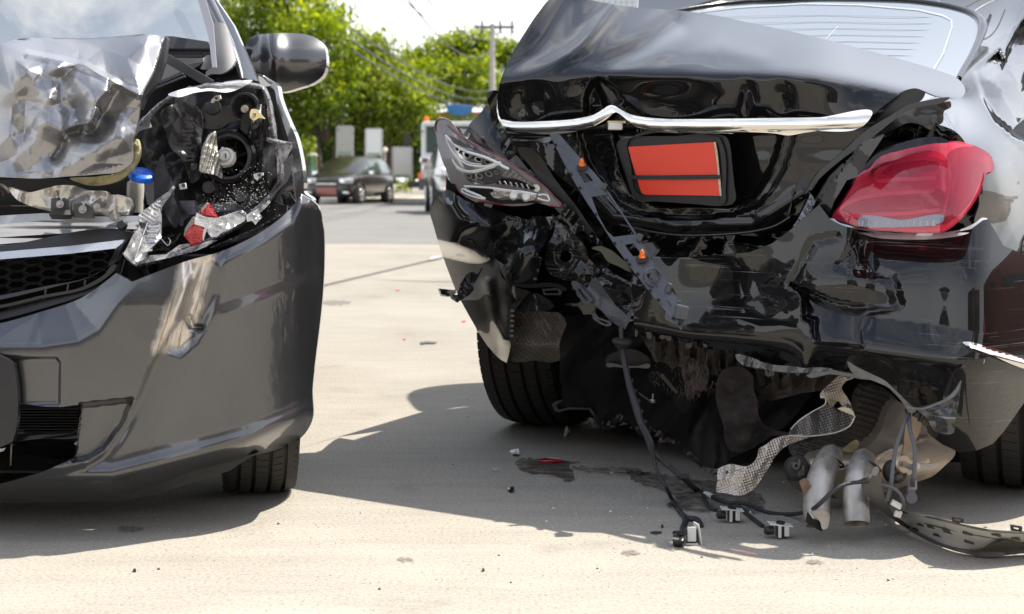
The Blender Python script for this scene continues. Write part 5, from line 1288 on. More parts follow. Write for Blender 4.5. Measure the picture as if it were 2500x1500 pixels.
# ---- dark structure behind the torn parts
relief('rear_panel', [(1150, 330), (1300, 330), (1700, 560), (1950, 560), (2060, 440), (2180, 300), (2330, 320), (2400, 560), (2300, 900), (1900, 860), (1560, 780), (1480, 800), (1350, 770), (1260, 720), (1180, 640), (1110, 480)], lambda x, y: D(x) + .20 + .02*folds(x, y, 90, 3), M_black, B, step=14, rim=.02)
def fdiag(x, y): return D(x) + .035 + .02*np.sin((x + .65*y)*.05) + .008*folds(x, y, 50, 6)
relief('lid_edge_panel', cA([(440, 200), (470, 182), (515, 182), (512, 250), (512, 340), (540, 440), (620, 560), (700, 690), (800, 800), (950, 950), (1100, 1090), (1260, 1300), (1200, 1270), (1000, 1100), (800, 900), (640, 740), (560, 640), (500, 520), (470, 400), (455, 300)]), fdiag, M_black, B, step=7, rim=.02)
relief('left_quarter_panel', cA([(308, 430), (350, 385), (400, 330), (440, 285), (470, 330), (510, 450), (580, 570), (680, 680), (735, 760), (690, 740), (580, 690), (480, 640), (390, 590), (340, 540), (312, 480)]), lambda x, y: D(x) + .06 - .03*blob(x, y, 1195, 340, 45, 60) + .0006*(340 - y), M_black, B, step=6, rim=.02)
relief('dark_strap', cA([(660, 592), (765, 600), (850, 700), (950, 850), (1080, 1010), (1160, 1130), (1270, 1290), (1180, 1230), (1000, 1060), (880, 910), (760, 740)]), lambda x, y: D(x) + .010 + .0002*(y-400), mat('scuffed_black', (.02, .018, .016), .22, 0, .7, .1, rvary=.1, dust=.35, dustcol=(.22, .2, .18)), B, step=10, rim=.01)

# ---- long perforated trim carrier hanging across the hole
M_car = M_plastic_bluegrey
CARR = cA([(885, 490), (960, 495), (1050, 600), (1130, 690), (1210, 770), (1290, 870), (1340, 950), (1420, 1070), (1500, 1190), (1580, 1320), (1645, 1440)]) + cB([(1720, 640), (1760, 720), (1810, 800), (1855, 880), (1860, 940), (1835, 1022), (1800, 980), (1720, 880), (1620, 760), (1480, 580), (1350, 400), (1250, 240), (1150, 90)]) + cA([(1080, 860), (990, 700), (930, 580)])
holes = [cA([(1100, 778), (1170, 775), (1200, 830), (1140, 845)]), cA([(1190, 945), (1310, 928), (1400, 1060), (1500, 1215), (1350, 1235), (1300, 1190), (1240, 1080)]),
         cA([(1430, 1290), (1490, 1280), (1560, 1370), (1490, 1375)]), cB([(1583, 620), (1630, 600), (1675, 640), (1680, 670), (1640, 668), (1600, 650)])]
def fcar(x, y): return D(x) - .05 - .00070*(y - 330) + .002*ss(.5 + pdist(x, y, cA([(960, 495), (1110, 730), (1290, 930)]) + cB([(1400, 380), (1560, 560), (1680, 730), (1800, 900)])) / 3)
CR = relief('trim_carrier', CARR, fcar, M_car, B, step=6, rim=.016, holes=holes, smooth=False)
for (x, y) in [(1122, 715), ]:
    pass
def clip(x, y):
    d = float(fcar(np.array(x), np.array(y))) - .012
    b_ = box('clip_base', P(x, y + 6, d + .004), (.026, .02, .016), M_plastic, CR); bev(b_, .003)
    lathe('clip_collar', P(x, y + 1, d), (0, -.3, 1), [(.008, 0), (.0095, .002), (.008, .004), (0, .004)], M_orange, b_, n=18)
    lathe('clip_tip', P(x, y - 1, d), (0, -.15, 1), [(.0055, 0), (.006, .006), (.0045, .013), (.0015, .017), (0, .018)], M_orange, b_, n=12)
clip(1420.5, 404); clip(1567.5, 628)
for i, (x, y) in enumerate(cB([(1355, 395), (1440, 515), (1460, 545), (1520, 615), (1610, 735), (1668, 800), (1775, 935), (1818, 975)]) + cA([(930, 570), (1040, 780), (1105, 880), (1220, 1070)])):
    d = float(fcar(np.array(x), np.array(y))) - .003
    box('slot_mark', P(x, y, d), (.005, .006, .006), M_void, CR, M=Matrix.Rotation(.6, 3, 'Y'))
for (x, y, w_, h_) in [(1561, 580, .014, .018), (1632, 703, .012, .022), (1474, 455, .014, .016)]:
    o = box('peg', P(x, y, float(fcar(np.array(x), np.array(y))) - .006), (w_, .02, h_), M_plastic_grey, CR, M=Matrix.Rotation(.4, 3, 'Y')); bev(o, .003)
o = box('bracket_block', P(1663, 762, float(fcar(np.array(1663.), np.array(762.))) - .012), (.028, .03, .030), M_car, CR, M=Matrix.Rotation(.2, 3, 'Y')); bev(o, .003)
o = box('bracket_block', P(1658, 742, float(fcar(np.array(1658.), np.array(742.))) - .010), (.008, .012, .014), M_car, CR); bev(o, .002)
c_ = cB([(1625, 640)])[0]; dd = float(fcar(np.array(c_[0]), np.array(c_[1])))
lathe('carrier_ring', P(c_[0], c_[1], dd - .004), (.25, -1, .12), [(.0175, .012), (.021, .012), (.0225, 0), (.0175, 0), (.0175, .012)], M_car, CR, n=36)

# ---- rear bumper skin
CRACK = cE([(800, 868), (850, 895), (950, 915), (1010, 945), (1100, 985), (1220, 1008), (1330, 1022), (1440, 1035), (1530, 1055)])
LEDGE2 = cE([(860, 1260), (980, 1292), (1200, 1318), (1400, 1342), (1700, 1380), (2000, 1425), (2474, 1480)])
BLTOP = cE([(-400, 710), (0, 685), (250, 670), (500, 655), (650, 590), (800, 480), (900, 390), (980, 300)])
def fbump(x, y):
    d = D(x) - .115 + .0008 * softplus(1960 - x, 40) * .06
    # upper shoulder leans back to mirror the sky on the right
    R_ = ss((x - 2075) / 60)
    d = d + R_ * (.00050 * softplus(672 - y, 20) + .0)
    # middle of the skin: slack vertical sheet with pushed-in hollows
    d = d + .00012*(700 - y) + .022*blob(x, y, 1720, 720, 110, 80) - .012*blob(x, y, 1600, 700, 60, 70) + .010*blob(x, y, 1860, 700, 60, 70)
    d = d + (1 - R_) * (.003*folds(x, y, 170, 5, 4) + .0022*vnoise(x/80, y/60, 6) + .0002*vnoise(x/26, y/26, 6))
    # crescent fold, crack and the flat below it facing the sky
    below = pmask(x, y, CRACK + [(2176, 758), (2110, 770), (2100, 800), (2105, 845), (1993, 836), (1985, 800), (1962, 770), (1960, 720)], 6)
    d = d + below * (.012 + .00050*(790 - y))
    d = d - .016*blob(x, y, 2060, 690, 110, 45) * (1 - below)
    d = d + crease(x, y, [(1932, 695), (1960, 640), (1988, 590), (2040, 578)], 16, .008) + crease(x, y, [(2090, 580), (2110, 620), (2135, 665), (2176, 680), (2192, 740)], 20, .009)
    d = d + crease(x, y, [(2090, 590), (2075, 625), (2050, 650), (2100, 660)], 18, .007)
    d = d + ridge(x, y, [(1966, 777), (1990, 782), (1988, 810), (1993, 824)], 6, .02)
    # sloping ledge lower right
    L2 = pdist(x, y, LEDGE2)
    up = -L2
    m = ss((x - 1985)/40) * ss((2420 - x)/160)
    d = d + m * (.0005 * softplus(np.minimum(up, 80), 6) * ss((x-2060)/80)) * (1 - below)
    # below the crease it tucks under the car
    d = d + .0011 * softplus(L2 - 4, 8) * ss((x - 1960)/50) + (1 - ss((x - 1900)/100)) * .0012 * softplus(y - 805 - (x-1600)*.12, 10)
    d = d + .012 * folds(x, y, 90, 9) * ss((y - 900)/40) * ss((2290 - x)/60 + .2)
    return d
def scuffs(name, base, dens, rot=0.06, strength=.8, col=(.42, .42, .44)):
    """long fine abrasion scratches, mostly horizontal, plus a haze of rubbed lacquer"""
    m = base.copy(); m.name = name; T = NT(m); b = m.node_tree.nodes['Principled BSDF']
    geo = T.n('NewGeometry'); mp = T.n('Mapping'); mp.inputs['Rotation'].default_value = (0, rot, 0); mp.inputs['Scale'].default_value = (2.2, 2.2, 150)
    T.l(geo.outputs['Position'], mp.inputs[0])
    z = T.n('TexNoise', i_Scale=1.0, i_Detail=5.0, i_Roughness=.75, i_Distortion=.35); T.l(mp.outputs[0], z.inputs[0])
    r = T.ramp(z.outputs[0], [(.60, (0, 0, 0)), (.66, (strength,) * 3)])
    z2 = T.n('TexNoise', i_Scale=5.0, i_Detail=4.0); T.l(geo.outputs['Position'], z2.inputs[0])
    r2 = T.ramp(z2.outputs[0], [(1 - dens, (0, 0, 0)), (1 - dens + .12, (1, 1, 1))])
    mu = T.n('Math', operation='MULTIPLY'); T.l(r.outputs[0], mu.inputs[0]); T.l(r2.outputs[0], mu.inputs[1])
    old = b.inputs['Base Color'].links[0].from_socket if b.inputs['Base Color'].links else None
    mx = T.n('Mix', data_type='RGBA'); T.l(mu.outputs[0], mx.inputs['Factor']); mx.inputs['B'].default_value = (*col, 1)
    if old: T.l(old, mx.inputs['A'])
    else: mx.inputs['A'].default_value = b.inputs['Base Color'].default_value
    T.l(mx.outputs['Result'], b.inputs['Base Color'])
    return m
M_blk_sc = scuffs('black_paint_scuffed', M_black, .57, .07, .65, (.22, .22, .23))
M_blk_sc2 = scuffs('black_paint_torn', M_black_scr, .62, .5, .7, (.28, .28, .29))
BUM = [(1543, 700), (1541, 640), (1560, 625), (1660, 630), (1745, 624), (1830, 616), (1885, 595), (1932, 560), (1966, 530), (2000, 500), (2027, 536), (2050, 548), (2067, 554), (2135, 568), (2203, 573), (2305, 573), (2373, 559), (2400, 538), (2411, 536), (2430, 565), (2450, 600), (2500, 622), (2560, 640), (2560, 960), (2500, 984), (2475, 1020), (2450, 1055), (2424, 1084), (2385, 1100), (2344, 1106),
       (2300, 1085), (2271, 1064), (2262, 1045), (2250, 1024), (2236, 1004), (2228, 991), (2205, 972), (2184, 955), (2160, 938), (2129, 925), (2100, 918), (2071, 909), (2040, 898), (2010, 900), (1988, 893), (1960, 897), (1930, 888), (1898, 894), (1870, 884), (1850, 888), (1830, 876), (1804, 866), (1790, 868), (1770, 856), (1753, 853), (1735, 846), (1710, 842), (1690, 830), (1668, 832), (1640, 818), (1620, 822), (1597, 812), (1570, 815), (1549, 805)]
relief('rear_bumper', BUM, fbump, M_blk_sc, B, step=6.5, rim=.012, smooth=False)
# white broken seal under the right lamp
relief('lamp_seal', cE([(1060, 400), (1110, 395), (1130, 415), (1200, 440), (1290, 462), (1480, 492), (1620, 500), (1900, 495), (2040, 468), (2130, 425), (2180, 388), (2210, 392), (2160, 450), (2060, 505), (1900, 535), (1600, 545), (1400, 530), (1240, 480), (1120, 425)]), lambda x, y: fbump(x, np.maximum(y, 560)) - .004 + .0006*np.maximum(0, 575 - y), mat('pale_paint_edge', (.50, .53, .57), .25, 0, .8, vary=.15, vscale=20), B, step=6, rim=.008)
# snapped bracket line hanging below the skin
rg = np.random.RandomState(5)
def teeth(name, pts, n, m_, w0, h0, off=.01, seed=1):
    rr = random.Random(seed); c = curve(pts, False, 4); out_ = []
    for i in range(n):
        p = c[int(i*(len(c)-1)/max(1, n-1))]; w_ = w0*rr.uniform(.5, 1.3); h_ = h0*rr.uniform(.4, 1.5); sl = rr.uniform(-4, 4)
        o = plate(name, [(p[0]-w_/2, p[1]-3), (p[0]+w_/2, p[1]-2), (p[0]+w_/2+sl, p[1]+h_*.8), (p[0]+sl*1.5, p[1]+h_), (p[0]-w_/2+sl, p[1]+h_*.7)], float(D(p[0])) - .10 + off + rr.uniform(0, .03), m_, B, rim=rr.uniform(.008, .02), sx=rr.uniform(-.001, .001))
    return out_
RAG = cB([(1500, 1015), (1640, 1050), (1850, 1090), (2100, 1150), (2250, 1190)]) + cE([(500, 1440), (700, 1460)]) + cF([(600, 110), (900, 110), (1130, 140)])
teeth('snapped_tab', RAG, 46, M_plastic_shiny, 13, 13, .0, 3)
relief('bumper_edge_rail', cE([(400, 1380), (520, 1395), (600, 1430), (700, 1450), (800, 1455), (900, 1470), (1000, 1465), (1100, 1478), (1000, 1498), (850, 1505), (700, 1495), (560, 1470), (440, 1440), (410, 1410)]), lambda x, y: D(x) - .135 + .005*folds(x, y, 24, 4), mat('bluish_plastic', (.018, .02, .026), .25, 0, .8, .1, rvary=.1, dust=.3, dustcol=(.4, .4, .42)), B, step=5, rim=.012)
relief('torn_skin_sliver', cF([(850, 160), (900, 135), (980, 130), (1010, 120), (1090, 135), (1190, 150), (1290, 165), (1330, 185), (1250, 185), (1100, 160), (1000, 150), (930, 165), (870, 172)]), lambda x, y: D(x) - .14, mat('bluish_plastic', (.1,)*3), B, step=5, rim=.008)
relief('torn_skin_sliver', cF([(1125, 62), (1180, 95), (1260, 135), (1380, 195), (1450, 260), (1520, 330), (1580, 400), (1560, 410), (1480, 320), (1400, 240), (1290, 190), (1150, 130)]), lambda x, y: D(x) - .16, mat('scuffed_grey_edge', (.05, .046, .042), .45, 0, .3, vary=.4, vscale=60, dust=.5, dustcol=(.4, .38, .36)), B, step=5, rim=.006)
relief('scraped_flap', cF([(1590, 380), (1700, 350), (1800, 310), (1870, 220), (1888, 195), (1880, 260), (1872, 340), (1850, 430), (1832, 545), (1780, 555), (1720, 535), (1690, 500), (1650, 440)]), lambda x, y: D(x) - .155 + .012*folds(x, y, 40, 6), scuffs('flap_scraped', mat('flap_black', (.012, .012, .013), .3, 0, .6, .1, dust=.3, dustcol=(.3, .3, .3)), .7, .7, .9, (.4, .4, .4)), B, step=5, rim=.008)
relief('flap_edge', cF([(1512, 352), (1560, 368), (1610, 375), (1700, 350), (1790, 308), (1850, 250), (1888, 192), (1880, 225), (1850, 290), (1800, 322), (1720, 358), (1640, 385), (1560, 385), (1520, 375)]), lambda x, y: D(x) - .165, mat('whitened_plastic', (.11, .115, .125), .4, vary=.3, vscale=50), B, step=5, rim=.004)
for k_, (x, y) in enumerate(cF([(1540, 395), (1590, 430), (1640, 470), (1440, 250), (1620, 445)])):
    box('broken_tab', P(x, y, float(D(x)) - .14), (.016, .014, .008), M_plastic, B, M=Matrix.Rotation(.5*k_, 3, 'Y'))
# small chrome side piece and parking sensor eye
relief('chrome_insert', cE([(2030, 1282), (2060, 1280), (2200, 1312), (2330, 1350), (2474, 1402), (2600, 1450), (2600, 1500), (2474, 1474), (2380, 1440), (2260, 1385), (2130, 1335), (2060, 1310)]), lambda x, y: fbump(x, y) - .006 - .012*np.sin(np.clip((y - 838 - (x-2350)*.26)/26, 0, 1)*math.pi), M_chrome, B, step=5, rim=.008)
lathe('sensor_eye', P(2393, 881, float(D(2393)) - .125), (0, -1, 0), [(0, .003), (.005, .003), (.006, .006), (.0075, .006), (.0085, 0)], M_alu, B, n=22)

# ---- crushed left bumper corner
cpts = [(1091, 463, .02), (1140, 490, .03), (1193, 504, .06), (1244, 525, .08), (1300, 540, .10), (1340, 575, .08), (1055, 505, .07), (1085, 500, -.02), (1120, 540, -.05), (1170, 545, -.05), (1200, 560, -.01), (1052, 522, .12), (1070, 560, .05), (1100, 590, -.03),
        (1140, 590, .02), (1180, 600, .06), (1220, 590, .10), (1250, 575, .09), (1225, 600, .05), (1260, 610, -.04), (1300, 600, -.03), (1330, 600, .03), (1275, 650, -.05), (1310, 640, -.01), (1230, 650, .00), (1305, 680, .0), (1250, 695, -.02), (1230, 640, .05), (1205, 650, .10), (1215, 620, .10),
        (1078, 620, .10), (1100, 640, .02), (1140, 640, .03), (1175, 640, .07), (1110, 700, .08), (1150, 700, .0), (1190, 690, .02), (1190, 720, -.03), (1180, 670, .10), (1150, 770, .05), (1190, 780, -.01), (1230, 760, .02), (1170, 815, .05), (1210, 830, .0), (1230, 830, .03), (1240, 884, .05), (1215, 760, .06), (1222, 720, .03), (1205, 860, .05)]
cf_, cs_ = facets(cpts), tps(cpts, 8e-2)
def fcor(x, y):
    side_ = ss((y - 590 - .25*(x - 1100)) / 45) * ss((1262 - x)/50)
    d = D(x) - .04 + (.04*cf_(x, y) + .72*cs_(x, y))*(1 - .75*side_) + .0004*folds(x, y, 60, 3, 4) + .0030*softplus(1222 - x, 22)*side_ + .0006*(y - 700)*side_
    d = d + .004*folds(x, y, 13, 4, 3)*np.clip(blob(x, y, 1215, 605, 55, 20) + blob(x, y, 1240, 655, 14, 30) + blob(x, y, 1300, 540, 50, 22), 0, 1)
    d = d - ridge(x, y, [(1190, 690), (1205, 760), (1228, 830)], 14, .02) + .008*ridge(x, y, [(1160, 640), (1200, 640), (1225, 660)], 9, 1.)
    return d
COR = cB([(48, 130), (60, 95), (100, 50), (150, 8), (185, 22), (240, 60), (290, 92), (370, 115), (450, 135), (520, 160), (600, 195), (660, 205), (740, 230), (770, 200), (860, 195), (930, 240), (900, 340), (850, 400), (815, 460), (800, 490), (835, 500), (815, 580), (800, 650), (790, 690), (700, 690), (640, 705), (600, 690), (565, 645), (540, 600), (512, 520), (545, 640), (600, 690), (660, 718), (750, 742), (700, 780), (640, 815), (600, 860), (582, 930), (582, 1000), (600, 1060), (622, 1110), (600, 1180), (580, 1255), (540, 1235), (500, 1200), (440, 1130), (380, 1040), (300, 900), (235, 780), (200, 700), (150, 570), (100, 430), (60, 290), (30, 190)])
relief('bumper_corner', COR, fcor, M_black, B, step=4.6, rim=.008, smooth=False)
relief('sticker_scrap', cB([(145, 975-300*0), (185, 980), (195, 1000), (160, 990)]) and cv(1040, 460)([(145, 70), (160, 62), (175, 90), (195, 95), (190, 118), (150, 105)]), lambda x, y: fcor(x, y) - .003, mat('film_scrap', (.30, .33, .38), .3), B, step=4, rim=.001)
relief('hanging_bracket', cB([(230, 820), (185, 785), (165, 775), (110, 765), (88, 725), (95, 722), (200, 735), (210, 725), (215, 750), (200, 765), (225, 770), (245, 690), (290, 620), (330, 600), (370, 620), (385, 600), (400, 560), (410, 570), (370, 650), (340, 700), (345, 730), (310, 770), (260, 800)]), lambda x, y: D(x) - .09 + .02*folds(x, y, 30, 8), M_plastic_shiny, B, step=4, rim=.012, smooth=False)
plate('bracket_edge', cB([(85, 725), (95, 720), (105, 745), (110, 768), (165, 775), (168, 782), (105, 775)]), float(D(1080)) - .10, M_white_pl, B, rim=.004, step=6)
plate('bracket_edge', cB([(165, 755), (215, 745), (218, 755), (190, 765), (200, 800), (235, 818), (225, 824), (180, 795)]), float(D(1110)) - .10, mat('whitened_plastic', (.34,)*3), B, rim=.004, step=6)
# crumpled steel with the drain hole
hol = [(1381 + 13*math.cos(a*.5236), 626 + 14*math.sin(a*.5236)) for a in range(12)]
def fsteel(x, y): 
    r = np.hypot((x - 1381)/1.1, y - 626)
    return D(x) + .0 + .02*folds(x, y, 60, 21, 4) + .004*folds(x, y, 18, 5) + .012*np.exp(-((r - 16)/6)**2) - .012*pmask(x, y, cB([(930, 440), (970, 400), (1020, 420), (1095, 470), (1100, 520), (1060, 590), (990, 580), (940, 520)]), 5)*(-1)
relief('crumpled_rear_steel', cB([(940, 235), (1000, 270), (1060, 320), (1110, 380), (1145, 420), (1170, 500), (1250, 600), (1210, 640), (1180, 680), (1130, 700), (1060, 670), (990, 660), (900, 620), (860, 560), (860, 480), (880, 400), (920, 320)]), fsteel, M_blk_sc2, B, step=4.5, rim=.012, holes=[hol])
relief('crumpled_rear_steel', cB([(740, 240), (820, 210), (940, 200), (1020, 170), (1100, 230), (1140, 290), (1060, 330), (960, 280), (900, 300), (820, 310), (760, 290)]), lambda x, y: D(x) + .03 + .03*folds(x, y, 34, 13), M_black_scr, B, step=5, rim=.01)
relief('crumpled_rear_steel', cB([(1170, 490), (1220, 520), (1400, 640), (1490, 690), (1480, 900), (1440, 960), (1390, 880), (1300, 760), (1200, 640)]), lambda x, y: D(x) + .02 + .03*folds(x, y, 50, 17), M_black_scr, B, step=6, rim=.01)
relief('olive_strap', cB([(1190, 430), (1240, 415), (1320, 440), (1400, 500), (1470, 570), (1480, 600), (1380, 560), (1300, 520), (1260, 460)]), lambda x, y: D(x) + .0 + .0006*(x-1480), mat('olive_plastic', (.035, .045, .03), .3, 0, .4), B, step=6, rim=.004)
# lower bracket with its slots
relief('lower_bracket', cB([(1045, 670), (1080, 668), (1160, 720), (1200, 650), (1225, 640), (1290, 740), (1370, 850), (1440, 910), (1478, 870), (1482, 760), (1485, 800), (1480, 910), (1455, 970), (1430, 1015), (1400, 1000), (1330, 960), (1260, 880), (1190, 830), (1120, 770), (1060, 720)]), lambda x, y: D(x) - .07 + .008*folds(x, y, 50, 2), M_car, B, step=6, rim=.014, smooth=False)
def frame(name, outer, inner, d, m_, rim=.01):
    return relief(name, outer, lambda x, y: D(x) + d, m_, B, step=6, rim=rim, smooth=False, holes=[inner])
frame('slot_frame', cB([(1070, 700), (1100, 690), (1200, 800), (1170, 838), (1140, 830), (1085, 770)]), cB([(1090, 725), (1110, 722), (1172, 800), (1150, 812)]), -.085, M_car)
frame('slot_frame', cB([(1195, 900), (1215, 890), (1240, 930), (1330, 960), (1335, 985), (1300, 995), (1250, 975), (1200, 940)]), cB([(1210, 912), (1235, 940), (1310, 968), (1300, 980), (1255, 962)]), -.08, M_car)
frame('slot_frame', cB([(835, 725), (965, 718), (978, 730), (972, 768), (848, 768)]), cB([(852, 738), (955, 733), (952, 756), (860, 757)]), -.06, M_plastic)
relief('bumper_rail', cB([(600, 690), (760, 690), (900, 680), (980, 700), (1015, 730), (1000, 740), (930, 715), (780, 715), (680, 712)]), lambda x, y: D(x) - .06, M_plastic_shiny, B, step=7, rim=.02)
relief('corner_inner_skin', cB([(670, 870), (740, 750), (850, 780), (920, 850), (880, 880), (740, 880), (690, 900)]), lambda x, y: D(x) + .01 + .01*folds(x, y, 50, 2), M_black_scr, B, step=8, rim=.01)
relief('inner_clip_strip', cB([(600, 880), (640, 810), (755, 742), (700, 800), (660, 850), (630, 900), (620, 1000), (650, 1100), (620, 1130), (590, 1030), (585, 940)]), lambda x, y: D(x) - .02, M_plastic, B, step=6, rim=.015)
for i in range(6):
    x, y = cB([(622 - i*1, 880 + i*36)])[0]; box('clip_tooth', P(x, y, float(D(x)) - .03), (.010, .01, .006), M_plastic_grey, B)
# woven wheel-arch liner: real dimples
M_liner = mat('woven_liner', (.15, .13, .115), .36, .5, vary=.2, vscale=12)
def fliner(x, y): return D(x) + .05 + .02*np.hypot((x-1315)/60, (y-800)/60) - .02*blob(x, y, 1325, 795, 22, 22) + .0045*np.sin(x*.72 + y*.2)*np.sin(y*.72 - x*.2)*ss((850 - y)/20) + .003*np.sin((x + y)*.9)*ss((y - 835)/20) + .01*np.sin(y*.05)
relief('wheel_arch_liner', cB([(600, 870), (700, 880), (860, 890), (960, 900), (1010, 980), (985, 1040), (960, 1120), (955, 1240), (900, 1252), (780, 1240), (700, 1250), (620, 1245), (625, 1120), (600, 1030)]), fliner, M_liner, B, step=2.9, rim=.01)

# ---- undertray, felt, heat shield
def fbig(x, y): return D(x) + .20 + .10*np.sin((y - 800)*.006) + .02*folds(x, y, 90, 4)
relief('torn_undertray', cC([(660, -260), (664, 0), (668, 120), (665, 200), (685, 260), (678, 310), (690, 340), (655, 352), (618, 372), (612, 395), (640, 430), (690, 412), (740, 400), (800, 402), (890, 405), (915, 450), (905, 510), (935, 525), (965, 540), (1020, 545), (1060, 520), (1120, 490), (1180, 520), (1240, 600), (1300, 590), (1340, 560), (1430, 650), (1500, 650), (1560, 730), (1640, 780), (1700, 850), (1760, 870), (1800, 880), (1900, 760), (2060, 690), (2200, 600), (2330, 500), (2480, 300), (2480, -100), (1700, -200), (1200, -260)]), fbig, mat('undertray_black', (.004, .004, .0045), .5, spec=.25, rvary=.15), B, step=9, rim=.012, smooth=False)
relief('torn_edge', cC([(610, 372), (650, 352), (690, 345), (665, 365), (640, 385), (660, 415), (740, 398), (890, 402), (920, 450), (900, 455), (880, 415), (740, 412), (660, 432), (630, 425)]), lambda x, y: fbig(x, y) - .012, M_plastic_grey, B, step=4, rim=.004, smooth=False)
rg = random.Random(3)
tedge = cC([(905, 510), (1000, 530), (1110, 470), (1130, 520), (1240, 560), (1330, 560), (1430, 640), (1500, 660), (1560, 720), (1640, 760), (1700, 840), (1800, 880)])
for i in range(26):
    c = curve(tedge, False, 6); p = c[int(i*(len(c)-1)/25)]
    a = rg.uniform(0, 6.28); L = rg.uniform(8, 26)
    pts = [(p[0] + L*math.cos(a)*s_ + rg.uniform(-4, 4), p[1] + L*math.sin(a)*s_*.6 + rg.uniform(-4, 4)) for s_ in (-.5, -.1, .3, .7)] + [(p[0] + rg.uniform(-5, 5), p[1] - rg.uniform(3, 12))]
    plate('torn_tatter', pts, float(D(p[0])) + .12 + rg.uniform(0, .05), mat('tatter', (.055, .057, .062), .35, vary=.4, vscale=60), B, rim=.004, sx=rg.uniform(-.001, .001))
relief('felt_liner', cF([(290, 120), (400, 100), (490, 160), (492, 240), (520, 330), (528, 420), (560, 480), (640, 525), (745, 545), (680, 560), (600, 560), (520, 560), (505, 580), (470, 640), (400, 672), (330, 655), (308, 610), (295, 500), (262, 400), (242, 300), (250, 200)]), lambda x, y: D(x) + .0 - .05*blob(x, y, 1800, 1030, 40, 60) + .02*folds(x, y, 60, 7), M_felt, B, step=6, rim=.006)
relief('frayed_felt', cC([(1540, 130), (1600, 60), (1720, 50), (1740, 150), (1725, 280), (1690, 270), (1670, 320), (1640, 300), (1605, 355), (1585, 320), (1565, 300), (1570, 240), (1550, 180)]), lambda x, y: D(x) + .03 + .02*folds(x, y, 18, 5), mat('frayed_felt', (.085, .072, .064), .95, vary=.5, vscale=50, bump=1., bscale=200, spec=.1), B, step=4, rim=.01, smooth=False)
relief('under_bumper_ribs', [(1560, 812), (1700, 835), (1830, 872), (1960, 895), (2060, 905), (2040, 950), (1960, 960), (1880, 980), (1830, 940), (1760, 920), (1690, 905), (1600, 880)], lambda x, y: D(x) + .06 + .035*folds(x, y, 30, 25) , mat('grimy_plastic', (.055, .045, .038), .7, vary=.4, vscale=20, bump=.5, bscale=80), B, step=5, rim=.02, smooth=False)
for i in range(9):
    x = 1600 + i*36; y = 840 + i*7
    plate('foam_rib', [(x, y - 18), (x + 12, y - 16), (x + 16, y + 38 + 10*(i % 3)), (x + 4, y + 46 + 8*(i % 2)), (x - 3, y + 20)], float(D(x)) + .02, mat('grimy_plastic', (.05,)*3), B, rim=.04, sx=.0008)
rg = random.Random(8); V = []; Fs = []
for i in range(240):
    x = rg.choice([rg.uniform(1590, 1760), rg.gauss(1695, 22)]); y = rg.uniform(870, 975) - abs(x - 1695)*.4; a = P(x, y, float(D(x)) + .01); b_ = a + Vector((rg.gauss(0, .006), rg.uniform(-.01, .01), -rg.uniform(.004, .018))); w_ = Vector((.0005, 0, .0003)); n0 = len(V)
    V += [a - w_, a + w_, b_ + w_*.3, b_ + Vector((0, .001, 0))]; Fs += [(n0, n0+1, n0+2), (n0, n0+2, n0+3)]
o = mesh('felt_fibres', V, Fs, mat('fibre', (.16, .13, .11), .9), B); o['kind'] = 'stuff'
relief('inner_tray', cC([(1000, 90), (1010, 30), (1070, 0), (1130, -20), (1250, 0), (1320, 70), (1310, 102), (1220, 105), (1150, 112), (1060, 105)]), lambda x, y: D(x) + .17 + .0004*(y-860), mat('dark_steel', (.06, .055, .05), .35, .5, rvary=.1), B, step=8, rim=.02)
relief('drip_edge', cC([(1000, 92), (1130, 100), (1220, 102), (1318, 94), (1318, 104), (1220, 112), (1130, 112), (1060, 106), (1000, 104)]), lambda x, y: D(x) + .165, mat('whitened_plastic', (.3,)*3), B, step=8, rim=.004)
lathe('hanging_bolt', P(1594, 978, float(D(1594)) + .05), (0, -.2, 1), [(0, -.004), (.0075, -.004), (.0075, .001), (.005, .003), (.0022, .004), (.0022, .016), (0, .018)], M_bolt, B, n=14)
plate('chassis_bar', cC([(1380, 165), (1410, 160), (1520, 290), (1500, 300)]), float(D(1600)) + .12, mat('dark_steel', (.05,)*3), B, rim=.02)
# dark side of the floor pan so no daylight shows through
relief('floor_pan', [(1230, 700), (1560, 760), (1900, 840), (2250, 900), (2350, 1100), (2330, 1190), (2200, 1200), (1900, 1150), (1640, 1090), (1500, 1040), (1400, 1000), (1330, 900)], lambda x, y: D(x) + .75 + 0*x, M_void, B, step=30, rim=.05)

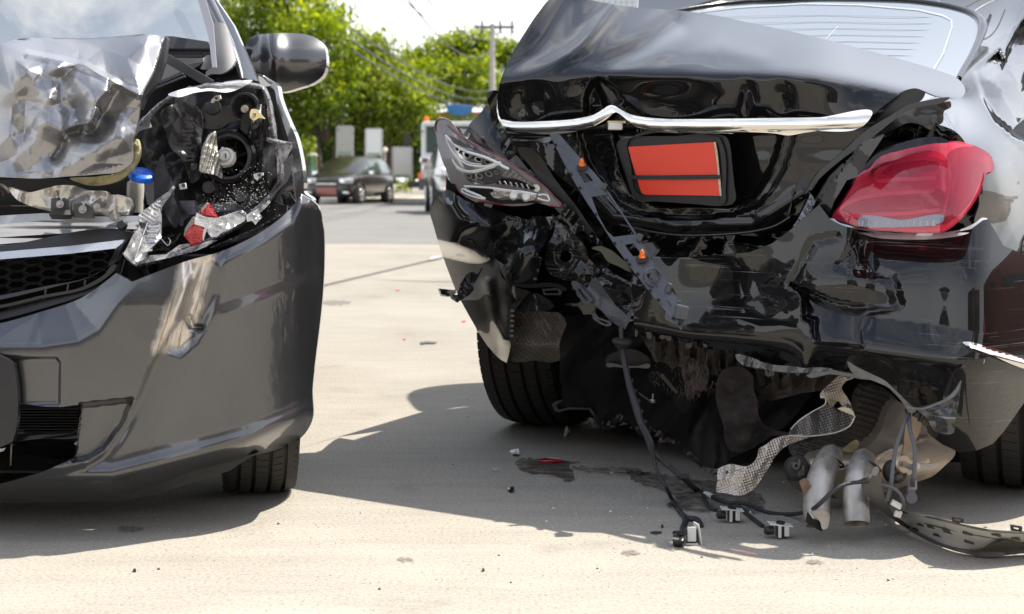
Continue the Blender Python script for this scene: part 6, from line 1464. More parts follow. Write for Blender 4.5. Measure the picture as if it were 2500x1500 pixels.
M_hs = mat('embossed_shield', (.46, .42, .37), .36, .85, rvary=.12, vary=.15, vscale=10, dust=.2, dustcol=(.25, .2, .15))
def ribbon(name, path, w_, m_, parent, th=.002, emb=.0018, pitch=.0065, nv=22, close=False, ridges=None):
    """path: list of (px, py, d, twist angle, width factor); embossed sheet following it"""
    pts = [P(p[0], p[1], p[2]) for p in path]; q = []
    N = len(pts); res = 20
    for i in range(N-1):
        p0, p1, p2, p3 = pts[max(i-1, 0)], pts[i], pts[i+1], pts[min(i+2, N-1)]
        for j in range(res + (1 if i == N-2 else 0)):
            t = j/res
            c = .5*((2*p1) + (p2-p0)*t + (2*p0-5*p1+4*p2-p3)*t*t + (3*p1-p0-3*p2+p3)*t**3)
            q.append((c, path[i][3] + (path[i+1][3]-path[i][3])*t, path[i][4] + (path[i+1][4]-path[i][4])*t))
    V = []; Fs = []; s_len = 0
    for i, (c, a, wf) in enumerate(q):
        t_ = (q[min(i+1, len(q)-1)][0] - q[max(i-1, 0)][0]).normalized()
        if i: s_len += (c - q[i-1][0]).length
        side = Vector((math.cos(a), math.sin(a), 0)); side = (side - t_*side.dot(t_)).normalized(); n_ = t_.cross(side)
        for j in range(nv+1):
            u = (j/nv - .5)*w_*wf
            bump_ = emb*(math.cos(2*math.pi*(u + s_len)/pitch)*math.cos(2*math.pi*(u - s_len)/pitch))
            V.append(c + side*u + n_*(bump_ + .25*u*u/w_))
    for i in range(len(q)-1):
        for j in range(nv): 
            a = i*(nv+1)+j; Fs.append((a, a+1, a+nv+2, a+nv+1))
    o = mesh(name, V, Fs, m_, parent, True)
    s_ = o.modifiers.new('sheet', 'SOLIDIFY'); s_.thickness = th
    return o
def finer(p, k):
    return p
hs_path = [(1763, 1172, 3.06, -.9, 1.5), (1795, 1176, 3.05, -1.0, 1.55), (1832, 1166, 3.07, -1.2, 1.35), (1860, 1130, 3.11, -1.3, 1.0), (1892, 1095, 3.15, -1.3, .8), (1940, 1070, 3.18, -1.35, .72), (1990, 1046, 3.22, -1.4, .85), (2045, 1018, 3.25, -1.4, .9)]
def sheetpatch(name, outl, f, m_, emb=True, step=2.3, **k):
    """embossed metal foil: diamond dimples pressed into the sheet"""
    g_ = lambda x, y: f(x, y) + (.0017*np.sin((x + y*.5)*.62)*np.sin((y - x*.5)*.62) if emb else 0)
    return relief(name, outl, g_, m_, B, step=step, rim=.003, **k)
sheetpatch('heat_shield_end', cF([(248, 940), (252, 860), (258, 785), (300, 762), (345, 752), (400, 762), (450, 768), (490, 745), (520, 700), (530, 650), (580, 620), (620, 590), (700, 560), (800, 550), (900, 545), (1000, 540), (900, 565), (800, 595), (700, 640), (640, 700), (600, 770), (560, 830), (520, 890), (480, 930), (440, 955), (380, 962), (300, 945)]),
           lambda x, y: 3.10 + .0009*(1180 - y)*.5 + .0007*np.abs(x - 1815 + .3*(y - 1160)) - .01 + .010*folds(x, y, 34, 12) + .004*folds(x, y, 15, 5), M_hs, holes=[[(1775 + 4*math.cos(a), 1153 + 4*math.sin(a)) for a in (0, 1, 2, 3, 4, 5, 6)]])
sheetpatch('heat_shield', cF([(742, 520), (830, 430), (940, 380), (975, 350), (1060, 375), (1120, 340), (1165, 390), (1172, 430), (1140, 490), (1060, 530), (960, 550), (850, 560), (730, 560)]), lambda x, y: 3.22 + .0008*(1060 - y) + .010*np.sin(x*.12), mat('dark_shield', (.16, .145, .13), .35, .8, rvary=.12))
sheetpatch('heat_shield', cF([(940, 290), (975, 240), (1020, 200), (1060, 165), (1145, 148), (1170, 170), (1110, 200), (1085, 240), (1120, 300), (1150, 370), (1100, 370), (1060, 330), (1020, 370), (990, 340), (970, 310), (945, 312)]), lambda x, y: 3.20 + .0012*(x - 2006) + .01*folds(x, y, 30, 3), M_hs)
relief('shield_bead', cF([(1060, 378), (1080, 372), (1150, 385), (1172, 430), (1150, 420), (1100, 400)]), 3.19, M_hs, B, step=4, rim=.004)
ptube('shield_hem', [tuple(p) + (3.185,) for p in cF([(742, 520), (800, 460), (880, 405), (972, 350), (970, 300), (942, 305)])], .0016, M_hs, B, n=6)
ptube('shield_hem', [tuple(p) + (3.20,) for p in cF([(730, 562), (850, 566), (960, 556), (1060, 536), (1140, 494), (1174, 430)])], .0016, M_hs, B, n=6)

# ---- silencer box and tail pipes
M_muf = mat('heat_tinted_steel', (.42, .35, .27), .42, .7, rvary=.15, vary=.22, vscale=9, dust=.4, dustcol=(.33, .26, .18))
M_mufd = mat('dark_tinted_steel', (.09, .078, .068), .42, .6, rvary=.15, vary=.3, vscale=9, dust=.4, dustcol=(.2, .16, .12))
relief('silencer_top', cF([(760, 640), (860, 600), (1000, 560), (1100, 520), (1180, 420), (1200, 300), (1260, 220), (1380, 250), (1460, 330), (1470, 430), (1380, 560), (1300, 620), (1100, 700), (880, 740), (780, 720)]), lambda x, y: 3.34 + .0010*(1080 - y) + .006*np.sin((y - .30*x)*.42), M_mufd, B, step=5, rim=.06)
def fmuf(x, y):
    d = 3.26 + .0010*softplus(1120 - y, 12) - .05*blob(x, y, 2100, 1150, 160, 60) + .0011*softplus(y - 1150, 15)
    d = d + .0008*np.maximum(0, x - 2230) + crease(x, y, cF([(1060, 800), (1250, 740), (1400, 660), (1500, 620), (1650, 570)]), 9, -.010)
    return d + .006*folds(x, y, 90, 3)
relief('silencer', cF([(870, 730), (960, 700), (1080, 690), (1200, 670), (1300, 600), (1360, 500), (1390, 400), (1450, 330), (1540, 380), (1640, 470), (1700, 560), (1850, 630), (1845, 690), (1780, 760), (1700, 830), (1560, 880), (1420, 930), (1250, 960), (1050, 975), (1040, 900), (1030, 800), (900, 790)]), fmuf, M_muf, B, step=6, rim=.12)
relief('silencer_end', cF([(780, 850), (850, 900), (1050, 930), (1250, 940), (1300, 950), (1100, 985), (900, 960), (800, 930), (740, 880)]), 3.34, M_mufd, B, step=10, rim=.05)
M_pipe = mat('tail_pipe_steel', (.46, .435, .40), .42, .7, rvary=.15, vary=.30, vscale=22, dust=.65, dustcol=(.20, .165, .13))
def pipe(name, path, r, cut):
    pts = [P(*p) for p in path]; o = tube(name, pts, r, M_pipe, B, n=36, caps=False, res=8)
    s_ = o.modifiers.new('wall', 'SOLIDIFY'); s_.thickness = .0025; s_.offset = -1
    return o
tpA = pipe('tail_pipe', [(2030, 1112, 3.20), (2016, 1138, 3.15), (2003, 1172, 3.11), (1994, 1215, 3.08), (1993, 1252, 3.06), (1996, 1282, 3.045)], [.0255, .0275, .0285, .0285, .0270, .0245], None)
tpB = pipe('tail_pipe', [(2110, 1122, 3.17), (2100, 1150, 3.12), (2093, 1185, 3.085), (2090, 1220, 3.065), (2091, 1255, 3.05), (2092, 1280, 3.04)], [.0255, .0270, .0275, .0275, .0272, .0272], None)
for (x, y, d) in [(2030, 1126, 3.17), (2118, 1136, 3.14)]:
    lathe('pipe_weld', P(x, y, d), (-.45, -.35, -.82) , [(.0265, -.003), (.031, 0), (.0265, .003)], M_mufd, B, n=30)
# torn mouth and crescent tip of the left pipe
relief('torn_pipe_tip', [(1973, 1250), (1985, 1268), (2000, 1272), (2010, 1285), (2012, 1294), (2004, 1297), (1990, 1290), (1978, 1282), (1967, 1276)], lambda x, y: 3.0 + .0006*(x-1970), mat('void_black', (.006,)*3), B, step=5, rim=.006, smooth=False)
relief('torn_pipe_tip', cF([(872, 1075), (900, 1100), (940, 1140), (960, 1192), (985, 1185), (1002, 1140), (1000, 1080), (960, 1060), (910, 1062)]), lambda x, y: 3.012 + .00015*(x-2000)**2*.05, M_pipe, B, step=5, rim=.003)
for j, pl in enumerate([[(930, 885), (960, 875), (1000, 860)], [(975, 855), (985, 900), (975, 935)], [(960, 890), (990, 880)], [(1185, 870), (1230, 850), (1240, 840)], [(1170, 880), (1175, 905)]]):
    ptube('scorch_mark', [tuple(p) + (3.085 - (.0 if j < 3 else .025),) for p in cF(pl)], .0016, mat('scorch', (.10, .07, .05), .8), B, n=5)
# rubber hangers
def hanger(x, y, d, s_):
    o = lathe('rubber_hanger', P(x, y, d), (.25, -1, .2), [(0, .012), (.020*s_, .012), (.026*s_, .006), (.027*s_, -.01), (.02*s_, -.02)], M_rubber if s_ < 1.2 else M_plastic, B, n=20)
    lathe('hanger_bush', P(x - 4, y - 6, d - .012), (.25, -1, .2), [(.004, .004), (.008, .004), (.009, -.004), (.004, -.004), (.004, .004)], mat('grey_rubber', (.09, .08, .07), .7), o, n=18)
    lathe('hanger_bush', P(x + 10, y + 10, d - .010), (.25, -1, .2), [(.0, .003), (.006, .004), (.007, -.004)], mat('grey_rubber', (.09,)*3), o, n=16)
    for a in range(5): box('hanger_rib', P(x + 14*math.cos(a*1.256), y + 15*math.sin(a*1.256), d - .011), (.005, .008, .012), mat('grey_rubber', (.09,)*3), o)
hanger(1946, 1144, 3.16, 1.0); hanger(2186, 1152, 3.12, .95)
relief('hanger_bracket', cF([(805, 870), (850, 850), (870, 880), (860, 930), (835, 965), (820, 920)]), lambda x, y: 3.07, mat('rusty_steel', (.20, .13, .09), .7, .3, vary=.4, vscale=40), B, step=5, rim=.006)
tube('hanger_rod', [P(2204, 1132, 3.11), P(2222, 1140, 3.05), P(2240, 1138, 3.0)], .006, M_pipe, B)
lathe('hanger_disc', P(2205, 1133, 3.10), (.5, -1, .1), [(0, .004), (.018, .004), (.02, 0), (.018, -.003)], M_muf, B, n=24)
relief('hanger_strap', cF([(1500, 640), (1520, 470), (1545, 400), (1590, 420), (1620, 480), (1600, 560), (1545, 640), (1510, 720), (1500, 800), (1485, 760)]), lambda x, y: 3.17 + .0008*(x - 2206), mat('tan_steel', (.26, .2, .15), .5, .5, vary=.2, vscale=12), B, step=6, rim=.008)
relief('hanger_wing', cF([(1600, 755), (1660, 750), (1740, 745), (1700, 775), (1640, 790), (1580, 800), (1530, 825), (1510, 800), (1560, 790)]), lambda x, y: 3.12 - .0004*(y - 1140), M_muf, B, step=6, rim=.004)
relief('rust_stain_plate', cF([(1090, 660), (1130, 620), (1190, 590), (1200, 600), (1180, 660), (1120, 672)]), 3.225, mat('brass_patch', (.30, .26, .14), .4, .6, vary=.5, vscale=40), B, step=6, rim=.003)

# ---- right tail lamp
TLo = cE([(1085, 405), (1100, 370), (1160, 290), (1250, 145), (1300, 40)]) + cD([(1330, 1225), (1430, 1130), (1560, 1080), (1700, 1050), (1850, 1022), (2000, 1018), (2080, 1035), (2170, 1072), (2240, 1125), (2256, 1190), (2250, 1240)]) + cE([(2225, 60), (2160, 200), (2110, 290), (2050, 370), (1960, 455), (1900, 490), (1800, 499), (1700, 500), (1540, 490), (1400, 480), (1290, 455), (1200, 432), (1130, 408)])
def ftl(x, y):
    return D(x) - .10 + .00062*softplus(500 - y, 30) + .00007*(x-2200)*0 + .0004*softplus(x - 2330, 22) + .0000008*(x - 2230)**2
M_redlens = film('red_lens_film', (1.0, .46, .54), .02, .22, (1.0, .06, .14), 1.7)
off_ = lambda f, o_: (lambda x, y: f(x, y) + o_)
LT = relief('tail_lamp', TLo, ftl, M_redlens, B, step=6, rim=.02)
relief('lamp_bowl', [(2230 + (x-2230)*.985, 460 + (y-460)*.97) for x, y in TLo], off_(ftl, .035), mat('lamp_bowl_red', (.80, .07, .12), .35, .1, rvary=.1), LT, step=9, rim=.01)
M_led = mat('led_guide', (1.0, .34, .42), .25, 0, .5)
def guide(pts, w_, dd, m_, nm='light_guide'):
    c = curve(pts, False, 8); up = []; dn = []
    for i, p in enumerate(c):
        a = c[max(i-1, 0)]; b_ = c[min(i+1, len(c)-1)]; L = math.hypot(b_[0]-a[0], b_[1]-a[1]) + 1e-6; nx, ny = -(b_[1]-a[1])/L, (b_[0]-a[0])/L
        up.append((p[0]+nx*w_/2, p[1]+ny*w_/2)); dn.append((p[0]-nx*w_/2, p[1]-ny*w_/2))
    return relief(nm, up + dn[::-1], off_(ftl, dd), m_, LT, step=6, rim=.008, smooth=False)
guide(cE([(1840, 100), (1700, 110), (1560, 112), (1400, 110), (1380, 80), (1420, 20)]) + cD([(1530, 1170), (1640, 1150), (1760, 1140), (1850, 1150)]), 9, .004, M_led)
guide(cE([(1870, 330), (1700, 350), (1400, 365), (1180, 365), (1135, 345), (1200, 290), (1330, 240), (1500, 215), (1700, 205), (1830, 195)]), 9, .004, M_led)
guide(cD([(1850, 1150), (1920, 1180), (1945, 1260), (1945, 1340)]) + cE([(1945, 100), (1930, 220), (1900, 340), (1870, 460)]), 6, .003, M_led)
M_ledc = mat('led_cell', (.30, .01, .02), .3, .3)
for (x, y) in cD([(1560, 1210), (1680, 1190), (1790, 1185)]) + cE([(1330, 295), (1450, 270), (1570, 265), (1680, 260), (1790, 255)]):
    o = relief('led_cell', [(x-13, y+8), (x-8, y-6), (x, y-9), (x+10, y-8), (x+13, y+4), (x+6, y+9)], off_(ftl, .003), M_ledc, LT, step=6, rim=.01)
for pts in (cD([(1450, 1245), (1540, 1180), (1640, 1160), (1800, 1155), (1870, 1180), (1860, 1215), (1700, 1240)]), cE([(1210, 325), (1280, 270), (1420, 240), (1600, 228), (1900, 212), (1880, 280), (1700, 320), (1400, 330)])):
    relief('led_bed', pts, off_(ftl, .008), mat('led_bed', (.34, .015, .03), .3, .1), LT, step=8, rim=.006)
relief('side_reflector', cD([(1925, 1110), (1960, 1080), (2130, 1060), (2240, 1130), (2250, 1240)]) + cE([(2200, 80), (2100, 260), (1990, 380), (1900, 440), (1930, 250), (1945, 60)]), off_(ftl, .024), mat('side_red_dark', (.22, .0, .01), .2, .4, rvary=.1), LT, step=8, rim=.006)
relief('clear_window', cE([(1280, 410), (1600, 404), (1900, 398), (1895, 412), (1830, 440), (1660, 455), (1480, 460), (1340, 455), (1280, 440)]), off_(ftl, -.004), mat('reversing_lens', (.20, .19, .25), .14, 0, 1., .03), LT, step=6, rim=.004)
for i in range(12):
    x, y = cE([(1310 + i*46, 432)])[0]
    plate('window_flute', [(x, y-8), (x+9, y-8), (x+8, y+5), (x-1, y+6)], float(ftl(np.array(x), np.array(y))) - .006, mat('flute_grey', (.40, .42, .46), .2), LT, rim=.002)
relief('panel_over_lamp', cD([(1440, 1090), (1530, 1050), (1640, 1015), (1790, 985), (1880, 990), (1940, 1020), (1800, 1035), (1600, 1080), (1440, 1130), (1380, 1180), (1320, 1230), (1290, 1250), (1350, 1170)]), lambda x, y: D(x) - .06 + .0006*(360-y), M_black, B, step=6, rim=.02)

# ---- seal, torn inner edge of the boot on the right
relief('boot_seal', cD([(1380, 828), (1500, 720), (1600, 660), (1668, 638), (1765, 672), (1740, 720), (1640, 755), (1500, 840), (1400, 930), (1300, 1010), (1170, 1110), (1050, 1190), (960, 1290), (860, 1430)]) + cE([(820, 180), (790, 350), (775, 380), (800, 280), (850, 130), (960, 0)]) + cD([(1020, 1200), (1180, 1080), (1290, 970), (1320, 905)]), lambda x, y: D(x) + .02 + .00018*(x - 1950), M_plastic, B, step=7, rim=.03)
relief('seal_lip', cD([(1640, 755), (1760, 725), (1940, 708), (1900, 735), (1700, 775), (1560, 850), (1420, 960), (1300, 1050), (1160, 1150), (1000, 1290), (900, 1400), (980, 1260), (1150, 1110), (1350, 930), (1500, 840)]), lambda x, y: D(x) - .01, M_plastic_shiny, B, step=7, rim=.015)
relief('torn_hinge_cover', cD([(1560, 850), (1700, 775), (1900, 735), (1945, 730), (1950, 770), (1900, 800), (1890, 880), (1860, 900), (1835, 880), (1835, 935), (1800, 935), (1740, 900), (1640, 885), (1560, 920), (1470, 960), (1400, 1000), (1420, 940)]), lambda x, y: D(x) + .06 + .02*folds(x, y, 50, 5), mat('sparkly_black', (.02, .018, .016), .35, .3, .4, .2, dust=.4, dustcol=(.3, .25, .2)), B, step=6, rim=.02)
relief('hinge_highlight', cD([(1725, 800), (1760, 792), (1800, 790), (1850, 800), (1820, 808), (1760, 812)]), lambda x, y: D(x) + .03 + .0012*(272-y), M_black, B, step=4, rim=.006)
relief('lamp_side_strip', cD([(1470, 965), (1462, 985), (1330, 1180), (1280, 1270)]) + cE([(1200, 120), (1110, 270), (1060, 400), (1035, 390), (960, 440), (880, 560), (780, 560), (900, 400), (960, 300), (1080, 100), (1180, 0)]) + cD([(1180, 1210), (1320, 1015), (1400, 1000)]), lambda x, y: D(x) - .075 + .004*folds(x, y, 60, 3), M_black_scr, B, step=6, rim=.02, smooth=False)
relief('ragged_foil', cD([(1280, 1030), (1300, 1010), (1320, 1020), (1200, 1160), (1100, 1290), (1000, 1400), (930, 1473), (960, 1400), (1080, 1260)]) + cE([(890, 120), (950, 80), (1000, 90)]) and cE([(860, 380), (900, 300), (940, 215), (960, 240), (975, 280), (950, 330), (920, 370), (950, 430), (940, 440), (910, 400), (880, 420), (800, 500), (790, 490)]), lambda x, y: D(x) - .085 + .012*folds(x, y, 14, 9), mat('torn_lacquer', (.16, .18, .22), .12, .4, 1.), B, step=3.5, rim=.004, smooth=False)
for i in range(10):
    x, y = cD([(1300 - i*36, 1030 + i*44 + (i % 3)*8)])[0]; 
    plate('lacquer_flake', [(x, y), (x + 7, y - 5), (x + 9, y + 3), (x + 1, y + 8)], float(D(x)) - .08, mat('torn_lacquer', (.16,)*3), B, rim=.003, sx=.002)

# ---- rear screen, roof, right quarter panel
SCR = [(1600, 40), (1668, 26), (1760, 12), (1860, 3), (1960, -1), (2080, -1), (2200, 2), (2290, 12), (2350, 25), (2380, 38), (2393, 52), (2396, 66), (2390, 90), (2372, 130), (2350, 168), (2339, 190), (2310, 240), (2100, 200), (1700, 90)]
def fscr(x, y): return 5.35 - .0052*(y - 0) - .0000012*(x-2000)**2 - .00025*(x - 2000)
relief('rear_screen', SCR, fscr, M_screen, B, step=14, rim=.01)
relief('screen_border', [(2262, 190), (2270, 180), (2300, 130), (2322, 66), (2320, 50), (2300, 40), (2240, 26), (2100, 14), (1960, 11), (1800, 20), (1690, 34), (1690, 33), (1800, 17), (1960, 7), (2100, 10), (2240, 22), (2304, 36), (2325, 50), (2326, 66), (2306, 130), (2276, 182), (2267, 192)], lambda x, y: fscr(x, y) - .006, mat('defrost_white', (.30, .33, .36), .3, 0, 1.), B, step=12, rim=.002, smooth=False)
for i in range(9):
    y0 = 40 + i*16
    xl = 1690 + i*38; xr = 2318 - max(0, (y0 - 66))*.44
    if xr - xl < 60: continue
    ptube('defrost_wire', [(xl, y0 + 3, float(fscr(np.array(xl), np.array(y0))) - .005), ((xl+xr)/2, y0 - 2, float(fscr(np.array((xl+xr)/2), np.array(y0 - 2))) - .005), (xr, y0 + 4, float(fscr(np.array(xr), np.array(y0))) - .005)], .0006, mat('defrost_line', (.50, .49, .50), .5), B, n=4)
o = ptube('aerial_line', [(2015, 98, 4.83), (2060, 50, 5.08), (2105, 6, 5.30)], .0012, mat('defrost_line', (.4,)*3), B, n=4)
seal = [(1600, 38), (1668, 24), (1760, 10), (1860, 1), (1960, -3), (2080, -3), (2200, 0), (2290, 10), (2350, 23), (2382, 37), (2396, 52), (2399, 68), (2393, 92), (2375, 132), (2353, 170), (2341, 192)]
ptube('screen_seal', [(x, y, float(fscr(np.array(x), np.array(y))) - .01) for x, y in seal], [.008]*8 + [.009, .012, .016, .016, .012, .010, .009, .008], M_plastic_shiny, B, n=10)
ptube('chrome_bead', [(x - 3, y, float(fscr(np.array(x), np.array(y))) - .022) for x, y in seal[11:]], .003, M_chrome, B, n=8)
qp = tps([(2341, 192, 4.12), (2399, 66, 4.95), (2350, 22, 5.25), (2500, 0, 5.05), (2620, 0, 5.1), (2620, 200, 4.4), (2500, 150, 4.3), (2420, 150, 4.33), (2350, 240, 3.98), (2150, 330, 3.50), (2250, 300, 3.56), (2330, 320, 3.50), (2400, 330, 3.52), (2500, 320, 3.75), (2430, 400, 3.36), (2450, 500, 3.36), (2500, 500, 3.50), (2500, 620, 3.42), (2560, 660, 3.55), (2620, 600, 3.7), (2410, 540, 3.30), (2140, 400, 3.42), (2450, 240, 3.92)])
DENT = [(2376, 172), (2410, 150), (2440, 128), (2452, 150), (2462, 118), (2480, 80), (2510, 40), (2660, -20), (2660, 420), (2530, 350), (2480, 330), (2430, 290), (2398, 235)]
def fq(x, y):
    d = qp(x, y)
    m = ss((x - 2372)/40) * .35
    d = d + .0016*np.maximum(0, x - 2372)*pmask(x, y, DENT, 9) + .022*folds(x, y, 60, 3, 3)*pmask(x, y, DENT, 30)
    d = d + m * (crease(x, y, [(2378, 172), (2440, 215), (2480, 300), (2520, 340)], 40, -.07) + crease(x, y, [(2378, 170), (2430, 150), (2460, 118)], 34, .05) - crease(x, y, [(2520, 60), (2470, 130), (2468, 170), (2500, 250), (2560, 300)], 36, .06)
              + .04*blob(x, y, 2520, 200, 45, 60) + .008*folds(x, y, 90, 3, 4)*ss((x-2390)/60))
    d = d + .022*blob(x, y, 2332, 318, 9, 26) + crease(x, y, [(2306, 284), (2340, 345)], 7, .012)
    d = d + ss((x-2415)/30)*ss((y - 350)/60)*.008*folds(x, y, 80, 6, 3)
    return d
QP = [(2339, 190), (2372, 132), (2393, 92), (2399, 66), (2392, 48), (2376, 34), (2350, 22), (2290, 8), (2280, -40), (2640, -40), (2640, 700), (2560, 668), (2500, 636), (2452, 606), (2426, 560), (2411, 540), (2380, 545), (2390, 500), (2380, 420), (2140, 420), (2130, 370), (2160, 330), (2230, 260), (2300, 225)]
relief('right_quarter_panel', QP, fq, M_black, B, step=7, rim=.02)
relief('roof', [(1560, 46), (1668, 23), (1760, 9), (1860, 0), (1960, -4), (2080, -4), (2200, -1), (2290, 9), (2350, 20), (2376, 32), (2420, 0), (2500, -24), (1560, -14)], lambda x, y: 5.33 - .004*(y - 0), M_black, B, step=12, rim=.02)
ptube('roof_seam', [(2352, 20, 5.05), (2375, 8, 5.12), (2400, -6, 5.2)], .004, M_plastic_shiny, B, n=6)
ptube('roof_seam', [(2376, 30, 5.0), (2405, 12, 5.05), (2440, -4, 5.12)], .002, M_plastic_grey, B, n=6)

# unseen far-side pillar behind the lid, shaped to fill a notch in the shadow
mesh('pillar_shadow_filler', [(.50, 5.15, 1.32), (.78, 5.35, 1.42), (.62, 5.1, .93), (.02, 4.55, .93), (.06, 4.95, .60), (.5, 5.2, .6), (.02, 4.35, 1.13), (.20, 4.62, 1.27)], [(0, 1, 2, 3), (3, 2, 5, 4), (0, 3, 7), (3, 6, 7)], M_black, B)
mesh('boot_light_blocker', [(-.02, 4.22, 1.0), (.40, 3.86, 1.0), (.84, 3.56, .91), (1.2, 4.4, 1.0), (.30, 4.95, 1.0)], [(0, 1, 2, 3, 4)], M_void, B)  # unseen sheet at lid height, added to close the car's cast shadow
# ---- shattered left tail lamp
def fl(x, y): return D(x) - .02 + .0012*softplus(1110 - x, 14) + .00008*(y - 400)
LLo = cL([(125, 150), (140, 100), (175, 65), (240, 50), (300, 60), (350, 95), (395, 150), (440, 220), (500, 290), (600, 362), (760, 450), (950, 550), (1120, 620), (1190, 685), (1280, 735), (1500, 880), (1700, 1020), (1850, 1180), (1965, 1310), (1950, 1350), (1850, 1338), (1700, 1300), (1600, 1280), (1500, 1310), (1350, 1325), (1100, 1315), (950, 1300), (850, 1285), (740, 1275), (620, 1220), (540, 1170), (470, 1080), (420, 1005), (370, 1000), (330, 900), (290, 800), (240, 680), (200, 560), (165, 430), (150, 320)])
LL = relief('shattered_tail_lamp', LLo, fl, mat('smoked_lamp', (.40, .375, .38), .2, .3, 1., .03, rvary=.05, dust=.1), B, step=6, rim=.03)
ptube('red_rim', [(x, y, float(fl(np.array(x), np.array(y))) - .006) for x, y in cL([(135, 250), (130, 150), (170, 75), (250, 55), (330, 85), (400, 160), (470, 260), (600, 365), (780, 465), (950, 555), (1110, 620), (1200, 690), (1400, 815), (1600, 950), (1760, 1090), (1900, 1250), (1955, 1320), (1930, 1345), (1800, 1325)])], .0019, mat('red_rim', (.20, .004, .015), .15, 0, 1.), LL, n=6)
ptube('red_rim', [(x, y, float(fl(np.array(x), np.array(y))) - .006) for x, y in cL([(740, 1272), (860, 1275), (960, 1295), (1120, 1312)])], .0018, mat('red_rim', (.3,)*3), LL, n=6)
ptube('red_rim', [(x, y, float(fl(np.array(x), np.array(y))) - .006) for x, y in cL([(430, 1020), (480, 1110), (540, 1170)])], .0018, mat('red_rim', (.3,)*3), LL, n=6)
relief('lamp_cap', cL([(185, 160), (230, 135), (280, 145), (330, 190), (400, 260), (500, 330), (600, 400), (700, 480), (640, 500), (540, 440), (440, 360), (350, 300), (290, 280), (250, 310), (220, 260)]), off_(fl, -.014), mat('cap_mauve', (.34, .31, .33), .18, .4, 1.), LL, step=5, rim=.012)
relief('lamp_swoop', cL([(340, 300), (440, 350), (560, 430), (680, 510), (800, 560), (960, 600), (1080, 650), (1180, 710), (1210, 760), (1190, 800), (1150, 800), (1160, 770), (1060, 700), (900, 650), (720, 600), (560, 540), (430, 450), (380, 390)]), lambda x, y: fl(x, y) - .022 + .0008*(y - 370), mat('swoop_chrome', (.60, .58, .56), .2, .8), LL, step=4, rim=.008)
relief('inner_swoop', cL([(380, 420), (520, 520), (700, 610), (900, 670), (1040, 720), (900, 720), (720, 690), (560, 620), (440, 520)]), off_(fl, -.004), mat('smoke_chrome', (.30, .29, .28), .2, .8), LL, step=5, rim=.006)
def lguide(pts, r, m_=None, o_=-.03): return ptube('light_guide', [(x, y, float(fl(np.array(x), np.array(y))) + o_) for x, y in cL(pts)], r, m_ or M_clear2, LL, n=8)
M_clear2 = mat('light_guide_clear', (.80, .81, .80), .10, 0, 1.)
lguide([(290, 310), (360, 380), (450, 460), (600, 540), (780, 595), (930, 650), (1060, 715), (1130, 760), (1180, 780), (1190, 800)], .0042)
lguide([(290, 320), (320, 420), (380, 530), (470, 640), (600, 720), (760, 750), (900, 745), (1000, 710), (1080, 690)], .0032)
lguide([(310, 380), (370, 500), (480, 620), (640, 700), (800, 720)], .0018)
lguide([(385, 655), (440, 740), (520, 800), (640, 825), (800, 800), (930, 760), (1040, 720), (1085, 695)], .0038)
lguide([(440, 770), (540, 830), (700, 840), (860, 800), (1000, 760)], .0020)
lguide([(520, 1110), (520, 1090), (545, 1080), (600, 1110), (720, 1160), (860, 1215)], .0026)
lguide([(525, 1115), (560, 1140), (700, 1195), (850, 1225)], .0026)
lguide([(580, 1060), (580, 1090), (680, 1130), (800, 1180)], .0018)
lguide([(1630, 1165), (1700, 1160), (1760, 1175), (1785, 1230), (1770, 1250), (1700, 1240), (1620, 1215)], .0024)
lguide([(560, 1040), (760, 1050), (960, 1065), (1200, 1100), (1400, 1120), (1600, 1160)], .0030)
lguide([(980, 1090), (1150, 1110), (1400, 1140), (1560, 1170)], .0018)
M_cell = mat('cell_clear', (.42, .41, .40), .15, .3, 1.)
cells_ = [(450, 500, 40, 48), (590, 590, 60, 52), (760, 650, 62, 44), (890, 690, 56, 34), (620, 890, 52, 34), (770, 890, 58, 40), (910, 860, 60, 42), (1020, 840, 34, 34)]
for (x, y, rx, ry) in cells_:
    outer = [(x - rx, y - ry*.6), (x - rx*.3, y - ry*.9), (x + rx*.6, y - ry*.6), (x + rx, y + ry*.3), (x + rx*.6, y + ry), (x - rx*.4, y + ry*.7), (x - rx*.9, y)]
    inner = [(x + (a-x)*.68, y + (b_-y)*.66) for a, b_ in outer]
    relief('lens_cell', cL(outer), lambda xx, yy: fl(xx, yy) - .022, M_cell, LL, step=4, rim=.008, holes=[cL(inner)])
    relief('cell_well', cL(inner), lambda xx, yy: fl(xx, yy) - .008, mat('cell_dark', (.03, .028, .026), .2, .5), LL, step=6, rim=.004)
relief('lens_tray', cL([(560, 830), (700, 850), (860, 820), (1000, 770), (1060, 800), (1095, 870), (1070, 930), (960, 970), (840, 1000), (700, 980), (600, 940), (560, 880)]), off_(fl, -.010), mat('tray_smoke', (.20, .19, .19), .12, .5, 1.), LL, step=6, rim=.012)
relief('tray_lip', cL([(590, 940), (700, 985), (840, 1000), (960, 975), (1080, 915), (1095, 880), (1085, 935), (970, 1000), (850, 1015), (700, 1000)]), off_(fl, -.024), M_silver, LL, step=5, rim=.004)
relief('mesh_panel', cL([(1070, 850), (1190, 780), (1260, 800), (1330, 860), (1430, 940), (1540, 1010), (1560, 1040), (1400, 970), (1250, 910), (1100, 890)]), lambda x, y: fl(x, y) - .012 + .0012*np.sin(x*1.4)*np.sin(y*1.4), mat('mesh_grey', (.20, .185, .17), .4, .3), LL, step=3.5, rim=.005)
relief('fin_tray', cL([(1000, 950), (1200, 930), (1400, 960), (1560, 1030), (1600, 1080), (1520, 1090), (1350, 1050), (1180, 1010), (1020, 1000)]), off_(fl, -.004), M_void, LL, step=8, rim=.005)
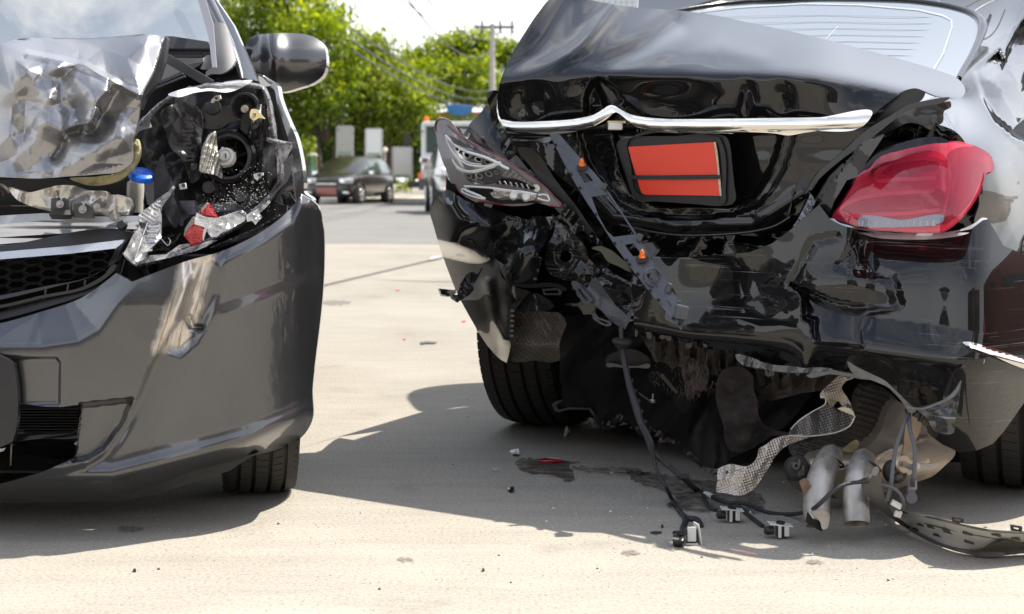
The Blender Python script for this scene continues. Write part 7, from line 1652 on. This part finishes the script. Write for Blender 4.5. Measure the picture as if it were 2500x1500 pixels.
for i in range(6):
    x, y = cL([(1070 + i*82, 985 + i*12)])[0]; o = box('tray_fin', P(x, y, float(fl(np.array(x), np.array(y))) - .012), (.005, .01, .014), M_silver if i % 2 else M_cell, LL, M=Matrix.Rotation(-.5, 3, 'Y')); bev(o, .0015)
relief('end_cap', cL([(1550, 1020), (1600, 1010), (1650, 1050), (1655, 1085), (1610, 1120), (1560, 1105), (1590, 1070)]), lambda x, y: fl(x, y) - .025 + .00008*(x-1310)**2, mat('cap_cream', (.66, .62, .54), .25, 0, .6), LL, step=4, rim=.01)
relief('broken_internals', cL([(930, 1140), (1000, 1100), (1160, 1110), (1200, 1090), (1330, 1120), (1380, 1100), (1560, 1160), (1600, 1190), (1560, 1240), (1500, 1250), (1400, 1210), (1300, 1220), (1230, 1200), (1150, 1180), (1050, 1215), (1000, 1210), (960, 1180)]), lambda x, y: fl(x, y) - .018 + .012*folds(x, y, 11, 8), mat('frosted_white', (.58, .56, .52), .2, .3, .8, rvary=.1), LL, step=3, rim=.006, smooth=False)
relief('dark_cavity', cL([(620, 1070), (960, 1080), (1000, 1120), (940, 1160), (1000, 1220), (1250, 1230), (1560, 1250), (1700, 1270), (1400, 1290), (1000, 1280), (880, 1240), (700, 1160)]), off_(fl, -.005), M_void, LL, step=10, rim=.005)
for (x, y) in [(1270, 1185), (1450, 1205)]:
    x, y = cL([(x, y)])[0]; lathe('lens_cup', P(x, y, float(fl(np.array(x), np.array(y))) - .03), (0, -1, .4), [(0, .002), (.006, .004), (.009, .010), (.010, .010), (.011, 0)], M_clear2, LL, n=20)
relief('torn_side_plastic', cL([(310, 920), (340, 960), (420, 1010), (540, 1170), (560, 1240), (400, 1150), (330, 1100), (290, 1110), (300, 1020)]), lambda x, y: D(x) + .02, M_black, B, step=6, rim=.02)
plate('red_sliver', cL([(290, 900), (312, 905), (318, 1000), (310, 1100), (285, 1120)]), float(D(1090)) + .05, mat('red_sliver', (.22, .06, .035), .4), B, rim=.02)
plate('pale_fragment', cL([(490, 200), (560, 210), (620, 200), (640, 290), (600, 340), (540, 300)]), float(D(1130)) + .04, mat('pale_fragment', (.40, .42, .46), .4), B, rim=.01, sx=.001)

# ---- wheels and hull
wheel_at(B, 0, 1035, 0, 793, (.93, -.36, .0), .33, .225, 1342)
wheel_at(B, 0, 1220, 0, 985, (.93, -.36, .0), .33, .235, 2478)
# body behind: local axes along the car
e1 = Vector((.80, -.60, 0)); e1 = Vector((1.36, -.95, 0)).normalized(); e2 = Vector((-e1.y, e1.x, 0))
O_ = Vector((.43, 3.66, 0))
def Lc(u, v_, z): return O_ + e1*u + e2*v_ + Vector((0, 0, z))
secs = []
for v_, hw, zb, zt in [(.14, .42, .45, .86), (.40, .58, .42, .86), (.60, .72, .42, .88), (.95, .86, .42, .93), (1.1, .87, .28, .98), (3.4, .87, .28, .96), (4.2, .72, .32, .80), (4.4, .6, .4, .65)]:
    secs.append([Lc(-hw*.9, v_, zb), Lc(-hw, v_, zb+.1), Lc(-hw, v_, zt-.14), Lc(-hw*.86, v_, zt), Lc(hw*.86, v_, zt), Lc(hw, v_, zt-.14), Lc(hw, v_, zb+.1), Lc(hw*.9, v_, zb)])
loft('body_shell', secs, M_black, B)

# ================================================================== things lying on the forecourt and hanging out of the black car
def PG(x, y, h=0.0):
    """point h metres above the ground seen at picture row y"""
    d = (HC - h) * F / (y - HY); return P(x, y, d)
def mixd(path):
    return [P(x, y, d) if d else PG(x, y, .004) for x, y, d in path]
M_tape = mat('harness_tape', (.028, .029, .033), .55, vary=.3, vscale=60, bump=.4, bscale=200)
hz_ = thing('wiring_harness', 'black taped wiring harness trailing from the torn bumper onto the concrete', 'cable', PG(1700, 1210))
def hcab(name, path, r, **k):
    pts = mixd(path); rr = r if isinstance(r, list) else r
    return tube(name, pts, rr, M_tape, hz_, n=8, res=8, **k)
hcab('cable', [(1516, 800, 3.60), (1520, 860, 3.58), (1530, 911, 3.55), (1541, 955, 3.52), (1554, 996, 3.50), (1564, 1030, 3.47), (1581, 1070, 3.45), (1595, 1104, 3.43), (1632, 1138, 3.42), (1666, 1166, 3.38), (1700, 1196, 0), (1724, 1206, 0), (1772, 1227, 0), (1819, 1230, 0), (1870, 1250, 0), (1921, 1256, 0), (1965, 1251, 3.2), (1992, 1238, 3.0), (2024, 1209, 2.98), (2060, 1184, 2.98), (2104, 1177, 3.0), (2125, 1176, 3.03)],
     [.0055, .0065, .007, .0085, .0095, .0085, .0075, .007, .0065, .006, .0065, .006, .0055, .0045, .0045, .0045, .0045, .0045, .0045, .004, .004, .004])
hcab('cable', [(1568, 1035, 3.44), (1590, 1075, 3.42), (1594, 1100, 3.42), (1598, 1130, 3.42), (1609, 1160, 3.40), (1626, 1190, 3.36), (1638, 1215, 0), (1649, 1234, 0), (1665, 1255, 0), (1680, 1267, 0), (1700, 1270, 0), (1712, 1285, 0)], [.004, .004, .004, .0042, .0042, .0045, .005, .0055, .006, .0075, .008, .006])
hcab('cable', [(1672, 1262, 0), (1673, 1275, 0), (1667, 1290, 0), (1670, 1300, 0)], .0065)
hcab('cable', [(1718, 1205, 0), (1722, 1222, 0), (1733, 1240, 0), (1748, 1246, 0)], .0045)
hcab('cable', [(1799, 1232, 0), (1820, 1252, 0), (1845, 1272, 0), (1862, 1285, 0)], .0048)
hcab('cable', [(1560, 960, 3.51), (1580, 975, 3.5), (1592, 982, 3.5)], .0018)
lathe('grommet', P(1519, 835, 3.585), (.1, -.1, 1), [(.006, .008), (.022, .006), (.026, 0), (.022, -.004), (.008, -.02)], M_rubber, hz_, n=26)
o = tube('white_tape', [PG(1722, 1206, .006), PG(1737, 1212, .006)], .0068, M_white_pl, hz_, n=10, smooth=False)
box('tape_flag', P(1672, 1162, 3.36), (.020, .002, .010), M_tape, hz_)
for i in range(9):
    t_ = i/8; c = P(1530 + 65*t_, 905 + 200*t_, 3.56 - .13*t_); lathe('tape_band', c, (.3, 0, -1), [(.0085, -.004), (.0092, 0), (.0085, .004)], M_tape, hz_, n=12)
for a in range(4): tube('cable_tie', [PG(1650, 1236, .008), PG(1652, 1236, .008) + Vector((.02*math.cos(a), .008*math.sin(a*2), .008*(a % 2)))], .0014, M_plastic, hz_, n=5, smooth=False)
M_sock = M_white_pl
def sensor(label, x, y, rz, up=True):
    c = PG(x, y, .012)
    t = thing('parking_sensor', label, 'parking sensor', c, 'parking sensors dangling from the harness')
    R_ = Matrix.Rotation(rz, 3, 'Z')
    q = lambda v: c + R_ @ Vector(v)
    o = box('flange', q((0, 0, .017)), (.050, .030, .0022), M_sock, t, M=R_ @ Matrix.Rotation(.12, 3, 'Y')); bev(o, .001)
    lathe('sensor_eye', q((0, -.001, .018)), (0, -.1, 1), [(.0085, 0), (.0095, .004), (.0082, .0045), (.0078, .0025), (0, .0022)], M_plastic, t, n=26)
    o = box('housing', q((.004, 0, .003)), (.026, .022, .022), M_plastic, t, M=R_); bev(o, .002)
    o = box('clip', q((-.004, -.0125, .005)), (.006, .004, .026), M_sock, t, M=R_)
    o = box('clip', q((.011, -.0125, .005)), (.010, .003, .022), M_sock, t, M=R_); bev(o, .001)
    lathe('connector', q((-.014, 0, .004)), R_ @ Vector((-1, 0, 0)), [(.0085, 0), (.0095, .004), (.0085, .007), (.0095, .010), (.0085, .018), (.005, .020), (0, .020)], M_plastic, t, n=18)
    return t
sensor('white flanged sensor lying nearest the heat shield end, under the harness', 1787, 1262, .0)
sensor('white flanged sensor lying furthest right, near the left tail pipe', 1905, 1300, .05)
t = thing('parking_sensor', 'sensor lying on its side at the lowest knot of the harness, plate upright', 'parking sensor', PG(1690, 1316), 'parking sensors dangling from the harness')
c = PG(1692, 1306, .018)
o = box('flange', c + Vector((.010, 0, 0)), (.0025, .030, .050), M_sock, t, M=Matrix.Rotation(-.15, 3, 'Y') @ Matrix.Rotation(.25, 3, 'Z')); bev(o, .001)
o = box('housing', c + Vector((-.004, 0, -.002)), (.024, .022, .030), M_plastic, t); bev(o, .003)
o = box('clip', c + Vector((-.004, -.012, .004)), (.018, .003, .030), M_sock, t); bev(o, .001)
o = box('clip', c + Vector((-.004, -.006, -.016)), (.026, .018, .003), M_sock, t)
t = thing('sensor_puck', 'round black sensor puck with a pale ring, lowest thing on the harness', 'parking sensor', PG(1657, 1334), 'parking sensors dangling from the harness')
lathe('puck', PG(1657, 1334, .0), (0, 0, 1), [(0, .001), (.011, .001), (.0125, .004), (.0125, .018), (.0115, .020), (.0115, .024), (.013, .026), (.0125, .029), (.010, .030), (.0085, .028), (0, .028)], M_plastic_shiny, t, n=32)
lathe('pale_ring', PG(1657, 1334, .0), (0, 0, 1), [(.0128, .016), (.0138, .018), (.0128, .020)], mat('ring_pale', (.45, .52, .55), .35), t, n=32)
tube('elbow', [PG(1657, 1334, .0) + Vector((.010, -.002, .010)), PG(1664, 1322, .016), PG(1672, 1312, .018)], .0065, M_plastic, t, n=10)
# right-hand leads
hr = thing('hanging_lead', 'pair of grey leads hanging in front of the silencer with a plug at the end', 'cable', PG(2215, 1240))
tube('lead', [P(*p) for p in [(2219, 1008, 3.10), (2205, 1040, 3.06), (2188, 1090, 3.03), (2180, 1140, 3.0), (2175, 1185, 2.99), (2166, 1222, 3.0)]], .0042, mat('lead_grey', (.10, .10, .11), .5, bump=.4, bscale=160), hr)
tube('lead', [P(*p) for p in [(2219, 1010, 3.10), (2222, 1050, 3.05), (2232, 1090, 3.02), (2234, 1130, 3.0), (2229, 1172, 3.0)]], .0045, mat('lead_grey', (.1,)*3), hr)
o = box('plug', P(2227, 1183, 3.0), (.017, .015, .020), mat('plug_grey', (.17, .17, .19), .4), hr); bev(o, .002)
for i in range(4): box('plug_rib', P(2222 + i*3.4, 1180, 2.991), (.0012, .002, .016), M_plastic, hr)
o = box('plug', P(2224, 1200, 3.0), (.016, .012, .024), mat('plug_dark', (.09, .09, .11), .4), hr); bev(o, .002)
lathe('plug_disc', P(2224, 1215, 2.998), (0, -1, .05), [(0, .006), (.0115, .006), (.0125, 0), (.011, -.004)], mat('plug_dark', (.09,)*3), hr, n=26)
hl_ = thing('looped_lead', 'short looped lead with a pale plug lying beside the fallen trim', 'cable', PG(2190, 1260))
tube('lead', [P(*p) for p in [(2152, 1184, 3.0), (2172, 1188, 2.98), (2192, 1200, 2.97), (2205, 1222, 2.98), (2204, 1240, 3.0), (2190, 1244, 3.02), (2180, 1236, 3.02)]], .0035, mat('lead_grey', (.1,)*3), hl_)
o = box('plug', P(2188, 1232, 3.0), (.022, .012, .012), M_white_pl, hl_, M=Matrix.Rotation(.5, 3, 'Y')); bev(o, .002)
o = box('plug', P(2192, 1255, 3.02), (.014, .012, .014), M_white_pl, hl_, M=Matrix.Rotation(.3, 3, 'Y')); bev(o, .002)

# ---- fallen bumper trim
FT = thing('fallen_trim', 'curved grey bumper trim lying upside down on the concrete by the tail pipes', 'car part', PG(2330, 1345))
M_trimin = mat('trim_inside_grey', (.44, .43, .41), .38, vary=.18, vscale=8, dust=.35, dustcol=(.42, .38, .32))
M_trimout = mat('trim_outside_dark', (.045, .040, .036), .38, rvary=.1, dust=.2)
lowe = smooth1([2160, 2200, 2224, 2279, 2333, 2406, 2500, 2620], [1246, 1278, 1296, 1322, 1342, 1353, 1350, 1345])
def ftrim(x, y):
    h = .004 + .0009*softplus(lowe(x) - y - 4, 4)*.9
    return (HC - h)*F/(lowe(x) - HY) + .0016*(lowe(x) - y)
TR = cF([(1420, 1040), (1490, 1068), (1560, 1075), (1700, 1105), (1840, 1138), (1960, 1165), (2080, 1190), (2308, 1205), (2600, 1225), (2600, 1350), (2308, 1332), (2180, 1345), (2050, 1352), (1940, 1340), (1850, 1320), (1760, 1290), (1700, 1262), (1600, 1212), (1550, 1180), (1480, 1130), (1400, 1070), (1385, 1050)])
inn = relief('trim_inner', TR, ftrim, M_trimin, FT, step=7, rim=.004, smooth=False)
relief('trim_edge', cF([(1385, 1050), (1400, 1070), (1480, 1130), (1550, 1180), (1600, 1212), (1700, 1262), (1760, 1290), (1850, 1318), (1940, 1332), (2040, 1325), (2100, 1290), (2160, 1265), (2308, 1290), (2600, 1300), (2600, 1372), (2308, 1352), (2050, 1375), (1900, 1350), (1780, 1315), (1700, 1285), (1560, 1210), (1460, 1140), (1380, 1080)]), lambda x, y: ftrim(x, np.minimum(y, lowe(x))) - .02, M_trimout, FT, step=8, rim=.01)
relief('trim_wing', cF([(1222, 900), (1232, 870), (1262, 840), (1310, 822), (1345, 815), (1350, 850), (1360, 920), (1385, 1000), (1430, 1080), (1500, 1140), (1580, 1200), (1500, 1170), (1400, 1100), (1320, 1040), (1262, 970)]), lambda x, y: 3.02 + .0009*(x - 2120) + .0002*(y-1200), M_trimout, FT, step=6, rim=.008)
relief('trim_tip', cF([(1290, 825), (1305, 775), (1325, 768), (1338, 785), (1330, 815), (1310, 830)]), 3.015, mat('tip_grey', (.22, .21, .20), .4), FT, step=4, rim=.006)
relief('trim_tip', cF([(1248, 845), (1270, 822), (1292, 818), (1285, 838), (1262, 855)]), 3.015, mat('tip_grey', (.22,)*3), FT, step=4, rim=.006)
for i, (x, y) in enumerate(cF([(1620, 1160), (1690, 1175), (1790, 1192), (1800, 1208), (1930, 1218), (1940, 1276), (2120, 1226), (1590, 1190), (1730, 1230), (2250, 1250)])):
    d = float(ftrim(np.array(x), np.array(y))) - .004; box('trim_clip', P(x, y, d), (.018, .008, .004), M_plastic, FT, M=Matrix.Rotation(.25, 3, 'Y'))
for (x, y) in cF([(1870, 1122), (2262, 1178)]):
    d = float(ftrim(np.array(x), np.array(y + 8))); frm = relief('trim_loop', [(x-14, y-6), (x+13, y-2), (x+12, y+12), (x-13, y+8)], lambda xx, yy: d + 0*xx, M_plastic, FT, step=8, rim=.008, smooth=False, holes=[[(x-8, y-1), (x+8, y+2), (x+7, y+7), (x-8, y+4)]])
ptube('trim_rib', [(x, y, float(ftrim(np.array(x), np.array(y))) - .003) for x, y in cF([(1500, 1074), (1700, 1112), (1840, 1146), (2080, 1197), (2400, 1215)])], .0028, M_trimout, FT, n=6)
ptube('trim_rib', [(x, y, float(ftrim(np.array(x), np.array(y))) - .002) for x, y in cF([(1640, 1150), (1800, 1190), (2000, 1232), (2150, 1256)])], .0014, M_trimout, FT, n=5)
relief('trim_lug', cF([(2140, 1270), (2180, 1205), (2215, 1195), (2228, 1215), (2220, 1260), (2180, 1290)]), lambda x, y: 2.97 + 0*x, M_trimin, FT, step=5, rim=.01, holes=[cF([(2192, 1222), (2200, 1214), (2208, 1222), (2200, 1230)])])
relief('trim_lug', cF([(2262, 1275), (2268, 1236), (2290, 1234), (2300, 1280)]), lambda x, y: 2.96 + 0*x, M_trimin, FT, step=5, rim=.01)

# ---- loose fragments, each a thing
def frag(name, label, pts, h, m_, th=.004, tilt=0.):
    V = []; n = len(pts)
    for z in (th + h, h):
        for i, (x, y) in enumerate(pts):
            q = PG(x, y, 0); V.append(Vector((q.x, q.y, z + tilt*(i % 3))))
    Fs = [tuple(range(n)), tuple(range(2*n-1, n-1, -1))] + [(i, i+n, (i+1) % n+n, (i+1) % n) for i in range(n)]
    o = mesh(name, V, Fs, m_); tag(o, label, 'debris'); return o
frag('plastic_fragment', 'white curved plastic fragment on the shaded concrete above the brown stain', cC([(308, 728), (330, 728), (372, 732), (378, 742), (374, 752), (350, 754), (320, 742)]), .001, M_white_pl, .006, .004)
frag('plastic_fragment', 'crumpled white foil fragment lying behind the black tyre shadow', cC([(697, 606), (705, 592), (722, 590), (730, 600), (745, 602), (735, 612), (712, 614)]), .001, M_white_pl, .004, .010)
frag('plastic_fragment', 'pair of pale pink chips lying beside the cable under the black car', cC([(1378, 655), (1392, 640), (1405, 650), (1430, 660), (1425, 675), (1400, 676)]), .001, mat('pink_chip', (.62, .50, .48), .5), .006, .008)
frag('red_lamp_shard', 'thin dark red lamp shard lying on the brown stain', cC([(515, 788), (560, 782), (640, 784), (692, 790), (696, 800), (640, 804), (560, 802), (520, 800)]), .001, mat('red_shard', (.35, .005, .015), .2, 0, 1.), .005, .002)
frag('plastic_fragment', 'translucent oval lens chip left of the brown stain', cC([(178, 848), (200, 840), (226, 846), (230, 856), (210, 862), (186, 858)]), .001, mat('pale_lens_chip', (.52, .53, .54), .2), .004)
frag('plastic_fragment', 'small black broken clip below the brown stain', cC([(292, 998), (310, 994), (335, 994), (342, 1004), (332, 1016), (312, 1014), (300, 1008)]), .001, M_plastic_shiny, .005, .002)
frag('plastic_fragment', 'flat dark leaf-shaped chip between the puck and the shade edge', cC([(1318, 1305), (1350, 1300), (1385, 1300), (1400, 1304), (1370, 1312), (1335, 1312)]), .001, M_plastic_grey, .003)
frag('plastic_fragment', 'little black crumb left of the plain upright sensor', cC([(1396, 1258), (1408, 1258), (1412, 1266), (1400, 1268)]), .001, M_plastic, .005)
frag('red_lamp_shard', 'tiny bright red chip on the sunlit concrete left of the black car', [(1128, 785), (1136, 784), (1137, 787), (1129, 788)], .001, mat('red_chip', (.7, .02, .03), .3), .004)
frag('plastic_fragment', 'tiny dark chip on the sunlit concrete in the foreground centre', [(1177, 1393), (1182, 1392), (1183, 1396), (1178, 1397)], .001, M_plastic, .003)
frag('plastic_fragment', 'tiny dark chip on the sunlit concrete in front of the grey car', [(325, 1394), (331, 1393), (332, 1398), (326, 1398)], .001, M_plastic, .003)
frag('metal_strip', 'thin grey metal strip lying on the joint of the forecourt', [(1052, 630), (1066, 628), (1078, 627), (1080, 630), (1064, 634), (1048, 637)], .001, mat('strip_grey', (.30, .31, .32), .4), .01)

frag('red_lamp_shard', 'tiny red chip on the sunlit concrete near the forecourt joint', [(967, 708), (974, 708), (974, 711), (967, 711)], .001, mat('red_chip', (.7,)*3), .004)
frag('red_lamp_shard', 'tiny red chip on the sunlit concrete midway between the two cars', [(985, 828), (990, 828), (990, 831), (985, 831)], .001, mat('red_chip', (.7,)*3), .004)
frag('dark_splinter', 'thin dark splinter lying on the sunlit concrete between the two cars', [(1026, 838), (1045, 836), (1066, 838), (1060, 841), (1040, 841), (1028, 843)], .001, M_plastic, .004)
# scattered crumbs of glass, lacquer and grit
def crumbs(name, label, n, m_, sd, r0, r1, areas):
    rg_ = np.random.RandomState(sd); V = []; Fs = []
    for i in range(n):
        cx_, cy_, sx__, sy__ = areas[rg_.randint(len(areas))]
        x = cx_ + rg_.normal()*sx__; y = cy_ + rg_.normal()*sy__
        if y < 700 or y > 1495: continue
        q = PG(x, y, 0); r = rg_.uniform(r0, r1)*(1 + 2*(rg_.rand() < .05)); n0 = len(V); a = rg_.uniform(0, 6.28)
        for k_ in range(3): V.append(Vector((q.x + r*math.cos(a + k_*2.1), q.y + r*math.sin(a + k_*2.1), .0005)))
        V.append(Vector((q.x, q.y, r*.9))); Fs += [(n0, n0+1, n0+3), (n0+1, n0+2, n0+3), (n0+2, n0, n0+3)]
    o = mesh(name, V, Fs, m_); tag(o, label, 'debris', kind='stuff'); return o
crumbs('glass_crumbs', 'pale crumbs of lamp plastic scattered over the shaded concrete', 420, M_white_pl, 1, .0007, .0020, [(1500, 1150, 240, 90), (1350, 1130, 160, 80), (2050, 1330, 200, 50), (1700, 1260, 200, 60), (600, 1290, 220, 50)])
crumbs('grit', 'dark grit and lacquer flakes scattered over the concrete', 650, mat('grit_dark', (.05, .045, .04), .8), 2, .0006, .0018, [(1400, 1200, 420, 120), (500, 1350, 350, 90), (1800, 1400, 450, 60), (1000, 900, 120, 120), (1000, 1300, 400, 120)])
# ---- stains: thin wet film on the concrete
def stain(name, label, pts, m_, z, kind='stuff'):
    c = curve(pts, True, 5); rg_ = np.random.RandomState(2); V = []
    for i, (x, y) in enumerate(c):
        q = PG(x + rg_.normal()*2.0, y + rg_.normal()*1.2, 0); V.append((q.x, q.y, z))
    o = mesh(name, V, [tuple(range(len(V)))], m_); o['kind'] = kind; o['label'] = label; o['category'] = 'stain'; return o
def wet(name, col, rough, mixf, scale):
    m = bpy.data.materials.new(name); m.use_nodes = True; T = NT(m); nt_ = m.node_tree
    b = nt_.nodes['Principled BSDF']; b.inputs['Base Color'].default_value = (*col, 1); b.inputs['Roughness'].default_value = rough
    tc = T.n('TexCoord'); mp = T.n('Mapping'); mp.inputs['Scale'].default_value = (1, 2.6, 1); T.l(tc.outputs['Object'], mp.inputs[0])
    z = T.n('TexNoise', i_Scale=scale, i_Detail=8.0, i_Roughness=.7); T.l(mp.outputs[0], z.inputs[0])
    r = T.ramp(z.outputs[0], [(mixf - .06, (0, 0, 0)), (mixf + .22, (1, 1, 1))])
    tr = T.n('BsdfTransparent'); mx = T.n('MixShader'); T.l(r.outputs[0], mx.inputs[0]); T.l(tr.outputs[0], mx.inputs[1]); T.l(b.outputs[0], mx.inputs[2]); T.l(mx.outputs[0], nt_.nodes['Material Output'].inputs[0])
    z2 = T.n('TexNoise', i_Scale=240.0, i_Detail=3.0); T.l(mp.outputs[0], z2.inputs[0]); bp = T.n('Bump', i_Strength=.7, i_Distance=.002); T.l(z2.outputs[0], bp.inputs['Height']); T.l(bp.outputs[0], b.inputs['Normal'])
    return m
M_oil = wet('oil_brown', (.055, .040, .022), .55, .40, 22.)
M_oil2 = wet('oil_faint', (.085, .066, .045), .6, .47, 16.)
M_grime = wet('grime_patch', (.19, .178, .158), .9, .42, 60.)
M_wet = wet('wet_film', (.060, .048, .034), .22, .45, 34.)
stain('oil_stain', 'brown oil stain under the thin red shard', cC([(350, 800), (400, 772), (520, 775), (640, 780), (760, 792), (820, 800), (740, 815), (760, 860), (770, 920), (690, 930), (640, 900), (540, 885), (420, 870), (370, 830)]), M_oil, .0025)
stain('oil_stain', 'faint brown smear linking the stain to the wet patch', cC([(760, 835), (960, 830), (1150, 835), (1260, 850), (1280, 890), (1180, 895), (1000, 880), (820, 860)]), M_oil2, .0020)
stain('wet_patch', 'wet glistening patch on the concrete beneath the heat shield', cC([(1150, 870), (1300, 870), (1500, 900), (1700, 930), (1850, 940), (2050, 1000), (2150, 1090), (2100, 1160), (1900, 1130), (1700, 1160), (1560, 1140), (1440, 1110), (1500, 1060), (1400, 1000), (1250, 960), (1170, 910)]), M_wet, .0030)
stain('wet_patch', 'small damp patch beside the left tyre', cC([(1020, 530), (1080, 520), (1150, 535), (1200, 600), (1100, 590), (1040, 560)]), M_wet, .0035)

for (x, y, rx, ry, lab) in [(318, 1294, 34, 7, 'dark oval grease spot in the shade of the grey car'), (990, 1368, 22, 5, 'small grey spot on the sunlit concrete at the centre foreground'), 
(1540, 1352, 26, 6, 'dark spot in the sun below the sensors'), (820, 740, 38, 6, 'tan stain on the sunlit concrete beside the grey car'), (1990, 1375, 24, 5, 'grey spot in the sun below the fallen trim')]:
    stain('grease_spot', lab, [(x + rx*math.cos(a*.785)*(1 + .25*math.sin(a*3.1)), y + ry*math.sin(a*.785)) for a in range(8)], M_grime, .0022)
# ------------------------------------------------------------------ the street behind the photographer (seen mirrored in both cars)
def shop(name, label, x0, x1, y, h, col, floors, depth=8, face=1):
    t = thing(name, label, 'building', ((x0+x1)/2, y, 0))
    W_ = x1 - x0
    box('wall', ((x0+x1)/2, y - face*depth/2, h/2), (W_, depth, h), mat('wall_' + name + str(round(x0)), col, .85, vary=.12, vscale=.6), t)
    dk = mat('shopfront_dark', (.04, .045, .05), .2); tr_ = mat('shop_trim', (.5, .48, .44), .7)
    for fl in range(floors):
        z = 3.6 + fl*3.0
        for j in range(int(W_ // 2.2)):
            xx = x0 + 1.1 + j*2.2
            wn = box('window', (xx, y + face*.03, z + .9), (1.3, .08, 1.3), dk, t)
            box('frame', (xx, y + face*.05, z + .2), (1.5, .16, .08), tr_, wn)
    box('shutter', ((x0+x1)/2, y + face*.03, 1.35), (W_*.86, .08, 2.5), dk, t)
    box('awning', ((x0+x1)/2, y + face*.6, 2.9), (W_*.94, 1.2, .12), tr_, t)
shop('corner_shop', 'red-brown shop building behind the photographer', -16, -6, -17, 9.5, (.13, .05, .035), 2)
shop('grey_shophouse', 'grey shophouse behind the photographer', -5.8, 4, -17.5, 10, (.15, .145, .135), 2)
shop('cream_shophouse', 'cream shophouse behind the photographer', 4.2, 15, -17, 8.5, (.20, .17, .13), 2)
# brick-red building to the right of the forecourt
t = thing('brick_building', 'red brick building to the right of the black saloon', 'building', (14, 2, 0))
box('wall', (17, 1.0, 2.6), (6, 13, 5.2), mat('brick_red', (.26, .085, .05), .85, vary=.2, vscale=2), t)
for j in range(4): box('window', (13.96, -4 + j*3, 2.4), (.1, 1.6, 1.4), mat('shopfront_dark', (.04, .045, .05), .2), t)
box('door', (13.96, 6.4, 1.1), (.1, 1.1, 2.2), mat('green_paint', (.12, .22, .10), .6), t)
hb = lambda m, lab, loc, rz: car('street_car', lab, 'car', loc, rz, 4.0, 1.74, 1.5, m, None, hb_body, hb_cab, (1.25, -1.25), .31, front_bits(1.97, (.60, .72, .36, .18), (.30, .63, .7, .14, .62, .86, .98), (.62, .36), M_lampclr))
hb(mat('pink_taxi', (.72, .05, .30), .3, 0, 1., .04), 'pink taxi parked to the right of the black saloon', (9.2, -2.2, 0), rad(100))
hb(mat('yellow_taxi', (.75, .60, .03), .3, 0, 1., .04), 'yellow taxi parked behind the photographer', (3.2, -11.5, 0), rad(12))
hb(mat('white_street_car', (.6, .6, .6), .3, 0, 1., .04), 'white car parked behind the photographer', (-4.0, -12.2, 0), rad(176))
t = thing('rear_pole', 'concrete pole behind the photographer', 'utility pole', (1.2, -9, 0))
tube('pole', [(1.2, -9, 0), (1.2, -9, 9)], [.17, .12], M_pole, t, smooth=False)
box('crossarm', (1.2, -9, 8.4), (2.0, .12, .1), M_steel_d, t)

foliage('far_treeline', 'distant mass of trees closing the street behind everything', 'trees', [(-2200, 4600, 300, 436, 25.)], 16000, M_leafC, 1.5, 21, 95, 'stuff')
tree('street_tree', 'street tree hidden behind the grey hatchback', 260, 54, [(200, 60, 150, 120, 0), (330, 120, 120, 100, 0), (120, 170, 110, 90, 0), (260, 210, 140, 60, 0)], 7000, M_leafA, 320, .22, .34, 31, 1, TG)
tree('street_tree', 'street tree hidden behind the black saloon', 1900, 58, [(1850, 200, 150, 100, 0), (2000, 230, 120, 80, 0), (1780, 270, 110, 60, 0)], 7000, M_leafB, 330, .22, .34, 33, 1, TG)
